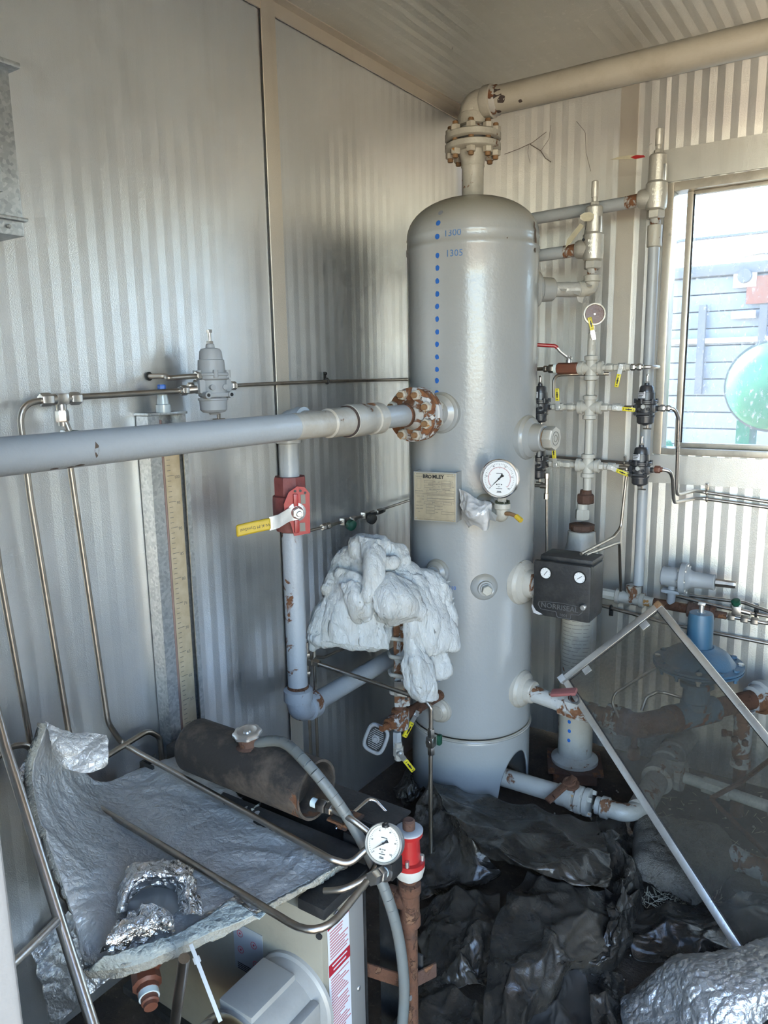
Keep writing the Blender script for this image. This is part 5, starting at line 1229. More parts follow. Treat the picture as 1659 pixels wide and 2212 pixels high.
MB().hexa((bX, bY, zs_), (0, 0, 1), 0.010, 0.014).lathe((bX, bY, zs_), (0, 0, 1), [(0, 0.007), (0.036, 0.007)], 12).box((bX, bY, zs_ + 0.036), (0.020, 0.014, 0.006), None, 0.001).build('adjusting_bolt', 'zinc', br_)
MB().lathe((bX, bY, zr_ + 0.02), (0, 0, 1), [(0, 0.046), (0.020, 0.044), (0.022, 0.040), (zc - 0.055 - zr_ - 0.02, 0.036)], 28).lathe((bX, bY, zc - 0.075), (0, 0, 1), [(0, 0.040), (0.003, 0.050), (0.016, 0.050), (0.019, 0.040)], 10).build('neck', 'blue_rusty', br_, 30)
MB().box((bX + 0.05, bY - 0.055, zc + 0.024), (0.05, 0.018, 0.003), Matrix.Rotation(0.7, 4, 'Z') @ Matrix.Rotation(0.5, 4, 'X'), 0.0).build('name_tag', 'zinc', br_)
tubing('steel_tube', 'thin grey tube from the blue casing down to the rusty elbow', [Vector((bX - 0.10, bY - 0.06, zc - 0.008)), onY(1327, 1498, -0.57), onY(1322, 1520, -0.575), onY(1343, 1562, -0.60)], r=0.0045, rad=0.03)
tubing('steel_tube', 'short grey tube looping behind the blue regulator neck', [onY(1386, 1535, -0.45), onY(1396, 1506, -0.43), onY(1420, 1494, -0.42), onY(1436, 1496, -0.42), Vector((bX - 0.03, bY + 0.01, zr_ + 0.035))], r=0.0055, rad=0.02)
# ---------------------------------------------------------------- vertical vent pipe at the right
vx, vy = 1.13, -0.225
vp = thing('drain_riser', 'rust patched vertical pipe under the rusty line at the right edge', 'pipe', (vx, vy, 0))
MB().cyl((vx, vy, 0.0), (vx, vy, 0.20), 0.020, 20).build('lower_pipe', 'rust', vp)
MB().lathe((vx, vy, 0.17), (0, 0, 1), [(0, 0.024), (0.004, 0.031), (0.020, 0.031), (0.022, 0.028), (0.16, 0.028), (0.165, 0.032), (0.20, 0.032)], 24).build('sleeve', 'pipe_paint_rusty', vp, 30)
for dx_, dz_ in ((-0.016, 0.275), (0.012, 0.27), (0.0, 0.20)): MB().hexa((vx + dx_, vy - 0.026, dz_), (dx_ * 10, -1, 0), 0.016, 0.011).build('plug', 'rust', vp)
MB().lathe((vx - 0.03, vy, 0.275), (-1, -0.3, 0), [(0, 0.009), (0.016, 0.009), (0.018, 0.013), (0.03, 0.013)], 10).build('side_cock', 'rust', vp)

# ---------------------------------------------------------------- pipes on the floor
zf_ = 0.105
fp = thing('floor_pipe', 'dusty grey drain pipe lying on the floor with an elbow', 'pipe', (0.7, -0.58, zf_))
F1 = Vector((0.40, -0.585, zf_)); F2 = Vector((0.90, -0.578, zf_)); F3 = Vector((0.905, -0.28, zf_ + 0.01)); F4 = Vector((0.925, -0.01, zf_ + 0.02))
MB().cyl(F1, F1 + (F2 - F1) * 0.52, 0.030, 24).build('pipe', 'pipe_paint_worn', fp)
fd_ = (F2 - F1).normalized()
MB().lathe(F1 + fd_ * 0.255, fd_, [(0, 0.030), (0.003, 0.034), (0.03, 0.035), (0.05, 0.040), (0.056, 0.040), (0.058, 0.034), (0.09, 0.034), (0.092, 0.031)], 24).build('coupling', 'pipe_paint_worn', fp, 30)
MB().tube([F1 + fd_ * 0.38, F2 - fd_ * 0.03, F2 + Vector((0.01, 0.06, 0.0))], 0.027, 24, rad=0.05, seg=8).lathe(F1 + fd_ * 0.395, fd_, [(0, 0.028), (0.003, 0.033), (0.024, 0.033), (0.027, 0.028)], 24).build('elbow', 'pipe_paint_worn', fp, 30)
FB = thing('floor_branch', 'thick dust covered floor pipe with tee running back to the wall', 'pipe', F3)
ed = (F3 - F2).normalized()
MB().cyl(F2 + ed * 0.035, F3 - ed * 0.05, 0.037, 28).build('clad_pipe', 'pipe_paint_dusty', FB)
MB().lathe(F3 - ed * 0.075, ed, [(0, 0.036), (0.004, 0.050), (0.035, 0.052), (0.04, 0.046), (0.11, 0.046), (0.114, 0.052), (0.14, 0.052), (0.144, 0.04)], 28).build('tee', 'pipe_paint_dusty', FB, 30)
MB().lathe(F3, (1, -0.1, 0), [(0, 0.045), (0.048, 0.045), (0.05, 0.050), (0.07, 0.050), (0.072, 0.03)], 8).build('tee_side', 'pipe_paint_dusty', FB, 30)
MB().cyl(F3 + ed * 0.06, F4, 0.037, 24).lathe(F3 + ed * 0.12, ed, [(0, 0.038), (0.003, 0.046), (0.03, 0.046), (0.033, 0.038)], 24).build('rear_pipe', 'pipe_paint_dusty', FB)
s0 = F3 + Vector((0.07, -0.007, 0.0)); sd_ = Vector((1, -0.16, 0.0)).normalized()
MB().cyl(s0, s0 + sd_ * 0.30, 0.018, 20).lathe(s0 + sd_ * 0.06, sd_, [(0, 0.019), (0.002, 0.026), (0.085, 0.026), (0.087, 0.019)], 8).build('side_pipe', 'manifold_cream', FB)
MB().lathe(s0 + sd_ * 0.26, sd_, [(0, 0.02), (0.003, 0.030), (0.024, 0.030), (0.026, 0.022), (0.05, 0.022), (0.052, 0.028), (0.08, 0.028), (0.10, 0.022)], 16).build('side_union', 'pipe_paint_dusty', FB)
MB().cyl(s0 + sd_ * 0.33, s0 + sd_ * 0.80, 0.020, 18).build('side_pipe', 'pipe_paint_dusty', FB)
# flanged valve in the floor pipe
fvb = F1 + fd_ * 0.305
fv = thing('floor_valve', 'peeling ball valve with rusty forked handle on the floor pipe', 'valve', fvb)
MB().lathe(fvb + fd_ * 0.012, fd_, [(0, 0.040), (0.003, 0.043), (0.018, 0.043), (0.022, 0.038), (0.024, 0.038), (0.028, 0.043), (0.042, 0.043), (0.046, 0.036)], 28).build('flange', 'pipe_paint_worn', fv, 30)
X_, Y_, Z_ = frame(fd_)
for k_ in range(4):
    a = PI / 4 + k_ * PI / 2; u_ = X_ * math.cos(a) + Y_ * math.sin(a); MB().hexa(fvb + fd_ * 0.0 + u_ * 0.034, fd_, 0.068, 0.008).build('bolt', 'nut_cream', fv)
MB().lathe(fvb + Vector((0, 0, 0.03)), (-0.1, -0.3, 1), [(0, 0.020), (0.012, 0.019), (0.014, 0.024), (0.022, 0.024), (0.024, 0.012), (0.034, 0.012)], 10).build('stem', 'rust', fv)
hp_ = fvb + Vector((-0.008, -0.012, 0.058))
hd = Vector((-0.42, -0.75, -0.42)).normalized()
MB().box(hp_ + hd * 0.035, (0.024, 0.120, 0.009), mat4((0, 0, 0), hd.cross(Vector((1, -0.5, 0))).normalized(), hd.cross(hd.cross(Vector((1, -0.5, 0)))).normalized()), 0.002).build('handle', 'rust', fv)
MB().torus(hp_, (-0.1, -0.3, 1), 0.017, 0.005, 16, 6).build('handle_eye', 'rust', fv)
# loose pipe stub at the right edge
fq = onZ(1578, 1850, 0.06); fq2 = onZ(1700, 1900, 0.06); qd = (fq2 - fq).normalized()
lp2 = thing('pipe_stub', 'short rusty flared pipe stub lying on the dirt at the right edge', 'pipe', fq)
MB().lathe(fq, qd, [(0, 0.034), (0.002, 0.036), (0.030, 0.031), (0.032, 0.028), (0.034, 0.030), (0.09, 0.030), (0.092, 0.040), (0.14, 0.040), (0.142, 0.034), (0.22, 0.034)], 26).build('pipe', 'pipe_paint_rusty', lp2, 30)
MB().lathe(fq - qd * 0.001, qd, [(0, 0.027), (0.02, 0.026)], 22).build('bore', 'chip_dark', lp2)
tag(MB().tube([onZ(1535, 1725, 0.10), onZ(1600, 1690, 0.16), onY(1665, 1640, -0.42)], 0.0075, 8, rad=0.05).tube([onZ(1535, 1725, 0.10), onZ(1600, 1790, 0.06), onZ(1680, 1870, 0.03)], 0.0075, 8).build('bent_rod', 'rust'), 'bent rusty rod lying behind the leaning glass', 'rod')

# ---------------------------------------------------------------- leaning window sash
def dusty_glass():
    m, n, l, b = nt('dusty_glass'); n.remove(b); out = n['Material Output']
    tr = n.new('ShaderNodeBsdfTransparent'); tr.inputs[0].default_value = (0.80, 0.79, 0.76, 1)
    gl = n.new('ShaderNodeBsdfGlossy'); gl.inputs['Roughness'].default_value = 0.08
    fr = n.new('ShaderNodeFresnel'); fr.inputs[0].default_value = 1.4
    m1 = n.new('ShaderNodeMixShader'); l.new(fr.outputs[0], m1.inputs[0]); l.new(tr.outputs[0], m1.inputs[1]); l.new(gl.outputs[0], m1.inputs[2])
    df = n.new('ShaderNodeBsdfDiffuse'); df.inputs[0].default_value = (0.22, 0.20, 0.17, 1)
    v = coords(n, l)
    s = ramp(n, l, nz(n, l, v, 140, 5, 0.8), 0.42, 0.85, 0.07, 0.26)
    m3 = n.new('ShaderNodeMixShader'); l.new(s, m3.inputs[0]); l.new(m1.outputs[0], m3.inputs[1]); l.new(df.outputs[0], m3.inputs[2])
    l.new(m3.outputs[0], out.inputs[0])
dusty_glass()
sA = onD(1212, 1466, 2.35); sB = onD(1424, 1300, 2.25)
eu = (sB - sA); sw = eu.length; eu.normalize()
rC = ray(1590, 2055); tC = ((sA - CAMP).dot(eu)) / rC.dot(eu); sC = CAMP + rC * tC
ev = (sC - sA); evl = ev.length; ev.normalize(); en = eu.cross(ev).normalized()
if en.dot(CAMP - sA) < 0: en = -en
LS = evl + 0.06
ss = thing('leaning_sash', 'aluminium framed dusty window pane leaning on its corner at the right', 'window sash', sC)
paint('sash_alu', (0.60, 0.57, 0.52), 0.32, 0.85, dirt=0.12, ds=40, bmp=0.1)
SM = Matrix(((eu.x, ev.x, en.x, 0), (eu.y, ev.y, en.y, 0), (eu.z, ev.z, en.z, 0), (0, 0, 0, 1)))
fwid = 0.020
def SP(u, v, k=0.0): return sA + eu * u + ev * v + en * k
def srail(u0, v0, u1, v1, name='frame_rail'):
    cu = SP((u0 + u1) / 2, (v0 + v1) / 2)
    MB().box(cu, (abs(u1 - u0), abs(v1 - v0), 0.018), SM, 0.002).build(name, 'sash_alu', ss)
srail(0, 0, sw, fwid, 'frame_rail'); srail(0, LS - fwid, sw, LS, 'frame_rail'); srail(0, fwid, fwid, LS - fwid, 'frame_stile'); srail(sw - fwid, fwid, sw, LS - fwid, 'frame_stile')
MB().box(SP(sw / 2, LS / 2), (sw - 0.02, LS - 0.02, 0.003), SM).build('pane', 'dusty_glass', ss)
gsk = MB()
for (a, b_) in (((fwid, fwid), (sw - fwid, fwid)), ((fwid, fwid), (fwid, LS - fwid)), ((sw - fwid, fwid), (sw - fwid, LS - fwid))): gsk.tube([SP(*a, 0.004), SP(*b_, 0.004)], 0.0028, 6)
gsk.build('glazing_bead', 'rubber_black', ss)
for f_ in (0.22, 0.80): MB().box(SP(sw * f_, fwid + 0.008, 0.004), (0.026, 0.028, 0.003), SM, 0.001).build('clip', 'zinc', ss)
MB().box(SP(0.004, 0.004, 0.0), (0.022, 0.022, 0.021), SM, 0.002).build('corner_key', 'cast_grey', ss); MB().box(SP(sw - 0.008, 0.008, 0.0), (0.020, 0.020, 0.020), SM, 0.002).build('corner_key', 'thread_rust', ss)
# ---------------------------------------------------------------- dial gauges
def dial_gauge(t, c, nrm, R, depth, dialmat, case='bright_steel', needle=-2.3, major=5, red=True, big=True):
    nrm = Vector(nrm).normalized(); X = Vector((nrm.y, -nrm.x, 0)).normalized() * -1; Zu = nrm.cross(X) * 1
    if Zu.z < 0: Zu = -Zu
    X = Zu.cross(nrm)
    MB().lathe(c - nrm * depth, nrm, [(0, 0.0), (0, R * 0.80), (0.004, R * 0.93), (depth * 0.55, R * 0.95), (depth * 0.57, R), (depth * 0.72, R * 1.01), (depth * 0.75, R * 0.96), (depth * 0.80, R * 1.03), (depth + 0.004, R * 1.03), (depth + 0.006, R * 0.98), (depth + 0.0005, R * 0.91)], 56, cap=False).build('case', case, t, 30)
    d = MB().lathe(c + nrm * 0.0005, nrm, [(0, R * 0.91), (0.001, R * 0.90), (0.0012, 0.0)], 48).build('dial', dialmat, t)
    def DP(r, a, k=0.0022): return c + X * (r * math.cos(a)) + Zu * (r * math.sin(a)) + nrm * k
    tk = MB(); tr = MB()
    for i in range(41):
        a = math.radians(225 - i * 6.75); L = 0.10 if i % 10 == 0 else 0.05
        tk.tube([DP(R * 0.80, a), DP(R * (0.80 - L), a)], R * 0.008, 4)
        if red: tr.tube([DP(R * 0.60, a), DP(R * (0.60 - L * 0.7), a)], R * 0.008, 4)
    tk.build('scale', 'ink_black', d, 0)
    if red:
        arc = [DP(R * 0.61, math.radians(225 - i * 6.75)) for i in range(41)]; tr.tube(arc, R * 0.007, 4, rad=0.0)
        tr.build('scale_red', 'ink_red', d, 0)
    XM = Matrix(((X.x, Zu.x, nrm.x, 0), (X.y, Zu.y, nrm.y, 0), (X.z, Zu.z, nrm.z, 0), (0, 0, 0, 1)))
    lt = MB()
    for i, s_ in enumerate(('0', '20', '40', '60', '80', '100')[:6]):
        a = math.radians(225 - i * 54); m4 = XM.copy(); m4.translation = DP(R * 0.66, a, 0.002) if not red else DP(R * 0.70, a, 0.002); q = text_mb(s_, m4, R * 0.11, 0.0003); lt.add(q.v, q.f)
    for s_, v_, sz in (('PSI', -0.30, 0.10), ('kPa', -0.42, 0.09), ('WIKA' if False else '', -0.6, 0.1)):
        if s_: m4 = XM.copy(); m4.translation = c + Zu * (R * v_) + nrm * 0.002; q = text_mb(s_, m4, R * sz, 0.0003); lt.add(q.v, q.f)
    for v_, w_ in ((-0.52, 0.34), (-0.66, 0.22), (-0.72, 0.26), (0.28, 0.34)): lt.box(c + Zu * (R * v_) + nrm * 0.0022, (R * w_, R * 0.03, 0.0003), XM)
    for s_ in (-1, 1): lt.lathe(c + X * (s_ * R * 0.13) - Zu * (R * 0.30) + nrm * 0.002, nrm, [(0, R * 0.035), (0.0004, R * 0.035)], 10)
    lt.build('lettering', 'ink_black', d, 0)
    nd = MB(); a = math.radians(225) if needle is None else needle
    u = X * math.cos(a) + Zu * math.sin(a); w = X * -math.sin(a) + Zu * math.cos(a); k = nrm * 0.004
    nd.add([c + u * (R * 0.72) + k, c + w * (R * 0.03) + k, c - u * (R * 0.12) + w * (R * 0.04) + k, c - u * (R * 0.30) + w * (R * 0.10) + k, c - u * (R * 0.30) - w * (R * 0.10) + k, c - u * (R * 0.12) - w * (R * 0.04) + k, c - w * (R * 0.03) + k], [(0, 1, 2, 3, 4, 5, 6)])
    nd.lathe(c + nrm * 0.002, nrm, [(0, R * 0.05), (0.004, R * 0.05)], 12); nd.build('needle', 'ink_black', t, 0)
    return XM
# gauge with valve on the vessel front
gc_ = onY(1079, 1034, -0.80)
pgv = thing('pressure_gauge', 'chrome cased pressure gauge with white dial on the vessel front', 'gauge', gc_ + Vector((0, 0, -0.08)))
dial_gauge(pgv, gc_, (0.12, -0.99, 0.03), 0.0535, 0.034, 'dial_white', needle=math.radians(226))
st_ = gc_ + Vector((-0.002, 0.022, -0.050))
MB().hexa(st_, (0, 0, -1), 0.020, 0.013).lathe(st_ + Vector((0, 0, -0.018)), (0, 0, -1), [(0, 0.009), (0.012, 0.009)], 14).build('stem', 'relief_silver', pgv)
gva = thing('gauge_valve', 'grey gauge valve with short yellow lever under the pressure gauge', 'valve', st_ + Vector((0, 0, -0.06)))
ga_, gz_ = ang_at(1047, 1090); gn = AX + Vector((math.cos(ga_), math.sin(ga_), 0)) * (RT - 0.004); gn.z = gz_
eb = st_ + Vector((0, 0.004, -0.052))
eb.z = gn.z - 0.012
MB().lathe(gn, (eb - gn), [(0, 0.034), (0.010, 0.032), (0.016, 0.026), (0.022, 0.019), ((eb - gn).length * 0.8, 0.018)], 28).build('nozzle', 'vessel_paint', gva)
MB().tube([gn + (eb - gn) * 0.55, eb, Vector((eb.x, eb.y, st_.z - 0.026))], 0.0185, 22, rad=0.022, seg=8).lathe(Vector((eb.x, eb.y, st_.z - 0.040)), (0, 0, 1), [(0, 0.019), (0.002, 0.0225), (0.016, 0.0225), (0.018, 0.016)], 24).build('elbow', 'flange_cream', gva, 30)
paint('moss', (0.03, 0.035, 0.015), 0.95, dirt=0.2, bmp=1.0, bs=200)
mo = MB()
for i in range(26):
    a = i * 2.4; p = Vector((eb.x + 0.016 * math.cos(a), eb.y + 0.016 * math.sin(a), st_.z - 0.024 + 0.004 * math.sin(i * 1.3)))
    mo.lathe(p, (math.cos(a), math.sin(a), 1), [(0, 0.003), (0.003, 0.004), (0.006, 0.001)], 6)
mo.build('thread_sealant', 'moss', gva)
hl = [eb + Vector((0.015, -0.01, 0.012)), eb + Vector((0.032, -0.016, 0.014)), eb + Vector((0.052, -0.022, 0.010)), eb + Vector((0.070, -0.028, 0.000))]
MB().tube(hl[:3], 0.006, 8).build('lever', 'thread_rust', gva); MB().tube(hl[2:], 0.0075, 10).build('grip', 'yellow_grip', gva)
MB().add([eb + Vector((-0.045, -0.005, 0.022)), eb + Vector((-0.008, -0.018, 0.006)), eb + Vector((-0.012, -0.018, -0.012)), eb + Vector((-0.036, -0.004, -0.012))], [(0, 1, 2, 3)]).build('bracket_plate', 'vessel_paint', gva, 0)
# crumpled foil tape beside the nameplate
def crumple(name, net, nu, nv, mat, amp, fr, seed, parent=None, thick=0.0008, ridge=True, aniso=(1, 1, 1), sharp=0, vor=False):
    # net: rows of Vectors; Catmull-Rom surface with crease noise
    rows, cols = len(net), len(net[0])
    def cr(P, t):
        n = len(P) - 1; x = t * n; i = min(int(x), n - 1); f = x - i
        p0 = P[i-1] if i > 0 else P[0] * 2 - P[1]; p1 = P[i]; p2 = P[i+1]; p3 = P[i+2] if i + 2 <= n else P[n] * 2 - P[n-1]
        return 0.5 * ((2 * p1) + (p2 - p0) * f + (2*p0 - 5*p1 + 4*p2 - p3) * f * f + (3*p1 - p0 - 3*p2 + p3) * f ** 3)
    def S_(u, v): return cr([cr(r, u) for r in net], v)
    def fn(u, v):
        p = S_(u, v); e = 0.01
        du = S_(min(1, u + e), v) - S_(max(0, u - e), v); dv = S_(u, min(1, v + e)) - S_(u, max(0, v - e))
        nn = du.cross(dv)
        nn = nn.normalized() if nn.length > 1e-9 else Vector((0, 0, 1))
        q = Vector((p.x * aniso[0], p.y * aniso[1], p.z * aniso[2]))
        w = q * fr + Vector((seed, seed * 1.7, 0))
        w += noise.noise_vector(q * fr * 0.6 + Vector((seed, 0, 5))) * 0.7
        h = 0.0; a = 1.0
        if vor:
            for o_ in range(3):
                d_ = noise.voronoi(w)[0]; h += a * (d_[1] - d_[0]) * 2.0; w = w * 2.3 + Vector((3.1, 1.7, 2.2)); a *= 0.30
            if vor == 2:
                an = seed * 1.37; ca_, sa_ = math.cos(an), math.sin(an)
                for k_, f_ in ((1.0, 1.0), (0.45, 2.4)):
                    e_ = Vector(((q.x * ca_ + q.y * sa_) * fr * 0.42 * f_, (q.y * ca_ - q.x * sa_) * fr * 2.3 * f_, q.z * fr + seed)) + noise.noise_vector(q * fr * 0.5) * 0.5
                    h += k_ * (0.75 - abs(noise.noise(e_)) * 3.2)
            return p + nn * (amp * (h - 0.5))
        for o_ in range(4):
            x = noise.noise(w)
            h += a * ((1 - abs(x) * 2.2) if ridge else x * 1.6); w = w * 2.1 + Vector((3.1, 1.7, 2.2)); a *= 0.5
        return p + nn * (amp * (h - 0.6 if ridge else h))
    o = MB().grid(fn, nu, nv).build(name, mat, parent, sharp)
    if thick:
        m_ = o.modifiers.new('s', 'SOLIDIFY'); m_.thickness = thick
    return o
paint('paper_foil', (0.62, 0.60, 0.58), 0.35, 0.2, dirt=0.12, ds=18, bmp=0.1)
Yc = -0.775
cr_ = thing('crumpled_wrap', 'crumpled white foil wrap stuck beside the nameplate', 'foil wrap', onY(1030, 1140, Yc))
crumple('wrap_sheet', [[onY(993, 1056, Yc + .02), onY(1010, 1064, Yc), onY(1030, 1075, Yc + .01), onY(1046, 1086, Yc + .03)],
                       [onY(994, 1085, Yc + .01), onY(1012, 1092, Yc - .02), onY(1034, 1095, Yc - .015), onY(1060, 1084, Yc + .01)],
                       [onY(1000, 1112, Yc + .02), onY(1018, 1118, Yc - .03), onY(1044, 1112, Yc - .02), onY(1063, 1112, Yc + .01)],
                       [onY(1012, 1140, Yc + .03), onY(1022, 1136, Yc), onY(1044, 1146, Yc - .005), onY(1060, 1138, Yc + .02)]], 44, 44, 'paper_foil', 0.007, 13, 3.3, cr_, vor=True)

# ---------------------------------------------------------------- level gauge on the vessel's left front
XG_ = 0.292
lgc = onX(863, 1430, XG_); YG_ = lgc.y
lg = thing('level_gauge', 'rust streaked flat glass level gauge with bolts hanging under the white wool', 'level gauge', (XG_, YG_, 0.35))
zt3, zb3 = 0.86, onX(863, 1522, XG_).z
gf = Vector((0.55, -0.83, 0)).normalized(); gs_ = Vector((gf.y, -gf.x, 0)) * -1
GM = Matrix(((gs_.x, 0, gf.x, 0), (gs_.y, 0, gf.y, 0), (0, 1, 0, 0), (0, 0, 0, 1)))
G0 = Vector((XG_, YG_, 0))
MB().box(G0 + Vector((0, 0, (zt3 + zb3) / 2)), (0.034, zt3 - zb3, 0.046), GM, 0.003).build('chamber', 'pipe_paint_rusty', lg)
MB().box(G0 + gf * 0.028 + gs_ * 0.016 + Vector((0, 0, (zt3 + zb3) / 2 + 0.0)), (0.026, zt3 - zb3 - 0.02, 0.018), GM, 0.003).build('cover', 'pipe_paint_rusty', lg)
MB().box(G0 + gf * 0.0385 + gs_ * 0.018 + Vector((0, 0, (zt3 + zb3) / 2)), (0.008, zt3 - zb3 - 0.06, 0.001), GM).build('glass_strip', 'rubber_black', lg)
z = zb3 + 0.05; i = 0
while z < zt3 - 0.03:
    MB().hexa(G0 + gs_ * 0.030 + gf * 0.02 + Vector((0, 0, z + 0.012)), (gs_ * 0.6 + gf * 0.8), 0.016, 0.011).build('nut', 'nut_cream', lg)
    MB().tube([G0 - gs_ * 0.030 + gf * 0.0 + Vector((0, 0, z)), G0 - gs_ * 0.026 + gf * 0.032 + Vector((0, 0, z)), G0 + gs_ * 0.02 + gf * 0.040 + Vector((0, 0, z - 0.004))], 0.0062, 10, rad=0.012).build('u_bolt', 'pipe_paint_worn', lg)
    z += 0.056; i += 1
pl_ = onX(858, 1480, XG_)
MB().box(G0 + gf * 0.040 + gs_ * -0.004 + Vector((0, 0, pl_.z)), (0.026, 0.046, 0.002), GM).build('data_plate', 'ink_grey', lg)
# connections to the vessel
MB().tube([G0 + Vector((0, 0, 0.82)), Vector((oL.x, oL.y, 0.82))], 0.014, 14).build('upper_connection', 'pipe_paint_worn', lg)
zg2 = onX(868, 1548, XG_).z
MB().cyl(G0 + Vector((0, 0, zg2)), G0 + Vector((0, 0, zb3 + 0.01)), 0.017, 16).build('lower_nipple', 'rust', lg)
MB().tube([G0 + Vector((0, 0.0, zg2)), Vector((oL2.x, oL2.y, zg2 - 0.005))], 0.017, 16).build('lower_connection', 'rust', lg)
cbk = MB().lathe(G0 + Vector((0, 0, zg2 - 0.035)), (0, 0, 1), [(0, 0.020), (0.004, 0.027), (0.060, 0.027), (0.064, 0.020)], 8).lathe(G0 + Vector((0, 0, zg2)), (-gs_ * 0.8 + gf), [(0, 0.022), (0.040, 0.022), (0.042, 0.018), (0.060, 0.018), (0.062, 0.010), (0.09, 0.010)], 8)
cbk.build('gauge_cock', 'flange_peeling', lg, 30)
hw = onX(812, 1597, XG_ - 0.01) ; hn = Vector((0.25, -0.93, 0.18)).normalized()
hwc = G0 + Vector((0, 0, zg2)) + (-gs_ * 0.8 + gf).normalized() * 0.085
hwc = onY(812, 1596, YG_ - 0.07)
hx, hy, hz_ = frame(hn, Vector((0.35, 0, 1)))
rim = [hwc + (hx * (0.040 * (abs(math.cos(t)) ** 0.55) * (1 if math.cos(t) >= 0 else -1)) + hy * (0.031 * (abs(math.sin(t)) ** 0.55) * (1 if math.sin(t) >= 0 else -1))) for t in [2 * PI * k / 28 for k in range(29)]]
hwo = MB().tube(rim, 0.0058, 10, rad=0.0).build('handwheel', 'cast_grey', lg)
disc = [(0.034 * (abs(math.cos(t)) ** 0.6) * (1 if math.cos(t) >= 0 else -1), 0.026 * (abs(math.sin(t)) ** 0.6) * (1 if math.sin(t) >= 0 else -1)) for t in [2 * PI * k / 24 for k in range(24)]]
HM = Matrix(((hx.x, hy.x, hn.x, hwc.x), (hx.y, hy.y, hn.y, hwc.y), (hx.z, hy.z, hn.z, hwc.z), (0, 0, 0, 1)))
MB().prism(disc, HM @ Matrix.Translation((0, 0, -0.003)), 0.004).build('wheel_web', 'box_black', hwo)
rb_ = MB()
for i in range(-5, 6):
    w_ = 0.026 * math.sqrt(max(0.05, 1 - (i / 6.2) ** 2)); rb_.box(hwc + hx * (i * 0.0055) + hn * 0.0015, (0.0018, w_ * 1.8, 0.0016), HM)
rb_.torus(hwc + hn * 0.002, hn, 0.010, 0.0025, 16, 6).hexa(hwc, hn, 0.008, 0.007); rb_.build('wheel_ribs', 'cast_grey', hwo)
MB().tube([hwc - hn * 0.002, G0 + Vector((0, 0, zg2))], 0.008, 10).build('wheel_stem', 'flange_peeling', lg)
dn = G0 + Vector((-0.004, -0.012, zg2 - 0.04))
MB().hexa(dn, (0, 0, -1), 0.055, 0.014).cyl(dn + Vector((0, 0, -0.05)), dn + Vector((0, 0, -0.075)), 0.009, 12).build('drain_nipple', 'pipe_paint', lg)
MB().cyl(dn + Vector((0, 0, -0.072)), dn + Vector((0, 0, -0.084)), 0.0095, 12).build('sealed_thread', 'ptfe', lg)
mini_valve('ball_valve', 'yellow lever drain valve at the foot of the level gauge', mat4(dn + Vector((0.006, -0.004, -0.060)), (0.75, -0.62, -0.05), (0, 0, 1)), -2.55, 'pipe_paint_worn', s=1.15)
mini_valve('ball_valve', 'yellow lever valve on the rusty lower connection of the level gauge', mat4(Vector((XG_ + 0.004, YG_ + 0.060, zg2 - 0.004)), (0.90, -0.43, 0), (0, 1, 0)), -2.2, 'rust', s=1.2)
# tubing that crosses in front of the level gauge
yt = onX(672, 1428, 0.05)
pA = onX(672, 1428, 0.05); pB = onY(905, 1508, YG_ - 0.085); pC = onY(931, 1535, YG_ - 0.085); pD = onY(930, 1694, YG_ - 0.085)
tf = tubing('steel_tube', 'steel tube crossing in front of the level gauge and bending down to the floor', [pA, pB + (pB - pA).normalized() * 0.02, Vector((pC.x, pC.y, pB.z - 0.02)), pC, pD, Vector((pD.x, pD.y, 0.03))], r=0.0062, rad=0.035, mat='stainless_dull')
hexnut(tf, pA + (pB - pA).normalized() * 0.03, (pA - pB), 0.03, 0.012, 'stainless_dull')
nvv = onY(931, 1602, YG_ - 0.085)
MB().box(nvv, (0.022, 0.022, 0.030), None, 0.003).hexa(nvv + Vector((0, 0, 0.012)), (0, 0, 1), 0.026, 0.011).hexa(nvv + Vector((0, 0, -0.012)), (0, 0, -1), 0.026, 0.011).lathe(nvv + Vector((-0.004, -0.010, 0)), (0, -1, 0), [(0, 0.007), (0.002, 0.007)], 14).build('needle_valve', 'stainless', tf)
MB().box(nvv + Vector((0.020, 0.012, 0.006)), (0.012, 0.016, 0.03), None, 0.004).build('valve_knob', 'green_handle', tf)
tt = thing('steel_tube', 'pair of steel tubes with a tee block behind the drop pipe', 'tube', pA)
MB().tube([pA + Vector((-0.006, -0.01, 0.06)), pA + Vector((-0.006, -0.01, -0.32))], 0.0048, 10).tube([pA + Vector((0.004, 0.01, 0.04)), pA + Vector((0.004, 0.01, -0.32))], 0.0048, 10).build('tube', 'stainless_dull', tt)
MB().box(pA, (0.026, 0.030, 0.022), None, 0.003).hexa(pA + Vector((-0.006, -0.01, -0.03)), (0, 0, -1), 0.016, 0.010).hexa(pA + Vector((-0.006, -0.01, 0.028)), (0, 0, -1), 0.016, 0.010).build('tee_block', 'stainless_dull', tt)
tubing('steel_tube', 'dull steel tube running back along the wall from the tee block', [pA + Vector((0, 0.01, 0.01)), onX(700, 1420, 0.05), onX(745, 1400, 0.05), Vector((0.05, -0.55, onX(745, 1400, 0.05).z + 0.005))], r=0.0045)

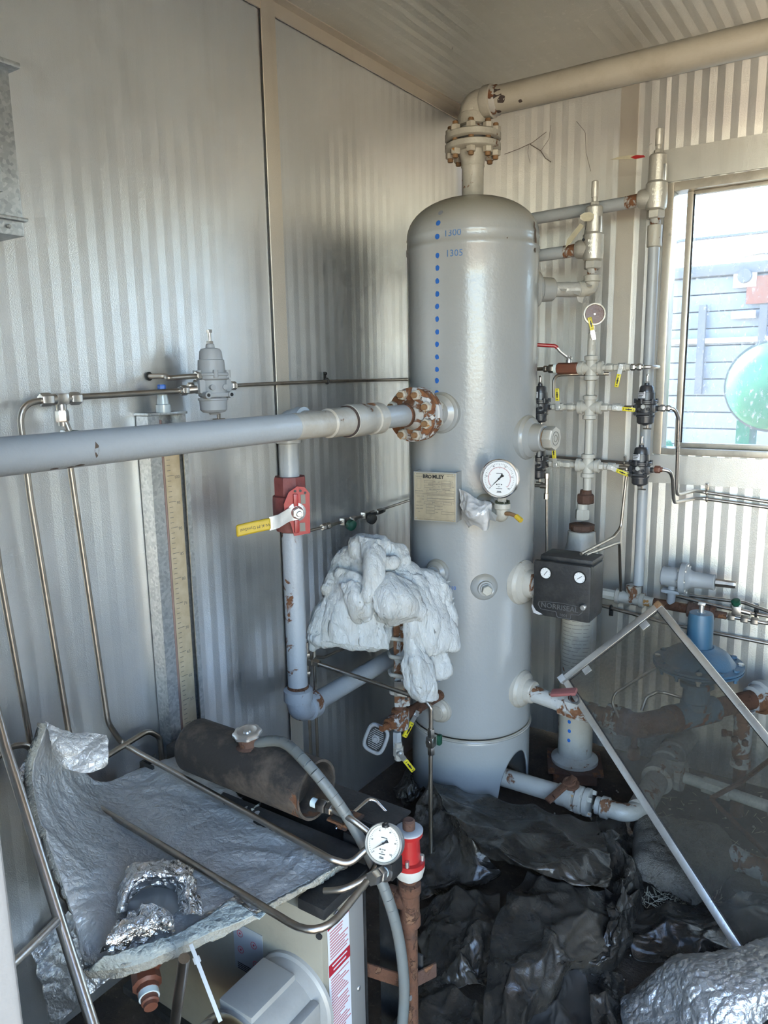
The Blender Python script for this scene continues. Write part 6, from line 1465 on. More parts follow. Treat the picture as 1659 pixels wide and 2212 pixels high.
# ---------------------------------------------------------------- heater unit at the front left
ZB = 0.505
bx0, bx1 = 0.20, onZ(693, 1985, ZB).x; by0 = onZ(693, 1985, ZB).y; by1 = by0 + 0.125
hu = thing('heater_unit', 'beige sheet metal heater cabinet under the grey blanket', 'heater', (bx0, by0, 0))
paint('beige_steel', (0.42, 0.38, 0.29), 0.40, 0.25, dirt=0.18, ds=7, bmp=0.08)
MB().box(((bx0 + bx1) / 2, (by0 + by1) / 2, (ZB + 0.09) / 2), (bx1 - bx0, by1 - by0, ZB - 0.09), None, 0.004).build('cabinet', 'beige_steel', hu)
MB().box((bx1 - 0.02, (by0 + by1) / 2 + 0.012, ZB + 0.012), (0.060, by1 - by0 + 0.03, 0.022), None, 0.003).build('top_rail', 'box_black', hu)
MB().box((bx0 + 0.2, (by0 + by1) / 2, ZB + 0.015), (bx1 - bx0 - 0.1, by1 - by0, 0.02), None, 0.003).build('lid', 'beige_steel', hu)
MB().lathe((bx1 - 0.004, by0 - 0.001, ZB - 0.035), (0.3, -1, 0), [(0, 0.006), (0.002, 0.006)], 12).build('bolt_hole', 'ink_black', hu)
MB().hexa((bx1 + 0.004, by0 + 0.035, ZB - 0.012), (1, -0.3, 0.2), 0.010, 0.009).build('bolt', 'zinc', hu)
# warning label on the narrow face
lx = bx1 + 0.0022; ly0, ly1, lz0_, lz1_ = by0 + 0.014, by0 + 0.076, 0.17, ZB - 0.02
lb = MB().box((lx, (ly0 + ly1) / 2, (lz0_ + lz1_) / 2), (0.001, ly1 - ly0, lz1_ - lz0_)).build('warning_label', 'label_white', hu)
rb2 = MB(); hL = lz1_ - lz0_
for a, b_ in ((0.955, 1.0), (0.66, 0.735), (0.0, 0.075)): MB().box((lx + 0.0007, (ly0 + ly1) / 2, lz0_ + hL * (a + b_) / 2), (0.0005, ly1 - ly0, hL * (b_ - a))).build('red_band', 'ink_red', lb, 0)
plain('print_red', (0.50, 0.16, 0.17), 0.5)
pr2 = MB(); rnd = random.Random(3)
nL = 46
for i in range(nL):
    zf2 = 0.09 + i * (0.86 / nL)
    if 0.645 < zf2 < 0.745: continue
    w_ = (ly1 - ly0) * (0.55 + 0.33 * rnd.random()) * (1.0 if i % 7 else 0.5)
    pr2.box((lx + 0.0007, ly0 + 0.005 + w_ / 2, lz0_ + hL * zf2), (0.0004, w_, hL * 0.0075))
pr2.build('label_print', 'print_red', lb, 0)['kind'] = 'stuff'
tp = MB()
for i, zf2 in enumerate((0.715, 0.685, 0.05, 0.025)): tp.box((lx + 0.0011, (ly0 + ly1) / 2, lz0_ + hL * zf2), (0.0004, (ly1 - ly0) * (0.7 - 0.1 * (i % 2)), hL * 0.010))
tp.build('band_print', 'label_white', lb, 0)['kind'] = 'stuff'
plain('panel_grey', (0.30, 0.29, 0.27), 0.4, 0.3)
MB().box((bx1 + 0.001, by0 + 0.10, 0.28), (0.004, 0.040, 0.40), None, 0.001).build('side_panel', 'panel_grey', hu)
MB().lathe((bx1 + 0.003, by0 + 0.10, 0.29), (1, 0, 0), [(0, 0.005), (0.002, 0.004)], 10).build('panel_screw', 'zinc', hu)
# instruction plate on the front face
ip = onY(537, 2055, by0 - 0.001); 
ipo = MB().box(ip, (0.075, 0.0012, 0.10)).build('instruction_plate', 'cast_grey', hu)
im = MB()
for ux_, uz in ((-0.02, 0.03), (0.015, 0.02), (-0.02, -0.005), (0.018, -0.02)):
    im.torus(ip + Vector((ux_, -0.001, uz)), (0, -1, 0), 0.007, 0.0006, 16, 4)
    im.lathe(ip + Vector((ux_, -0.0006, uz)), (0, -1, 0), [(0, 0.0022), (0.0006, 0.0022)], 8)
im.build('plate_symbols', 'ink_red', ipo, 0)
it = MB()
for i in range(4): it.box(ip + Vector((-0.005, -0.0008, -0.036 - i * 0.004)), (0.050, 0.0004, 0.0018))
it.build('plate_print', 'ink_black', ipo, 0)
# blower motor
mc = Vector((bx1 - 0.13, by0, 0.335)); md = Vector((0.0, -1, 0.0)).normalized()
mc = onY(640, 2150, by0)
paint('motor_grey', (0.42, 0.40, 0.36), 0.42, 0.15, dirt=0.12, ds=14, bmp=0.08)
mo_ = thing('blower_motor', 'grey electric blower motor bolted to the front of the heater cabinet', 'motor', mc)
MB().lathe(mc, md, [(0, 0.086), (0.006, 0.085), (0.010, 0.080), (0.03, 0.076)], 40).build('mounting_ring', 'motor_grey', mo_)
MB().lathe(mc + md * 0.02, md, [(0, 0.074), (0.015, 0.075), (0.13, 0.075), (0.135, 0.072)], 40).build('body', 'motor_grey', mo_, 30)
MB().lathe(mc + md * 0.15, md, [(0, 0.078), (0.004, 0.080), (0.028, 0.079), (0.045, 0.070), (0.055, 0.052), (0.060, 0.0)], 40).build('end_bell', 'bright_steel', mo_, 30)
MB().box(mc + md * 0.085 + Vector((-0.01, 0, 0.066)), (0.075, 0.11, 0.03), None, 0.004).build('terminal_box', 'motor_grey', mo_)
MB().box(mc + md * 0.085 + Vector((0.068, 0, 0.01)), (0.02, 0.12, 0.07), None, 0.004).build('side_cover', 'motor_grey', mo_)
tgp = mc + md * 0.214 + Vector((-0.015, 0, 0.005))
rt = MB().box(tgp, (0.06, 0.002, 0.045), Matrix.Rotation(0.15, 4, 'Y')).build('rating_plate', 'label_white', mo_)
q_ = MB(); 
for i in range(3): q_.box(tgp + Vector((-0.016, -0.0014, 0.012 - i * 0.010)), (0.018, 0.0004, 0.005))
q_.tube([tgp + Vector((0.008, -0.002, -0.018)), tgp + Vector((0.016, -0.002, 0.0)), tgp + Vector((0.024, -0.002, -0.016)), tgp + Vector((0.026, -0.002, 0.012))], 0.0012, 5, rad=0.004); q_.build('plate_print', 'marker_blue', rt, 0)
MB().box(tgp + Vector((0.006, -0.002, 0.012)), (0.005, 0.003, 0.085), Matrix.Rotation(-0.15, 4, 'Y')).build('cord', 'tag_cream', mo_)
# black steel stand
sf = thing('steel_stand', 'black angle iron stand carrying the tank and heater', 'stand', (0.3, -1.6, 0))
zs2 = 0.565
r0_ = onZ(425, 1655, zs2); r1_ = onZ(790, 1892, zs2)
def rail3(a, b_, w, h, name, mat='box_black', par=None):
    a, b_ = Vector(a), Vector(b_); d_ = (b_ - a); mm = mat4((0, 0, 0), (0, 0, 1), d_)
    return MB().box((a + b_) / 2, (d_.length, w, h), mm, 0.002).build(name, mat, par or sf)
rail3((0.08, -1.585, 0.575), (0.71, -1.585, 0.575), 0.075, 0.006, 'top_rail'); rail3((0.08, -1.625, 0.545), (0.71, -1.625, 0.545), 0.006, 0.065, 'rail_web')
rail3((0.08, -1.70, 0.555), (0.69, -1.70, 0.555), 0.05, 0.006, 'inner_rail'); rail3((0.08, -1.675, 0.52), (0.69, -1.675, 0.52), 0.006, 0.07, 'inner_web')
for xx, yy in ((0.10, -1.56), (0.675, -1.58), (0.10, -1.70), (0.655, -1.665)): rail3((xx, yy, 0.0), (xx, yy, 0.0001), 0.001, 0.001, 'x') if False else MB().box((xx, yy, 0.285), (0.045, 0.006, 0.57), None, 0.001).box((xx - 0.02, yy + 0.02, 0.285), (0.006, 0.04, 0.57), None, 0.001).build('leg', 'box_black', sf)
rail3((bx1 + 0.03, by0 + 0.02, 0.14), (bx1 + 0.03, -1.58, 0.14), 0.006, 0.05, 'lower_rail'); rail3((0.12, by0 + 0.0, 0.09), (bx1 + 0.03, by0 + 0.0, 0.09), 0.03, 0.02, 'lower_rail')
rail3((bx1 + 0.005, by0 + 0.24, 0.26), (bx1 + 0.06, by0 + 0.24, 0.26), 0.006, 0.05, 'lower_rail')
MB().box((0.62, -1.640, 0.553), (0.028, 0.006, 0.09), None, 0.002).box((0.62, -1.655, 0.594), (0.028, 0.035, 0.006), None, 0.002).build('strap', 'box_black', sf)
# black expansion cylinder with a radiator cap
paint('black_scaled', (0.030, 0.026, 0.023), 0.62, rust=0.18, rs=9, dirt=0.8, dcol=(0.13, 0.10, 0.075), ds=9, bmp=0.4, bs=90)
ca = onD(418, 1592, 1.63); cbb = onD(676, 1698, 1.415)
ca.z = cbb.z = 0.652; ca.y = cbb.y = -1.685; ca.x = 0.235; cbb.x = 0.585
cyl = thing('expansion_tank', 'black scaled steel expansion cylinder with radiator cap at the front', 'tank', (0.4, -1.685, 0.6))
cd = (cbb - ca).normalized(); cL = (cbb - ca).length
MB().lathe(ca, cd, [(0, 0.0), (0.001, 0.035), (0.006, 0.050), (0.016, 0.0565), (cL, 0.0575), (cL, 0.0525), (cL - 0.055, 0.0525), (cL - 0.055, 0.0)], 48).build('shell', 'black_scaled', cyl, 30)
cp = onD(543, 1566, 1.5); cpb = Vector((cp.x, -1.690, 0.652))
nk = Vector((0.0, -0.12, 1)).normalized(); nb_ = cpb + nk * 0.052
MB().lathe(nb_, nk, [(0, 0.026), (0.004, 0.020), (0.018, 0.020), (0.020, 0.025), (0.024, 0.025)], 28).build('filler_neck', 'rust_dark', cyl)
capm = MB(); n_ = 40
prof_ = [(0.0, 0.024), (0.003, 0.0285), (0.008, 0.0285), (0.011, 0.025), (0.012, 0.020), (0.009, 0.016), (0.008, 0.008), (0.011, 0.006), (0.011, 0.0)]
X_, Y_, Z_ = frame(nk); vs = []; fs = []
for t_, r_ in prof_:
    for k_ in range(n_):
        a = 2 * PI * k_ / n_; lobe = 1 + 0.05 * (math.cos(8 * a)) * (1 if r_ > 0.0225 else 0)
        vs.append(nb_ + nk * (0.022 + t_) + (X_ * math.cos(a) + Y_ * math.sin(a)) * (r_ * lobe))
for i in range(len(prof_) - 1):
    for k_ in range(n_): fs.append((i*n_+k_, i*n_+(k_+1) % n_, (i+1)*n_+(k_+1) % n_, (i+1)*n_+k_))
capm.add(vs, fs).build('radiator_cap', 'zinc', cyl, 40)
fo = cbb + Vector((-0.03, -0.012, -0.02))
MB().cyl(fo + cd * 0.028, fo + cd * 0.045, 0.009, 14).build('sealed_thread', 'ptfe', cyl)
MB().hexa(fo + cd * 0.042, cd, 0.020, 0.013).hexa(fo + cd * 0.064, cd, 0.012, 0.011).build('fitting', 'stainless_dull', cyl)
bkp = Vector((0.625, -1.65, 0.588))
MB().box(bkp, (0.055, 0.05, 0.005), None, 0.001).box(bkp + Vector((0.0, 0.0, -0.008)), (0.02, 0.03, 0.02), None, 0.002).build('foot_bracket', 'rust_dark', cyl); MB().hexa(bkp + Vector((0.012, -0.006, 0.002)), (0, 0, 1), 0.008, 0.009).build('bolt', 'zinc', cyl)
ft0 = fo + cd * 0.07
tubing('steel_tube', 'steel tube curling from the end of the black cylinder behind the hose', [ft0, ft0 + Vector((0.05, 0.0, -0.004)), Vector((0.72, -1.685, 0.60)), Vector((0.725, -1.69, 0.55)), Vector((0.70, -1.70, 0.50))], r=0.006, rad=0.04)
# rubber hose from the cap neck
paint('hose_grey', (0.15, 0.16, 0.15), 0.5, dirt=0.25, dcol=(0.18, 0.14, 0.10), bmp=0.08)
hs = [nb_ + Vector((0.012, 0.004, 0.006)), onD(610, 1603, 1.455), onD(665, 1652, 1.40), onD(720, 1720, 1.385), onD(766, 1790, 1.385), onD(803, 1860, 1.385), onD(838, 1940, 1.385), onD(862, 2030, 1.40), onD(873, 2130, 1.42), onD(868, 2230, 1.44), onD(860, 2330, 1.47)]
def smooth(pts, k=4):
    out = []
    n = len(pts) - 1
    for i in range(n):
        p0 = pts[max(0, i-1)]; p1 = pts[i]; p2 = pts[i+1]; p3 = pts[min(n, i+2)]
        for j in range(k):
            f = j / k; out.append(0.5 * ((2 * p1) + (p2 - p0) * f + (2*p0 - 5*p1 + 4*p2 - p3) * f * f + (3*p1 - p0 - 3*p2 + p3) * f ** 3))
    return out + [pts[-1]]
ho = tag(MB().tube(smooth(hs), 0.0105, 16, rad=0.0).build('rubber_hose', 'hose_grey'), 'long grey rubber hose curving from the radiator cap down past the gauge', 'hose')
# front gauge on a black block
fg = onD(829, 1822, 1.315)
fgt = thing('pressure_gauge', 'silver pressure gauge with stained cream dial above the heater cabinet', 'gauge', fg + Vector((0, 0, -0.06)))
fnr = (CAMP - fg).normalized(); fnr = (fnr + Vector((-0.30, -0.05, -0.18))).normalized()
dial_gauge(fgt, fg, fnr, 0.0335, 0.028, 'dial_cream', case='zinc', needle=math.radians(215), red=False)
MB().lathe(fg - fnr * 0.012 + Vector((0, 0.0, 0.033)), (0, 0, 1), [(0, 0.007), (0.004, 0.006), (0.005, 0.003), (0.008, 0.003)], 12).build('vent_plug', 'rubber_black', fgt)
gbk = fg + Vector((0.002, 0.014, -0.058))
blk = thing('valve_block', 'black painted tee block under the front gauge', 'fitting', gbk)
MB().box(gbk + Vector((0, 0, 0.008)), (0.034, 0.036, 0.034), None, 0.004).lathe(gbk + Vector((0, 0, 0.012)), (0, 0, 1), [(0, 0.013), (0.022, 0.011)], 16).build('block', 'rubber_black', blk)
fdir = (onZ(792, 1905, 0.585) - gbk); fdir.normalize()
MB().lathe(gbk, fdir, [(0, 0.017), (0.020, 0.017), (0.022, 0.014)], 18).build('port', 'rubber_black', blk)
MB().cyl(gbk + fdir * 0.020, gbk + fdir * 0.028, 0.0105, 14).build('sealed_thread', 'ptfe', blk)
MB().hexa(gbk + fdir * 0.027, fdir, 0.016, 0.0135).hexa(gbk + fdir * 0.045, fdir, 0.020, 0.0125).build('fitting', 'stainless', blk)
tubing('steel_tube', 'short steel elbow tube tucked under the blanket corner', [onZ(700, 1925, 0.53), onZ(745, 1922, 0.54), gbk + Vector((-0.01, 0.02, -0.005))], r=0.006, rad=0.05)
# red pilot regulator on a rusty standpipe
rp = onD(884, 1850, 1.43); rpx, rpy = rp.x, rp.y
rs_ = thing('standpipe', 'rusty vertical gas pipe standing right of the heater with a side branch', 'pipe', (rpx, rpy, 0))
zr3 = onD(884, 1905, 1.43).z
MB().cyl((rpx, rpy, 0.14), (rpx, rpy, zr3), 0.0145, 20).build('pipe', 'rust', rs_)
MB().lathe((rpx, rpy, zr3 - 0.10), (0, 0, 1), [(0, 0.016), (0.003, 0.021), (0.022, 0.021), (0.026, 0.019), (0.070, 0.019), (0.074, 0.022), (0.092, 0.022), (0.095, 0.016)], 20).lathe((rpx, rpy, zr3 - 0.052), (-0.9, -0.25, 0.15), [(0, 0.017), (0.03, 0.017), (0.032, 0.021), (0.046, 0.021), (0.05, 0.014)], 20).build('tee', 'rust', rs_)
MB().cyl((rpx, rpy, 0.10), (rpx, rpy, 0.145), 0.0148, 20).build('worn_end', 'thread_rust', rs_)
MB().cyl((rpx, rpy, 0.092), (rpx, rpy, 0.104), 0.0155, 20).build('sealed_thread', 'ptfe', rs_); MB().hexa((rpx, rpy, 0.0), (0, 0, 1), 0.095, 0.024).build('socket', 'rubber_black', rs_)
rr = thing('pilot_regulator', 'bright red pilot regulator with grey cap on the rusty standpipe', 'regulator', (rpx, rpy, zr3))
MB().cyl((rpx, rpy, zr3 - 0.005), (rpx, rpy, zr3 + 0.008), 0.014, 16).build('sealed_thread', 'ptfe', rr)
MB().lathe((rpx, rpy, zr3 + 0.006), (0, 0, 1), [(0, 0.018), (0.004, 0.026), (0.020, 0.030), (0.026, 0.030)], 28).build('base', 'manifold_cream', rr)
MB().lathe((rpx, rpy, zr3 + 0.032), (0, 0, 1), [(0, 0.030), (0.010, 0.030), (0.012, 0.022), (0.060, 0.020), (0.062, 0.026), (0.070, 0.027)], 32).build('bonnet', 'bright_red', rr, 30)
MB().lathe((rpx, rpy, zr3 + 0.102), (0, 0, 1), [(0, 0.027), (0.003, 0.027), (0.005, 0.024), (0.005, 0.014)], 32).build('cap_ring', 'cast_grey', rr)
MB().lathe((rpx, rpy, zr3 + 0.105), (0, 0, 1), [(0, 0.012), (0.018, 0.012), (0.021, 0.009)], 20).build('cap_knob', 'rust_dark', rr)
for k_ in range(4):
    a = 0.4 + k_ * PI / 2; MB().lathe((rpx + 0.025 * math.cos(a), rpy + 0.025 * math.sin(a), zr3 + 0.040), (0, 0, 1), [(0, 0.004), (0.014, 0.004)], 10).build('bolt', 'zinc', rr)
# brackets on the standpipe
zb2 = onD(890, 2105, 1.50).z
bk = thing('pipe_bracket', 'rusty flat bar bracket with zinc bolt clamping the standpipe', 'bracket', (rpx, rpy, zb2))
b0 = onD(768, 2062, 1.50); b1 = Vector((rpx - 0.01, rpy - 0.02, zb2 - 0.01)); 
rail3(b0, b1, 0.005, 0.030, 'flat_bar', 'rust', bk); rail3(b1, b1 + Vector((0.035, 0.075, 0.02)), 0.005, 0.032, 'flat_bar', 'rust_dark', bk)
MB().tube([b1 + Vector((0.012, -0.012, -0.022)), b1 + Vector((0.012, -0.012, 0.006)), b1 + Vector((0.030, -0.012, 0.010))], 0.005, 10, rad=0.008).hexa(b1 + Vector((0.012, -0.008, -0.002)), (0, -1, 0), 0.008, 0.009).build('hook_bolt', 'zinc', bk)
# thin chrome loop behind
tubing('steel_tube', 'thin chromed tube arched behind the hose', [onD(725, 1790, 1.45), onD(768, 1752, 1.47), onD(796, 1727, 1.50), onD(810, 1729, 1.50), onD(862, 1785, 1.47), onD(870, 1830, 1.47)], r=0.004, rad=0.03, mat='bright_steel')
# things below the blanket on the left
vv = onD(318, 2128, 1.22)
rv2 = thing('gas_valve', 'dull red valve with white thread tape under the blanket edge', 'valve', vv)
ax_ = Vector((0.75, -0.45, -0.25)).normalized()
MB().lathe(vv - ax_ * 0.05, ax_, [(0, 0.018), (0.004, 0.022), (0.05, 0.024), (0.054, 0.018), (0.062, 0.018)], 10).lathe(vv - ax_ * 0.02, Vector((0.3, 0.6, 0.75)), [(0, 0.014), (0.05, 0.014), (0.052, 0.018), (0.07, 0.018)], 14).build('body', 'copper_red', rv2, 30)
MB().cyl(vv + ax_ * 0.010, vv + ax_ * 0.022, 0.0165, 16).build('sealed_thread', 'ptfe', rv2); MB().lathe(vv + ax_ * 0.022, ax_, [(0, 0.014), (0.008, 0.014), (0.010, 0.011), (0.016, 0.011)], 14).build('plug', 'copper_red', rv2)
tubing('steel_pipe', 'grey steel pipe rising under the front of the blanket', [onD(398, 2070, 1.10), onD(375, 2230, 1.20), onD(372, 2330, 1.28)], r=0.0085, cat='pipe', mat='stainless_dull')
za = onZ(426, 2076, 0.540); zb5 = onD(463, 2172, 1.06)
zt5 = thing('cable_tie', 'white plastic cable tie hanging from the blanket edge', 'cable tie', za)
zd5 = (zb5 - za).normalized(); zm = mat4((0, 0, 0), (CAMP - za).normalized(), zd5)
MB().box((za + zb5) / 2, ((zb5 - za).length, 0.006, 0.0014), zm, 0.0004).build('strap', 'white_plastic', zt5); MB().box(za - zd5 * 0.003, (0.010, 0.011, 0.007), zm, 0.001).build('head', 'white_plastic', zt5)
# steel pipe close to the camera at the lower left
pgs = [onD(-45, 1400, 1.32), onD(60, 1800, 1.16), onD(118, 1985, 1.10), onD(200, 2225, 1.04), onD(240, 2340, 1.02)]
np2 = thing('steel_pipe', 'thick steel pipe slanting down the lower left edge with a side branch', 'pipe', pgs[-1])
MB().tube([onD(-45, 1400, 1.32), onD(12, 1615, 1.24), pgs[-1]], 0.0085, 16, rad=0.1).build('pipe', 'stainless', np2)
MB().tube([onD(122, 1990, 1.095), onD(60, 2052, 1.02), onD(10, 2100, 0.97)], 0.0065, 12).build('branch', 'stainless', np2)
# ---------------------------------------------------------------- soft materials
def foil_mat(name, col, rough, metal, b1, s1, dirt=0.3, dcol=(0.24, 0.22, 0.20), spec=0.5):
    m, n, l, b = nt(name)
    v = coords(n, l)
    d = nz(n, l, v, 9, 6, 0.65)
    c = mix(n, l, ramp(n, l, d, 0.42, 0.72, 0, dirt * 2), col, dcol)
    l.new(c, b.inputs['Base Color']); b.inputs['Metallic'].default_value = metal
    l.new(ramp(n, l, d, 0.4, 0.7, rough, min(1, rough + 0.25 * dirt * 3)), b.inputs['Roughness'])
    t = n.new('ShaderNodeTexVoronoi'); t.feature = 'DISTANCE_TO_EDGE'; l.new(v, t.inputs['Vector']); t.inputs['Scale'].default_value = s1
    a = n.new('ShaderNodeMath'); a.operation = 'ADD'; l.new(t.outputs['Distance'], a.inputs[0]); l.new(nz(n, l, v, s1 * 1.4, 4, 0.6, 1.2), a.inputs[1])
    bump(n, l, a.outputs[0], b1, 0.006, b)
    return m
foil_mat('blanket_grey', (0.62, 0.60, 0.565), 0.33, 0.35, 0.50, 62, 0.22, (0.44, 0.42, 0.38))
foil_mat('blanket_edge', (0.50, 0.48, 0.41), 0.9, 0.0, 0.8, 120, 0.3, (0.24, 0.19, 0.12))
foil_mat('bare_fibre', (0.50, 0.52, 0.47), 0.8, 0.0, 0.7, 90, 0.2, (0.40, 0.36, 0.27))
foil_mat('foil_bright', (0.78, 0.78, 0.78), 0.13, 1.0, 0.9, 45, 0.03)
foil_mat('foil_dull', (0.56, 0.56, 0.56), 0.30, 0.80, 0.6, 60, 0.14)
foil_mat('batt_grey', (0.22, 0.19, 0.15), 0.95, 0.0, 1.0, 150, 0.4, (0.10, 0.085, 0.065))
def plastic_mat():
    m, n, l, b = nt('black_plastic')
    v = coords(n, l)
    d = nz(n, l, v, 6, 8, 0.7, 0.5)
    c = mix(n, l, ramp(n, l, d, 0.36, 0.62, 0, 0.9), (0.010, 0.010, 0.010), (0.060, 0.050, 0.039))
    c = mix(n, l, ramp(n, l, nz(n, l, v, 26, 6, 0.7), 0.70, 0.74, 0, 0.6), c, (0.20, 0.18, 0.16))
    l.new(c, b.inputs['Base Color'])
    l.new(ramp(n, l, d, 0.40, 0.66, 0.17, 0.42), b.inputs['Roughness'])
    bump(n, l, nz(n, l, v, 34, 6, 0.62, 1.2), 0.30, 0.010, b)
plastic_mat()
def wool_mat():
    m, n, l, b = nt('white_wool')
    v = coords(n, l)
    c = mix(n, l, ramp(n, l, nz(n, l, v, 11, 5, 0.6), 0.50, 0.78, 0, 0.8), (0.72, 0.72, 0.69), (0.50, 0.45, 0.36))
    c = mix(n, l, ramp(n, l, nz(n, l, v, 95, 3, 0.6), 0.66, 0.74, 0, 0.6), c, (0.20, 0.17, 0.13))
    l.new(c, b.inputs['Base Color']); b.inputs['Roughness'].default_value = 0.95
    b.inputs['Specular IOR Level'].default_value = 0.1
    b.inputs['Subsurface Weight'].default_value = 0.15; b.inputs['Subsurface Radius'].default_value = (0.01, 0.01, 0.01); b.inputs['Subsurface Scale'].default_value = 0.4
    bump(n, l, nz(n, l, coords(n, l, (1, 1, 0.4)), 85, 7, 0.7, 1.0), 0.9, 0.010, b)
wool_mat()
def clay_mat():
    m, n, l, b = nt('plastic_clay')
    tc = n.new('ShaderNodeTexCoord'); mp = n.new('ShaderNodeMapping'); l.new(tc.outputs['Object'], mp.inputs[0])
    mp.inputs['Rotation'].default_value = (0, 0, 0.55); mp.inputs['Scale'].default_value = (16, 2.2, 4)
    f = ramp(n, l, nz(n, l, mp.outputs[0], 1.6, 6, 0.6), 0.57, 0.62)
    c = mix(n, l, f, (0.045, 0.040, 0.035), (0.38, 0.29, 0.17))
    l.new(c, b.inputs['Base Color']); b.inputs['Roughness'].default_value = 0.6
clay_mat()
# ---------------------------------------------------------------- white mineral wool slung over the level gauge
WD = 2.10
def wool():
    mb = MB()
    def blob(px, py, rx, ry, d=0.0, rz=0.6, rot=0.0):
        c = onD(px, py, WD + d); k = (WD + d) / FPX
        R_ = ROT.col[0]; D_ = ROT.col[1]; F_ = ROT.col[2]
        U = R_ * math.cos(rot) + D_ * math.sin(rot); V = D_ * math.cos(rot) - R_ * math.sin(rot)
        vs = []; fs = []; n1, n2 = 14, 9
        for i in range(n2 + 1):
            th = PI * i / n2
            for j in range(n1):
                ph = 2 * PI * j / n1
                vs.append(c + U * (rx * k * math.sin(th) * math.cos(ph)) + V * (ry * k * math.cos(th)) + F_ * (min(rx, ry) * k * rz * math.sin(th) * math.sin(ph)))
        for i in range(n2):
            for j in range(n1): fs.append((i*n1+j, i*n1+(j+1) % n1, (i+1)*n1+(j+1) % n1, (i+1)*n1+j))
        mb.add(vs, fs)
    B = [(778, 1182, 26, 30, 0.0, 0.9, 0.3), (812, 1180, 44, 24, 0.0, 1.1, 0.15), (855, 1196, 30, 24, 0.02, 1, 0.5), (872, 1210, 16, 13, 0.0, 1),
         (840, 1216, 26, 16, -0.05, 1, -0.3), (745, 1236, 36, 62, 0.03, 0.9, 0.45), (800, 1240, 60, 56, 0.02, 0.8), (860, 1262, 62, 55, 0.02, 0.8),
         (722, 1262, 24, 40, 0.0, 0.9, 0.3), (708, 1272, 15, 15, -0.02, 1), (745, 1300, 46, 44, -0.01, 0.8),
         (715, 1335, 42, 50, 0.0, 0.8, 0.45), (696, 1362, 32, 40, 0.0, 0.8, 0.4), (745, 1352, 74, 42, -0.01, 0.8, 0.1), (705, 1382, 36, 16, -0.03, 0.9), (770, 1384, 60, 19, -0.02, 0.9), (805, 1368, 40, 38, 0.03, 0.8), (824, 1345, 22, 55, 0.05, 0.8),
         (850, 1292, 66, 46, -0.06, 0.9, 0.25), (880, 1315, 44, 24, -0.07, 0.9), (840, 1325, 32, 22, -0.06, 0.9),
         (915, 1290, 62, 60, 0.04, 0.6, 0.5), (945, 1330, 42, 72, 0.04, 0.6, -0.35), (955, 1372, 34, 38, 0.04, 0.6), (930, 1380, 40, 50, 0.04, 0.6), (975, 1390, 16, 16, 0.04, 0.8),
         (893, 1350, 18, 42, -0.03, 1), (890, 1392, 14, 40, -0.02, 1), (898, 1432, 20, 36, -0.02, 1), (910, 1450, 28, 34, -0.02, 0.9), (896, 1470, 17, 28, -0.02, 1), (915, 1492, 20, 20, -0.01, 1), (928, 1508, 12, 10, -0.01, 1),
         (955, 1447, 28, 20, 0.03, 0.9, -0.3), (940, 1425, 20, 18, 0.03, 0.9), (969, 1422, 7, 15, 0.02, 0.8, -0.5), (674, 1398, 9, 8, 0.0, 1), (678, 1388, 5, 9, 0.0, 1),
         (806, 1212, 16, 40, -0.07, 0.9, 0.1), (800, 1252, 15, 34, -0.09, 0.9, 0.05), (792, 1280, 11, 22, -0.09, 0.9, 0.2), (770, 1290, 14, 40, -0.06, 0.8, -0.45), (788, 1325, 15, 20, -0.07, 0.9, -0.4), (795, 1290, 10, 12, -0.09, 0.9)]
    for b_ in B: blob(*b_)
    return mb
wt = thing('mineral_wool', 'torn white mineral wool blanket slung over the level gauge', 'insulation', onD(850, 1450, WD))
tmp = wool().build('tmp', 'white_wool', None, 0)
rm = tmp.modifiers.new('r', 'REMESH'); rm.mode = 'VOXEL'; rm.voxel_size = 0.0042; rm.adaptivity = 0
sm_ = tmp.modifiers.new('s', 'SMOOTH'); sm_.iterations = 16
me2 = bpy.data.meshes.new_from_object(tmp.evaluated_get(bpy.context.evaluated_depsgraph_get()))
bpy.data.objects.remove(tmp)
nrm_ = [v.normal.copy() for v in me2.vertices]
vs2 = []
for v, nn in zip(me2.vertices, nrm_):
    p = v.co
    q = Vector((p.x * 1.0, p.y * 1.0, p.z * 0.55))
    w = q * 15 + noise.noise_vector(q * 7) * 1.5
    h = (1 - abs(noise.noise(w)) * 2.4) * 0.0046 + (1 - abs(noise.noise(w * 2.3)) * 2.2) * 0.0036 + (1 - abs(noise.noise(w * 5.1)) * 2.2) * 0.0016 + noise.noise(p * 160) * 0.0014
    vs2.append(p + nn * (h - 0.003))
wm_ = MB(); wm_.v = vs2; wm_.f = [tuple(p.vertices) for p in me2.polygons]
wm_.build('wool', 'white_wool', wt, 180); bpy.data.meshes.remove(me2)
def WN(rows): return [[onD(p[0], p[1], WD + p[2]) for p in r] for r in rows]
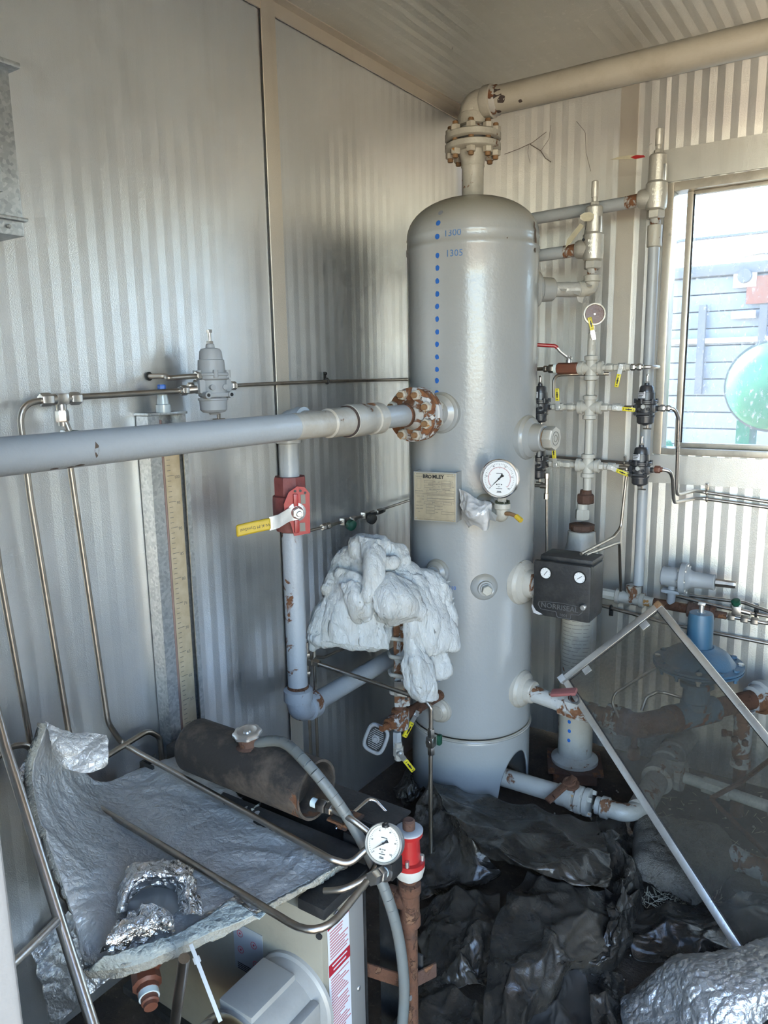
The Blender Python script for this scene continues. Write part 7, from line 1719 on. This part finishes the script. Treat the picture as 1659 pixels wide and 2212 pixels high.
for i_, (nt_, a_) in enumerate((
    (WN([[(735, 1230, -.02), (770, 1240, -.05), (800, 1262, -.06), (815, 1290, -.05)], [(712, 1275, -.02), (745, 1290, -.06), (785, 1310, -.06), (822, 1330, -.03)], [(690, 1330, -.01), (730, 1340, -.06), (780, 1355, -.05), (832, 1365, -.01)], [(668, 1382, .0), (720, 1388, -.05), (780, 1392, -.04), (836, 1400, .01)]]), 0.008),
    (WN([[(850, 1232, -.02), (885, 1240, -.02), (905, 1250, .0), (925, 1262, .02)], [(875, 1275, -.05), (910, 1285, -.03), (938, 1295, .0), (958, 1305, .03)], [(895, 1320, -.05), (930, 1330, -.03), (958, 1340, .0), (978, 1350, .03)], [(900, 1368, -.03), (935, 1385, -.02), (962, 1392, .0), (988, 1392, .03)], [(905, 1405, .0), (935, 1410, .0), (958, 1404, .01), (985, 1398, .03)]]), 0.006),
    (WN([[(805, 1262, -.07), (840, 1245, -.07), (880, 1262, -.06), (900, 1290, -.05)], [(808, 1290, -.10), (845, 1280, -.12), (885, 1292, -.10), (912, 1315, -.06)], [(815, 1325, -.10), (850, 1320, -.12), (885, 1322, -.10), (912, 1328, -.06)], [(835, 1348, -.05), (858, 1345, -.06), (882, 1338, -.06), (905, 1334, -.04)]]), 0.006),
    (WN([[(778, 1160, -.03), (800, 1168, -.05), (822, 1172, -.04)], [(786, 1195, -.06), (806, 1200, -.09), (828, 1204, -.07)], [(790, 1235, -.09), (804, 1240, -.11), (824, 1240, -.09)], [(786, 1275, -.10), (796, 1280, -.11), (808, 1278, -.10)], [(783, 1293, -.09), (794, 1296, -.10), (804, 1290, -.09)]]), 0.005),
    (WN([[(742, 1262, -.07), (760, 1258, -.08), (778, 1268, -.07)], [(748, 1295, -.08), (768, 1290, -.10), (785, 1300, -.08)], [(762, 1325, -.07), (782, 1320, -.09), (800, 1325, -.07)], [(778, 1338, -.05), (790, 1336, -.07), (800, 1334, -.05)]]), 0.006),
    (WN([[(878, 1340, -.04), (892, 1336, -.05), (908, 1340, -.03)], [(876, 1385, -.03), (892, 1388, -.05), (910, 1392, -.02)], [(876, 1430, -.03), (898, 1436, -.06), (928, 1440, -.02)], [(880, 1475, -.03), (905, 1480, -.06), (935, 1482, -.02)], [(892, 1505, -.02), (915, 1512, -.03), (938, 1505, -.01)]]), 0.007))):
    crumple('wool_layer', nt_, 46, 46, 'white_wool', a_ * 0.80, 27, 3.0 + i_ * 5.1, wt, thick=0.012, sharp=180, ridge=False, aniso=(1, 1, 0.4))
# loose tufts along the rim
tf_ = MB(); rnd = random.Random(5)
for i in range(70):
    k_ = rnd.randrange(len(vs2)); p = vs2[k_]; nn = nrm_[k_]
    d_ = (nn + Vector((rnd.uniform(-.5, .5), rnd.uniform(-.5, .5), rnd.uniform(-.5, .5)))).normalized()
    tf_.tube([p - d_ * 0.003, p + d_ * 0.006, p + d_ * 0.011 + Vector((0, 0, -0.003))], [0.0022, 0.0012, 0.0004], 5, rad=0.0)
tf_.build('loose_fibres', 'white_wool', wt)['kind'] = 'stuff'

# ---------------------------------------------------------------- grey foil-faced blanket over the heater
def N(rows): return [[onZ(*p) for p in r] for r in rows]
bk_ = thing('insulation_blanket', 'grey foil faced insulation blanket draped over the heater with one corner curled up', 'insulation', onZ(450, 1850, 0.55))
bnet = N([[(182, 2092, .52), (285, 2072, .560), (400, 2030, .562), (500, 1992, .560), (610, 1935, .556), (690, 1890, .553), (748, 1858, .550)],
          [(160, 1990, .57), (250, 1985, .566), (370, 1955, .562), (480, 1920, .562), (600, 1885, .558), (680, 1858, .553), (730, 1848, .550)],
          [(120, 1870, .63), (215, 1868, .585), (330, 1862, .562), (440, 1840, .562), (560, 1825, .558), (640, 1822, .553), (685, 1826, .550)],
          [(78, 1730, .70), (150, 1760, .625), (265, 1775, .566), (370, 1760, .562), (480, 1750, .560), (560, 1765, .556), (610, 1782, .552)],
          [(72, 1650, .745), (135, 1685, .66), (225, 1710, .572), (320, 1690, .562), (420, 1675, .560), (490, 1705, .556), (540, 1740, .554)],
          [(98, 1562, .815), (140, 1620, .70), (215, 1690, .580), (300, 1662, .562), (385, 1632, .560), (425, 1632, .558), (470, 1672, .556)]])
bl = crumple('blanket', bnet, 150, 130, 'blanket_grey', 0.0032, 13, 2.0, bk_, thick=0, ridge=True, sharp=180)
so = bl.modifiers.new('s', 'SOLIDIFY'); so.thickness = 0.016; so.offset = -1; so.use_rim = True
bl.data.materials.append(M('blanket_edge')); so.material_offset_rim = 1; so.material_offset = 1
# thick fibre skirt below the front edge
crumple('fibre_edge', [[onZ(182, 2092, .524), onZ(285, 2074, .562), onZ(400, 2032, .564), onZ(500, 1994, .562), onZ(610, 1937, .558), onZ(690, 1892, .555), onZ(748, 1860, .552)],
                       [onZ(195, 2112, .50), onZ(285, 2104, .535), onZ(400, 2056, .545), onZ(500, 2012, .548), onZ(610, 1950, .548), onZ(690, 1900, .547), onZ(748, 1866, .546)]], 120, 10, 'blanket_edge', 0.004, 30, 9.0, bk_, thick=0.004, sharp=180)
crumple('bare_fibre', N([[(222, 2068, .571), (300, 2044, .574), (380, 2018, .573), (440, 1985, .572), (500, 1948, .571), (560, 1984, .568)],
                          [(205, 2080, .560), (295, 2062, .569), (385, 2034, .570), (450, 2006, .569), (510, 1978, .568), (575, 1972, .566)],
                          [(190, 2098, .535), (290, 2086, .556), (392, 2044, .564), (460, 2014, .566), (520, 1990, .566), (590, 1958, .564)]]), 90, 20, 'bare_fibre', 0.002, 26, 15.0, bk_, thick=0.002, sharp=180)
# curled corner turned outwards with foil side showing
crumple('curled_flap', N([[(98, 1562, .815), (125, 1578, .80), (160, 1588, .785), (200, 1585, .78), (232, 1590, .775)],
                          [(112, 1600, .79), (135, 1612, .78), (170, 1622, .765), (205, 1628, .757), (232, 1640, .745)],
                          [(116, 1630, .765), (140, 1655, .745), (165, 1668, .735), (200, 1668, .73), (228, 1650, .735)]]), 50, 34, 'blanket_grey', 0.004, 16, 4.1, bk_, thick=0.006)
crumple('foil_shred', N([[(32, 1690, .66), (50, 1650, .69), (70, 1625, .71)], [(45, 1705, .64), (62, 1670, .67), (80, 1640, .69)]]), 24, 14, 'foil_bright', 0.006, 30, 7.7, bk_, thick=0.001)
# torn bright foil around a hole near the front
def arc_net(c, pts_in, pts_out): return [[onZ(*p) for p in pts_out], [onZ((a[0] + b_[0]) / 2, (a[1] + b_[1]) / 2, max(a[2], b_[2]) + 0.020) for a, b_ in zip(pts_in, pts_out)], [onZ(*p) for p in pts_in]]
crumple('torn_foil', arc_net(0, [(268, 1968, .574), (284, 1942, .574), (305, 1922, .574), (335, 1914, .574), (362, 1918, .574), (385, 1930, .574), (388, 1962, .574), (392, 1975, .574)],
                                [(252, 1975, .571), (258, 1918, .580), (272, 1876, .592), (320, 1860, .595), (370, 1860, .593), (410, 1868, .588), (430, 1928, .578), (438, 1978, .572)]), 90, 24, 'foil_bright', 0.008, 24, 5.5, bk_, thick=0.0006, vor=True)
crumple('torn_foil', arc_net(0, [(255, 1985, .574), (290, 1968, .578), (325, 1956, .580), (350, 1955, .580), (372, 1975, .576), (375, 2010, .574)],
                                [(215, 2060, .566), (258, 2050, .568), (300, 2036, .568), (340, 2022, .568), (365, 2015, .568), (376, 2016, .568)]), 80, 24, 'foil_bright', 0.008, 24, 8.8, bk_, thick=0.0006, vor=True)
crumple('torn_foil', N([[(440, 1972, .566), (470, 1958, .568), (503, 1938, .570)], [(442, 1980, .565), (473, 1966, .572), (512, 1946, .571)]]), 20, 5, 'foil_bright', 0.002, 30, 1.8, bk_, thick=0.0006)
crumple('torn_foil', N([[(503, 1938, .570), (530, 1958, .570), (560, 1980, .566)], [(507, 1934, .568), (535, 1954, .570), (564, 1976, .566)]]), 20, 4, 'foil_bright', 0.001, 30, 1.2, bk_, thick=0.0006)
MB().add([onZ(268, 1968, .5725), onZ(284, 1942, .5725), onZ(305, 1922, .5725), onZ(335, 1914, .5725), onZ(362, 1918, .5725), onZ(385, 1930, .5725), onZ(388, 1962, .5725), onZ(372, 1978, .5725), onZ(350, 1958, .5725), onZ(290, 1970, .5725)], [tuple(range(10))]).build('hole_lining', 'panel_grey', bk_, 0)

# ---------------------------------------------------------------- foil blanket at the lower right
fb = thing('foil_blanket', 'silver foil insulation blanket humped over the floor at the lower right corner', 'insulation', onZ(1500, 2150, 0.05))
f1 = crumple('blanket', N([[(1340, 2330, .02), (1450, 2330, .06), (1530, 2290, .10), (1580, 2250, .13), (1680, 2195, .15), (1800, 2170, .12)],
                           [(1345, 2230, .02), (1440, 2200, .08), (1510, 2185, .14), (1580, 2165, .18), (1680, 2130, .20), (1800, 2110, .16)],
                           [(1345, 2160, .015), (1420, 2120, .10), (1500, 2110, .17), (1580, 2100, .19), (1680, 2080, .19), (1800, 2060, .15)],
                           [(1410, 2112, .012), (1440, 2078, .11), (1500, 2066, .15), (1580, 2056, .15), (1680, 2025, .14), (1800, 2000, .10)],
                           [(1440, 2080, .010), (1470, 2062, .02), (1520, 2060, .03), (1590, 2048, .04), (1690, 2010, .04), (1800, 1985, .03)]]), 240, 160, 'foil_dull', 0.0042, 30, 6.6, fb, thick=0, sharp=60, vor=True)
so = f1.modifiers.new('s', 'SOLIDIFY'); so.thickness = 0.02; so.offset = -1
# slit mineral batt on the floor
def batt_fn():
    P4 = [onZ(1392, 1790, .045), onZ(1500, 1800, .045), onZ(1562, 1850, .045), onZ(1480, 1935, .045), onZ(1388, 1875, .045)]
    return P4
bt_ = thing('insulation_batt', 'dusty grey slit insulation batt lying on the dirt behind the leaning glass', 'insulation', onZ(1470, 1860, .02))
def slit(u, v):
    p = (onZ(1392, 1788, .05) * (1 - u) + onZ(1540, 1810, .05) * u) * (1 - v) + (onZ(1385, 1885, .05) * (1 - u) + onZ(1482, 1935, .05) * u) * v
    if u > .6: p += (onZ(1565, 1862, .05) - onZ(1515, 1872, .05)) * (math.sin((u - .6) / .4 * PI / 2) * math.sin(v * PI) * 1.0)
    g = abs(((u * 11) % 1) - 0.5) * 2
    h = 0.022 * min(1, (1 - g) * 3.2) + noise.noise(p * 40) * 0.008
    ed = min(u, 1 - u, v, 1 - v); h -= 0.02 * max(0, 1 - ed * 18)
    return p + Vector((noise.noise(p * 25) * 0.006, 0, h))
bo_ = MB().grid(slit, 132, 60).build('batt', 'batt_grey', bt_, 180); s_ = bo_.modifiers.new('s', 'SOLIDIFY'); s_.thickness = 0.03; s_.offset = -1

# ---------------------------------------------------------------- black plastic sheeting heap
CLOTHS = []
def plastic(label, rows, amp=0.014, fr=9.0, seed=1.0, nu=90, nv=90, mat='black_plastic', grow=0.045):
    # a sheet laid over the heap, then let to buckle as cloth that is a little too large for where it is held
    net = N(rows); c = net[len(net) // 2][len(net[0]) // 2]
    t = thing('plastic_sheet', label, 'plastic sheet', (c.x, c.y, 0.0), group='black plastic sheeting heaped on the floor')
    nu = nv = 46
    o = crumple('sheet', net, nu, nv, mat, amp * 0.35, fr * 0.8, seed, None, thick=0, sharp=0, vor=True)
    R_, C_ = len(net), len(net[0]); vg = o.vertex_groups.new(name='pin')
    held = set()
    for j in range(R_):
        for i in range(C_):
            if (i in (0, C_ - 1) or j in (0, R_ - 1)) or (i + j) % 2 == 0:
                held.add(round(j * nv / (R_ - 1)) * (nu + 1) + round(i * nu / (C_ - 1)))
    vg.add(sorted(held), 1.0, 'REPLACE')
    cm_ = o.modifiers.new('cloth', 'CLOTH'); cs = cm_.settings
    cs.quality = 4; cs.mass = 0.12; cs.tension_stiffness = 12; cs.compression_stiffness = 12; cs.shear_stiffness = 4; cs.bending_stiffness = 0.012
    cs.tension_damping = 8; cs.compression_damping = 8; cs.shear_damping = 8; cs.air_damping = 3
    cs.vertex_group_mass = 'pin'; cs.pin_stiffness = 1.0; cs.shrink_min = -grow; cs.shrink_max = -grow
    cs.effector_weights.gravity = 0.25
    cm_.collision_settings.use_collision = False
    cm_.point_cache.frame_start = 1; cm_.point_cache.frame_end = 30
    CLOTHS.append((o, t, mat)); return o
def settle_plastic(frames=22):
    f0 = SC.frame_current
    for f in range(1, frames + 1): SC.frame_set(f)
    dg = bpy.context.evaluated_depsgraph_get()
    done = []
    for o, t, mat in CLOTHS:
        me = bpy.data.meshes.new_from_object(o.evaluated_get(dg)); done.append((o, t, mat, me))
    for o, t, mat, me in done:
        mb = MB(); mb.v = [Vector((v.co.x, v.co.y, max(0.004, v.co.z))) for v in me.vertices]; mb.f = [tuple(p.vertices) for p in me.polygons]
        bpy.data.objects.remove(o); bpy.data.meshes.remove(me)
        q = mb.build('sheet', mat, t, 60)
        ss_ = q.modifiers.new('sub', 'SUBSURF'); ss_.levels = 1; ss_.render_levels = 1
        q.modifiers.new('s', 'SOLIDIFY').thickness = 0.0012
    SC.frame_set(1)
plastic('large dusty black plastic sheet spread in front of the vessel skirt',
        [[(925, 1680, .15), (985, 1698, .13), (1060, 1715, .12), (1150, 1735, .11), (1230, 1758, .11), (1290, 1775, .10)],
         [(940, 1715, .18), (1000, 1735, .17), (1080, 1752, .16), (1170, 1768, .15), (1250, 1785, .14), (1305, 1805, .12)],
         [(985, 1765, .20), (1040, 1785, .20), (1110, 1800, .19), (1190, 1815, .18), (1270, 1830, .17), (1318, 1845, .14)],
         [(1025, 1815, .19), (1075, 1832, .20), (1140, 1848, .20), (1210, 1865, .19), (1285, 1878, .18), (1322, 1890, .14)],
         [(1050, 1845, .15), (1095, 1858, .16), (1150, 1876, .17), (1215, 1900, .17), (1280, 1912, .16), (1312, 1915, .12)]], 0.010, 8, 11)
plastic('black plastic sheet standing in a peak left of the vessel foot',
        [[(926, 1678, .18), (932, 1690, .18), (948, 1712, .185), (985, 1764, .20), (1020, 1812, .18), (1050, 1845, .14)],
         [(900, 1735, .12), (925, 1740, .13), (955, 1760, .14), (985, 1800, .15), (1020, 1840, .14), (1062, 1862, .12)],
         [(880, 1800, .08), (915, 1810, .09), (950, 1825, .10), (985, 1845, .11), (1030, 1866, .12), (1078, 1878, .12)],
         [(868, 1880, .04), (905, 1890, .05), (945, 1900, .06), (985, 1905, .07), (1030, 1900, .09), (1080, 1886, .10)],
         [(880, 1950, .01), (905, 1945, .015), (940, 1930, .02), (985, 1918, .03), (1035, 1908, .05), (1078, 1890, .07)]], 0.010, 9, 23)
plastic('small black plastic fold tucked against the wall behind the vertical tube',
        [[(850, 1700, .02), (880, 1660, .05), (905, 1640, .06), (930, 1660, .03)], [(862, 1720, .05), (890, 1690, .11), (910, 1665, .12), (932, 1680, .07)], [(872, 1740, .02), (895, 1725, .07), (912, 1705, .09), (928, 1695, .06)]], 0.010, 14, 31, 40, 40, grow=0.10)
plastic('long black plastic flap with muddy marks in the middle of the heap',
        [[(1140, 1880, .14), (1170, 1890, .15), (1215, 1905, .15), (1265, 1915, .13), (1308, 1920, .10)],
         [(1095, 1930, .15), (1140, 1940, .17), (1200, 1955, .17), (1270, 1968, .15), (1322, 1975, .10)],
         [(1065, 2000, .14), (1120, 2010, .17), (1190, 2025, .17), (1265, 2035, .14), (1325, 2040, .08)],
         [(1052, 2080, .12), (1105, 2085, .15), (1160, 2090, .15), (1220, 2080, .12), (1310, 2060, .06)],
         [(1045, 2150, .10), (1090, 2160, .12), (1140, 2170, .12), (1180, 2130, .09), (1230, 2090, .05)],
         [(1038, 2240, .08), (1075, 2250, .10), (1115, 2260, .10), (1150, 2200, .07), (1200, 2120, .03)]], 0.010, 9, 41, 100, 110)
plastic('brownish black plastic sheet beside the rusty standpipe',
        [[(900, 1965, .04), (945, 1935, .07), (985, 1912, .10), (1030, 1920, .11), (1080, 1930, .10)],
         [(900, 2030, .05), (945, 2000, .09), (990, 1985, .12), (1035, 1990, .13), (1080, 1990, .11)],
         [(915, 2100, .04), (955, 2075, .08), (995, 2060, .11), (1035, 2065, .12), (1068, 2070, .09)],
         [(945, 2160, .02), (975, 2140, .05), (1010, 2125, .07), (1035, 2125, .08), (1056, 2130, .06)]], 0.013, 10, 53, grow=0.07)
plastic('shiny crumpled black plastic bunched beside the floor pipe elbow',
        [[(1270, 1765, .05), (1310, 1752, .07), (1345, 1752, .07), (1372, 1770, .03)],
         [(1288, 1800, .10), (1322, 1790, .14), (1352, 1790, .13), (1380, 1810, .05)],
         [(1300, 1850, .11), (1335, 1845, .15), (1365, 1850, .13), (1388, 1870, .04)],
         [(1310, 1910, .09), (1345, 1905, .13), (1375, 1905, .11), (1395, 1920, .03)],
         [(1318, 1970, .05), (1345, 1965, .09), (1368, 1955, .08), (1385, 1950, .02)]], 0.018, 14, 61, 80, 90, grow=0.14)
plastic('black plastic roll curling round the right end of the heap',
        [[(1305, 1915, .11), (1345, 1925, .12), (1380, 1920, .08), (1395, 1915, .02)],
         [(1310, 1960, .12), (1345, 1975, .13), (1370, 1970, .08), (1388, 1965, .02)],
         [(1310, 2010, .11), (1340, 2020, .12), (1358, 2015, .07), (1370, 2015, .01)],
         [(1270, 2075, .07), (1310, 2072, .08), (1335, 2055, .05), (1350, 2050, .01)],
         [(1220, 2115, .02), (1280, 2110, .03), (1310, 2095, .02), (1330, 2080, .005)]], 0.012, 12, 71, 70, 90, grow=0.09)
plastic('flat band of dusty black plastic stretching to the right under the leaning glass',
        [[(1365, 1965, .02), (1440, 1945, .05), (1520, 1945, .05), (1600, 1925, .05), (1700, 1905, .05)],
         [(1362, 1995, .03), (1440, 1985, .07), (1520, 1985, .07), (1600, 1965, .08), (1700, 1945, .08)],
         [(1360, 2030, .03), (1440, 2025, .06), (1520, 2025, .07), (1600, 2010, .07), (1700, 1990, .07)],
         [(1370, 2070, .01), (1440, 2075, .03), (1520, 2062, .04), (1600, 2050, .04), (1700, 2030, .04)]], 0.010, 9, 83)
plastic('grey black plastic sheet along the bottom edge beneath the standpipe',
        [[(890, 2050, .03), (940, 2085, .05), (985, 2130, .06), (1030, 2160, .06), (1070, 2170, .04)],
         [(860, 2130, .03), (910, 2160, .05), (960, 2190, .06), (1010, 2220, .06), (1060, 2240, .04)],
         [(840, 2230, .02), (890, 2260, .04), (940, 2290, .05), (1000, 2310, .05), (1060, 2320, .03)]], 0.008, 8, 97)
plastic('black plastic sheet with pale tan streaks at the bottom edge',
        [[(1190, 2105, .05), (1225, 2095, .05), (1255, 2088, .04), (1270, 2100, .02)],
         [(1150, 2170, .05), (1205, 2160, .06), (1255, 2150, .05), (1285, 2150, .02)],
         [(1120, 2260, .05), (1190, 2250, .06), (1255, 2240, .05), (1295, 2230, .02)]], 0.007, 8, 103, 60, 60, 'plastic_clay')
plastic('black plastic ends folded beside the silver foil blanket',
        [[(1268, 2100, .04), (1310, 2090, .04), (1345, 2100, .02), (1352, 2130, .01)],
         [(1275, 2150, .06), (1310, 2140, .06), (1340, 2150, .04), (1350, 2170, .01)],
         [(1290, 2230, .06), (1320, 2230, .06), (1345, 2235, .04), (1352, 2240, .01)]], 0.016, 14, 113, 60, 60, grow=0.10)
settle_plastic()
# dry straw and crumbs on the dirt
st = MB(); rnd = random.Random(11)
for i in range(260):
    px, py = (rnd.uniform(1385, 1560), rnd.uniform(1925, 1965)) if i % 3 else (rnd.uniform(1380, 1650), rnd.uniform(1700, 1850))
    p = onZ(px, py, 0.006); a = rnd.uniform(0, PI); L = rnd.uniform(0.01, 0.035)
    st.tube([p, p + Vector((math.cos(a) * L, math.sin(a) * L, rnd.uniform(0, 0.008)))], 0.0007, 4)
so_ = st.build('straw', 'tag_cream', None, 0); tag(so_, 'dry straw bits scattered on the dirt floor', 'straw', kind='stuff')
cm = MB()
for i in range(120):
    p = onZ(rnd.uniform(1180, 1650), rnd.uniform(1700, 2120), 0.003); r_ = rnd.uniform(0.0015, 0.005)
    cm.lathe(p, (0, 0, 1), [(-r_, 0.0), (-r_ * .3, r_), (r_ * .5, r_ * .8), (r_, 0)], 6)
co_ = cm.build('crumbs', 'old_paper', None, 0); tag(co_, 'pale crumbs and grit scattered on the dirt floor', 'grit', kind='stuff')
# cobwebs on the back wall and ceiling
plain('cobweb', (0.25, 0.22, 0.19), 0.8)
cw = thing('cobweb', 'dusty cobweb strands hanging on the back wall above the relief valves', 'cobweb', onY(1170, 330, -0.01))
def wy(px, py): return onY(px, py, -0.012)
for q_, r_ in (((wy(1090, 333), wy(1120, 322), wy(1150, 308), wy(1180, 285)), .0012), ((wy(1145, 312), wy(1168, 326), wy(1178, 342), wy(1190, 350)), .0016), ((wy(1168, 326), wy(1186, 300), wy(1190, 270)), .0006), ((wy(1142, 312), wy(1140, 330), wy(1145, 352)), .0005), ((wy(1245, 262), wy(1264, 285), wy(1266, 330), wy(1276, 370)), .0008)):
    MB().tube(list(q_), r_, 5, rad=0.02).build('strand', 'cobweb', cw)
plain('cobweb_white', (0.6, 0.58, 0.55), 0.8)
tag(MB().tube([onZ(978, 102, HC - 0.006), onY(962, 160, -0.16), onY(944, 197, -0.05)], 0.0011, 5, rad=0.03).build('cobweb', 'cobweb_white'), 'single pale cobweb thread hanging from the ceiling corner', 'cobweb')
# folded scrap on the floor by the left wall
crumple('scrap_sheet', N([[(60, 2040, .25), (120, 1990, .28), (170, 1960, .30)], [(90, 2140, .20), (150, 2080, .25), (200, 2040, .28)], [(110, 2230, .12), (180, 2160, .2), (240, 2110, .24)]]), 40, 40, 'foil_dull', 0.012, 10, 17.0, None, thick=0.004, sharp=180)
_s = bpy.data.objects['scrap_sheet']; tag(_s, 'dull folded foil scrap leaning in the lower left corner', 'foil scrap')
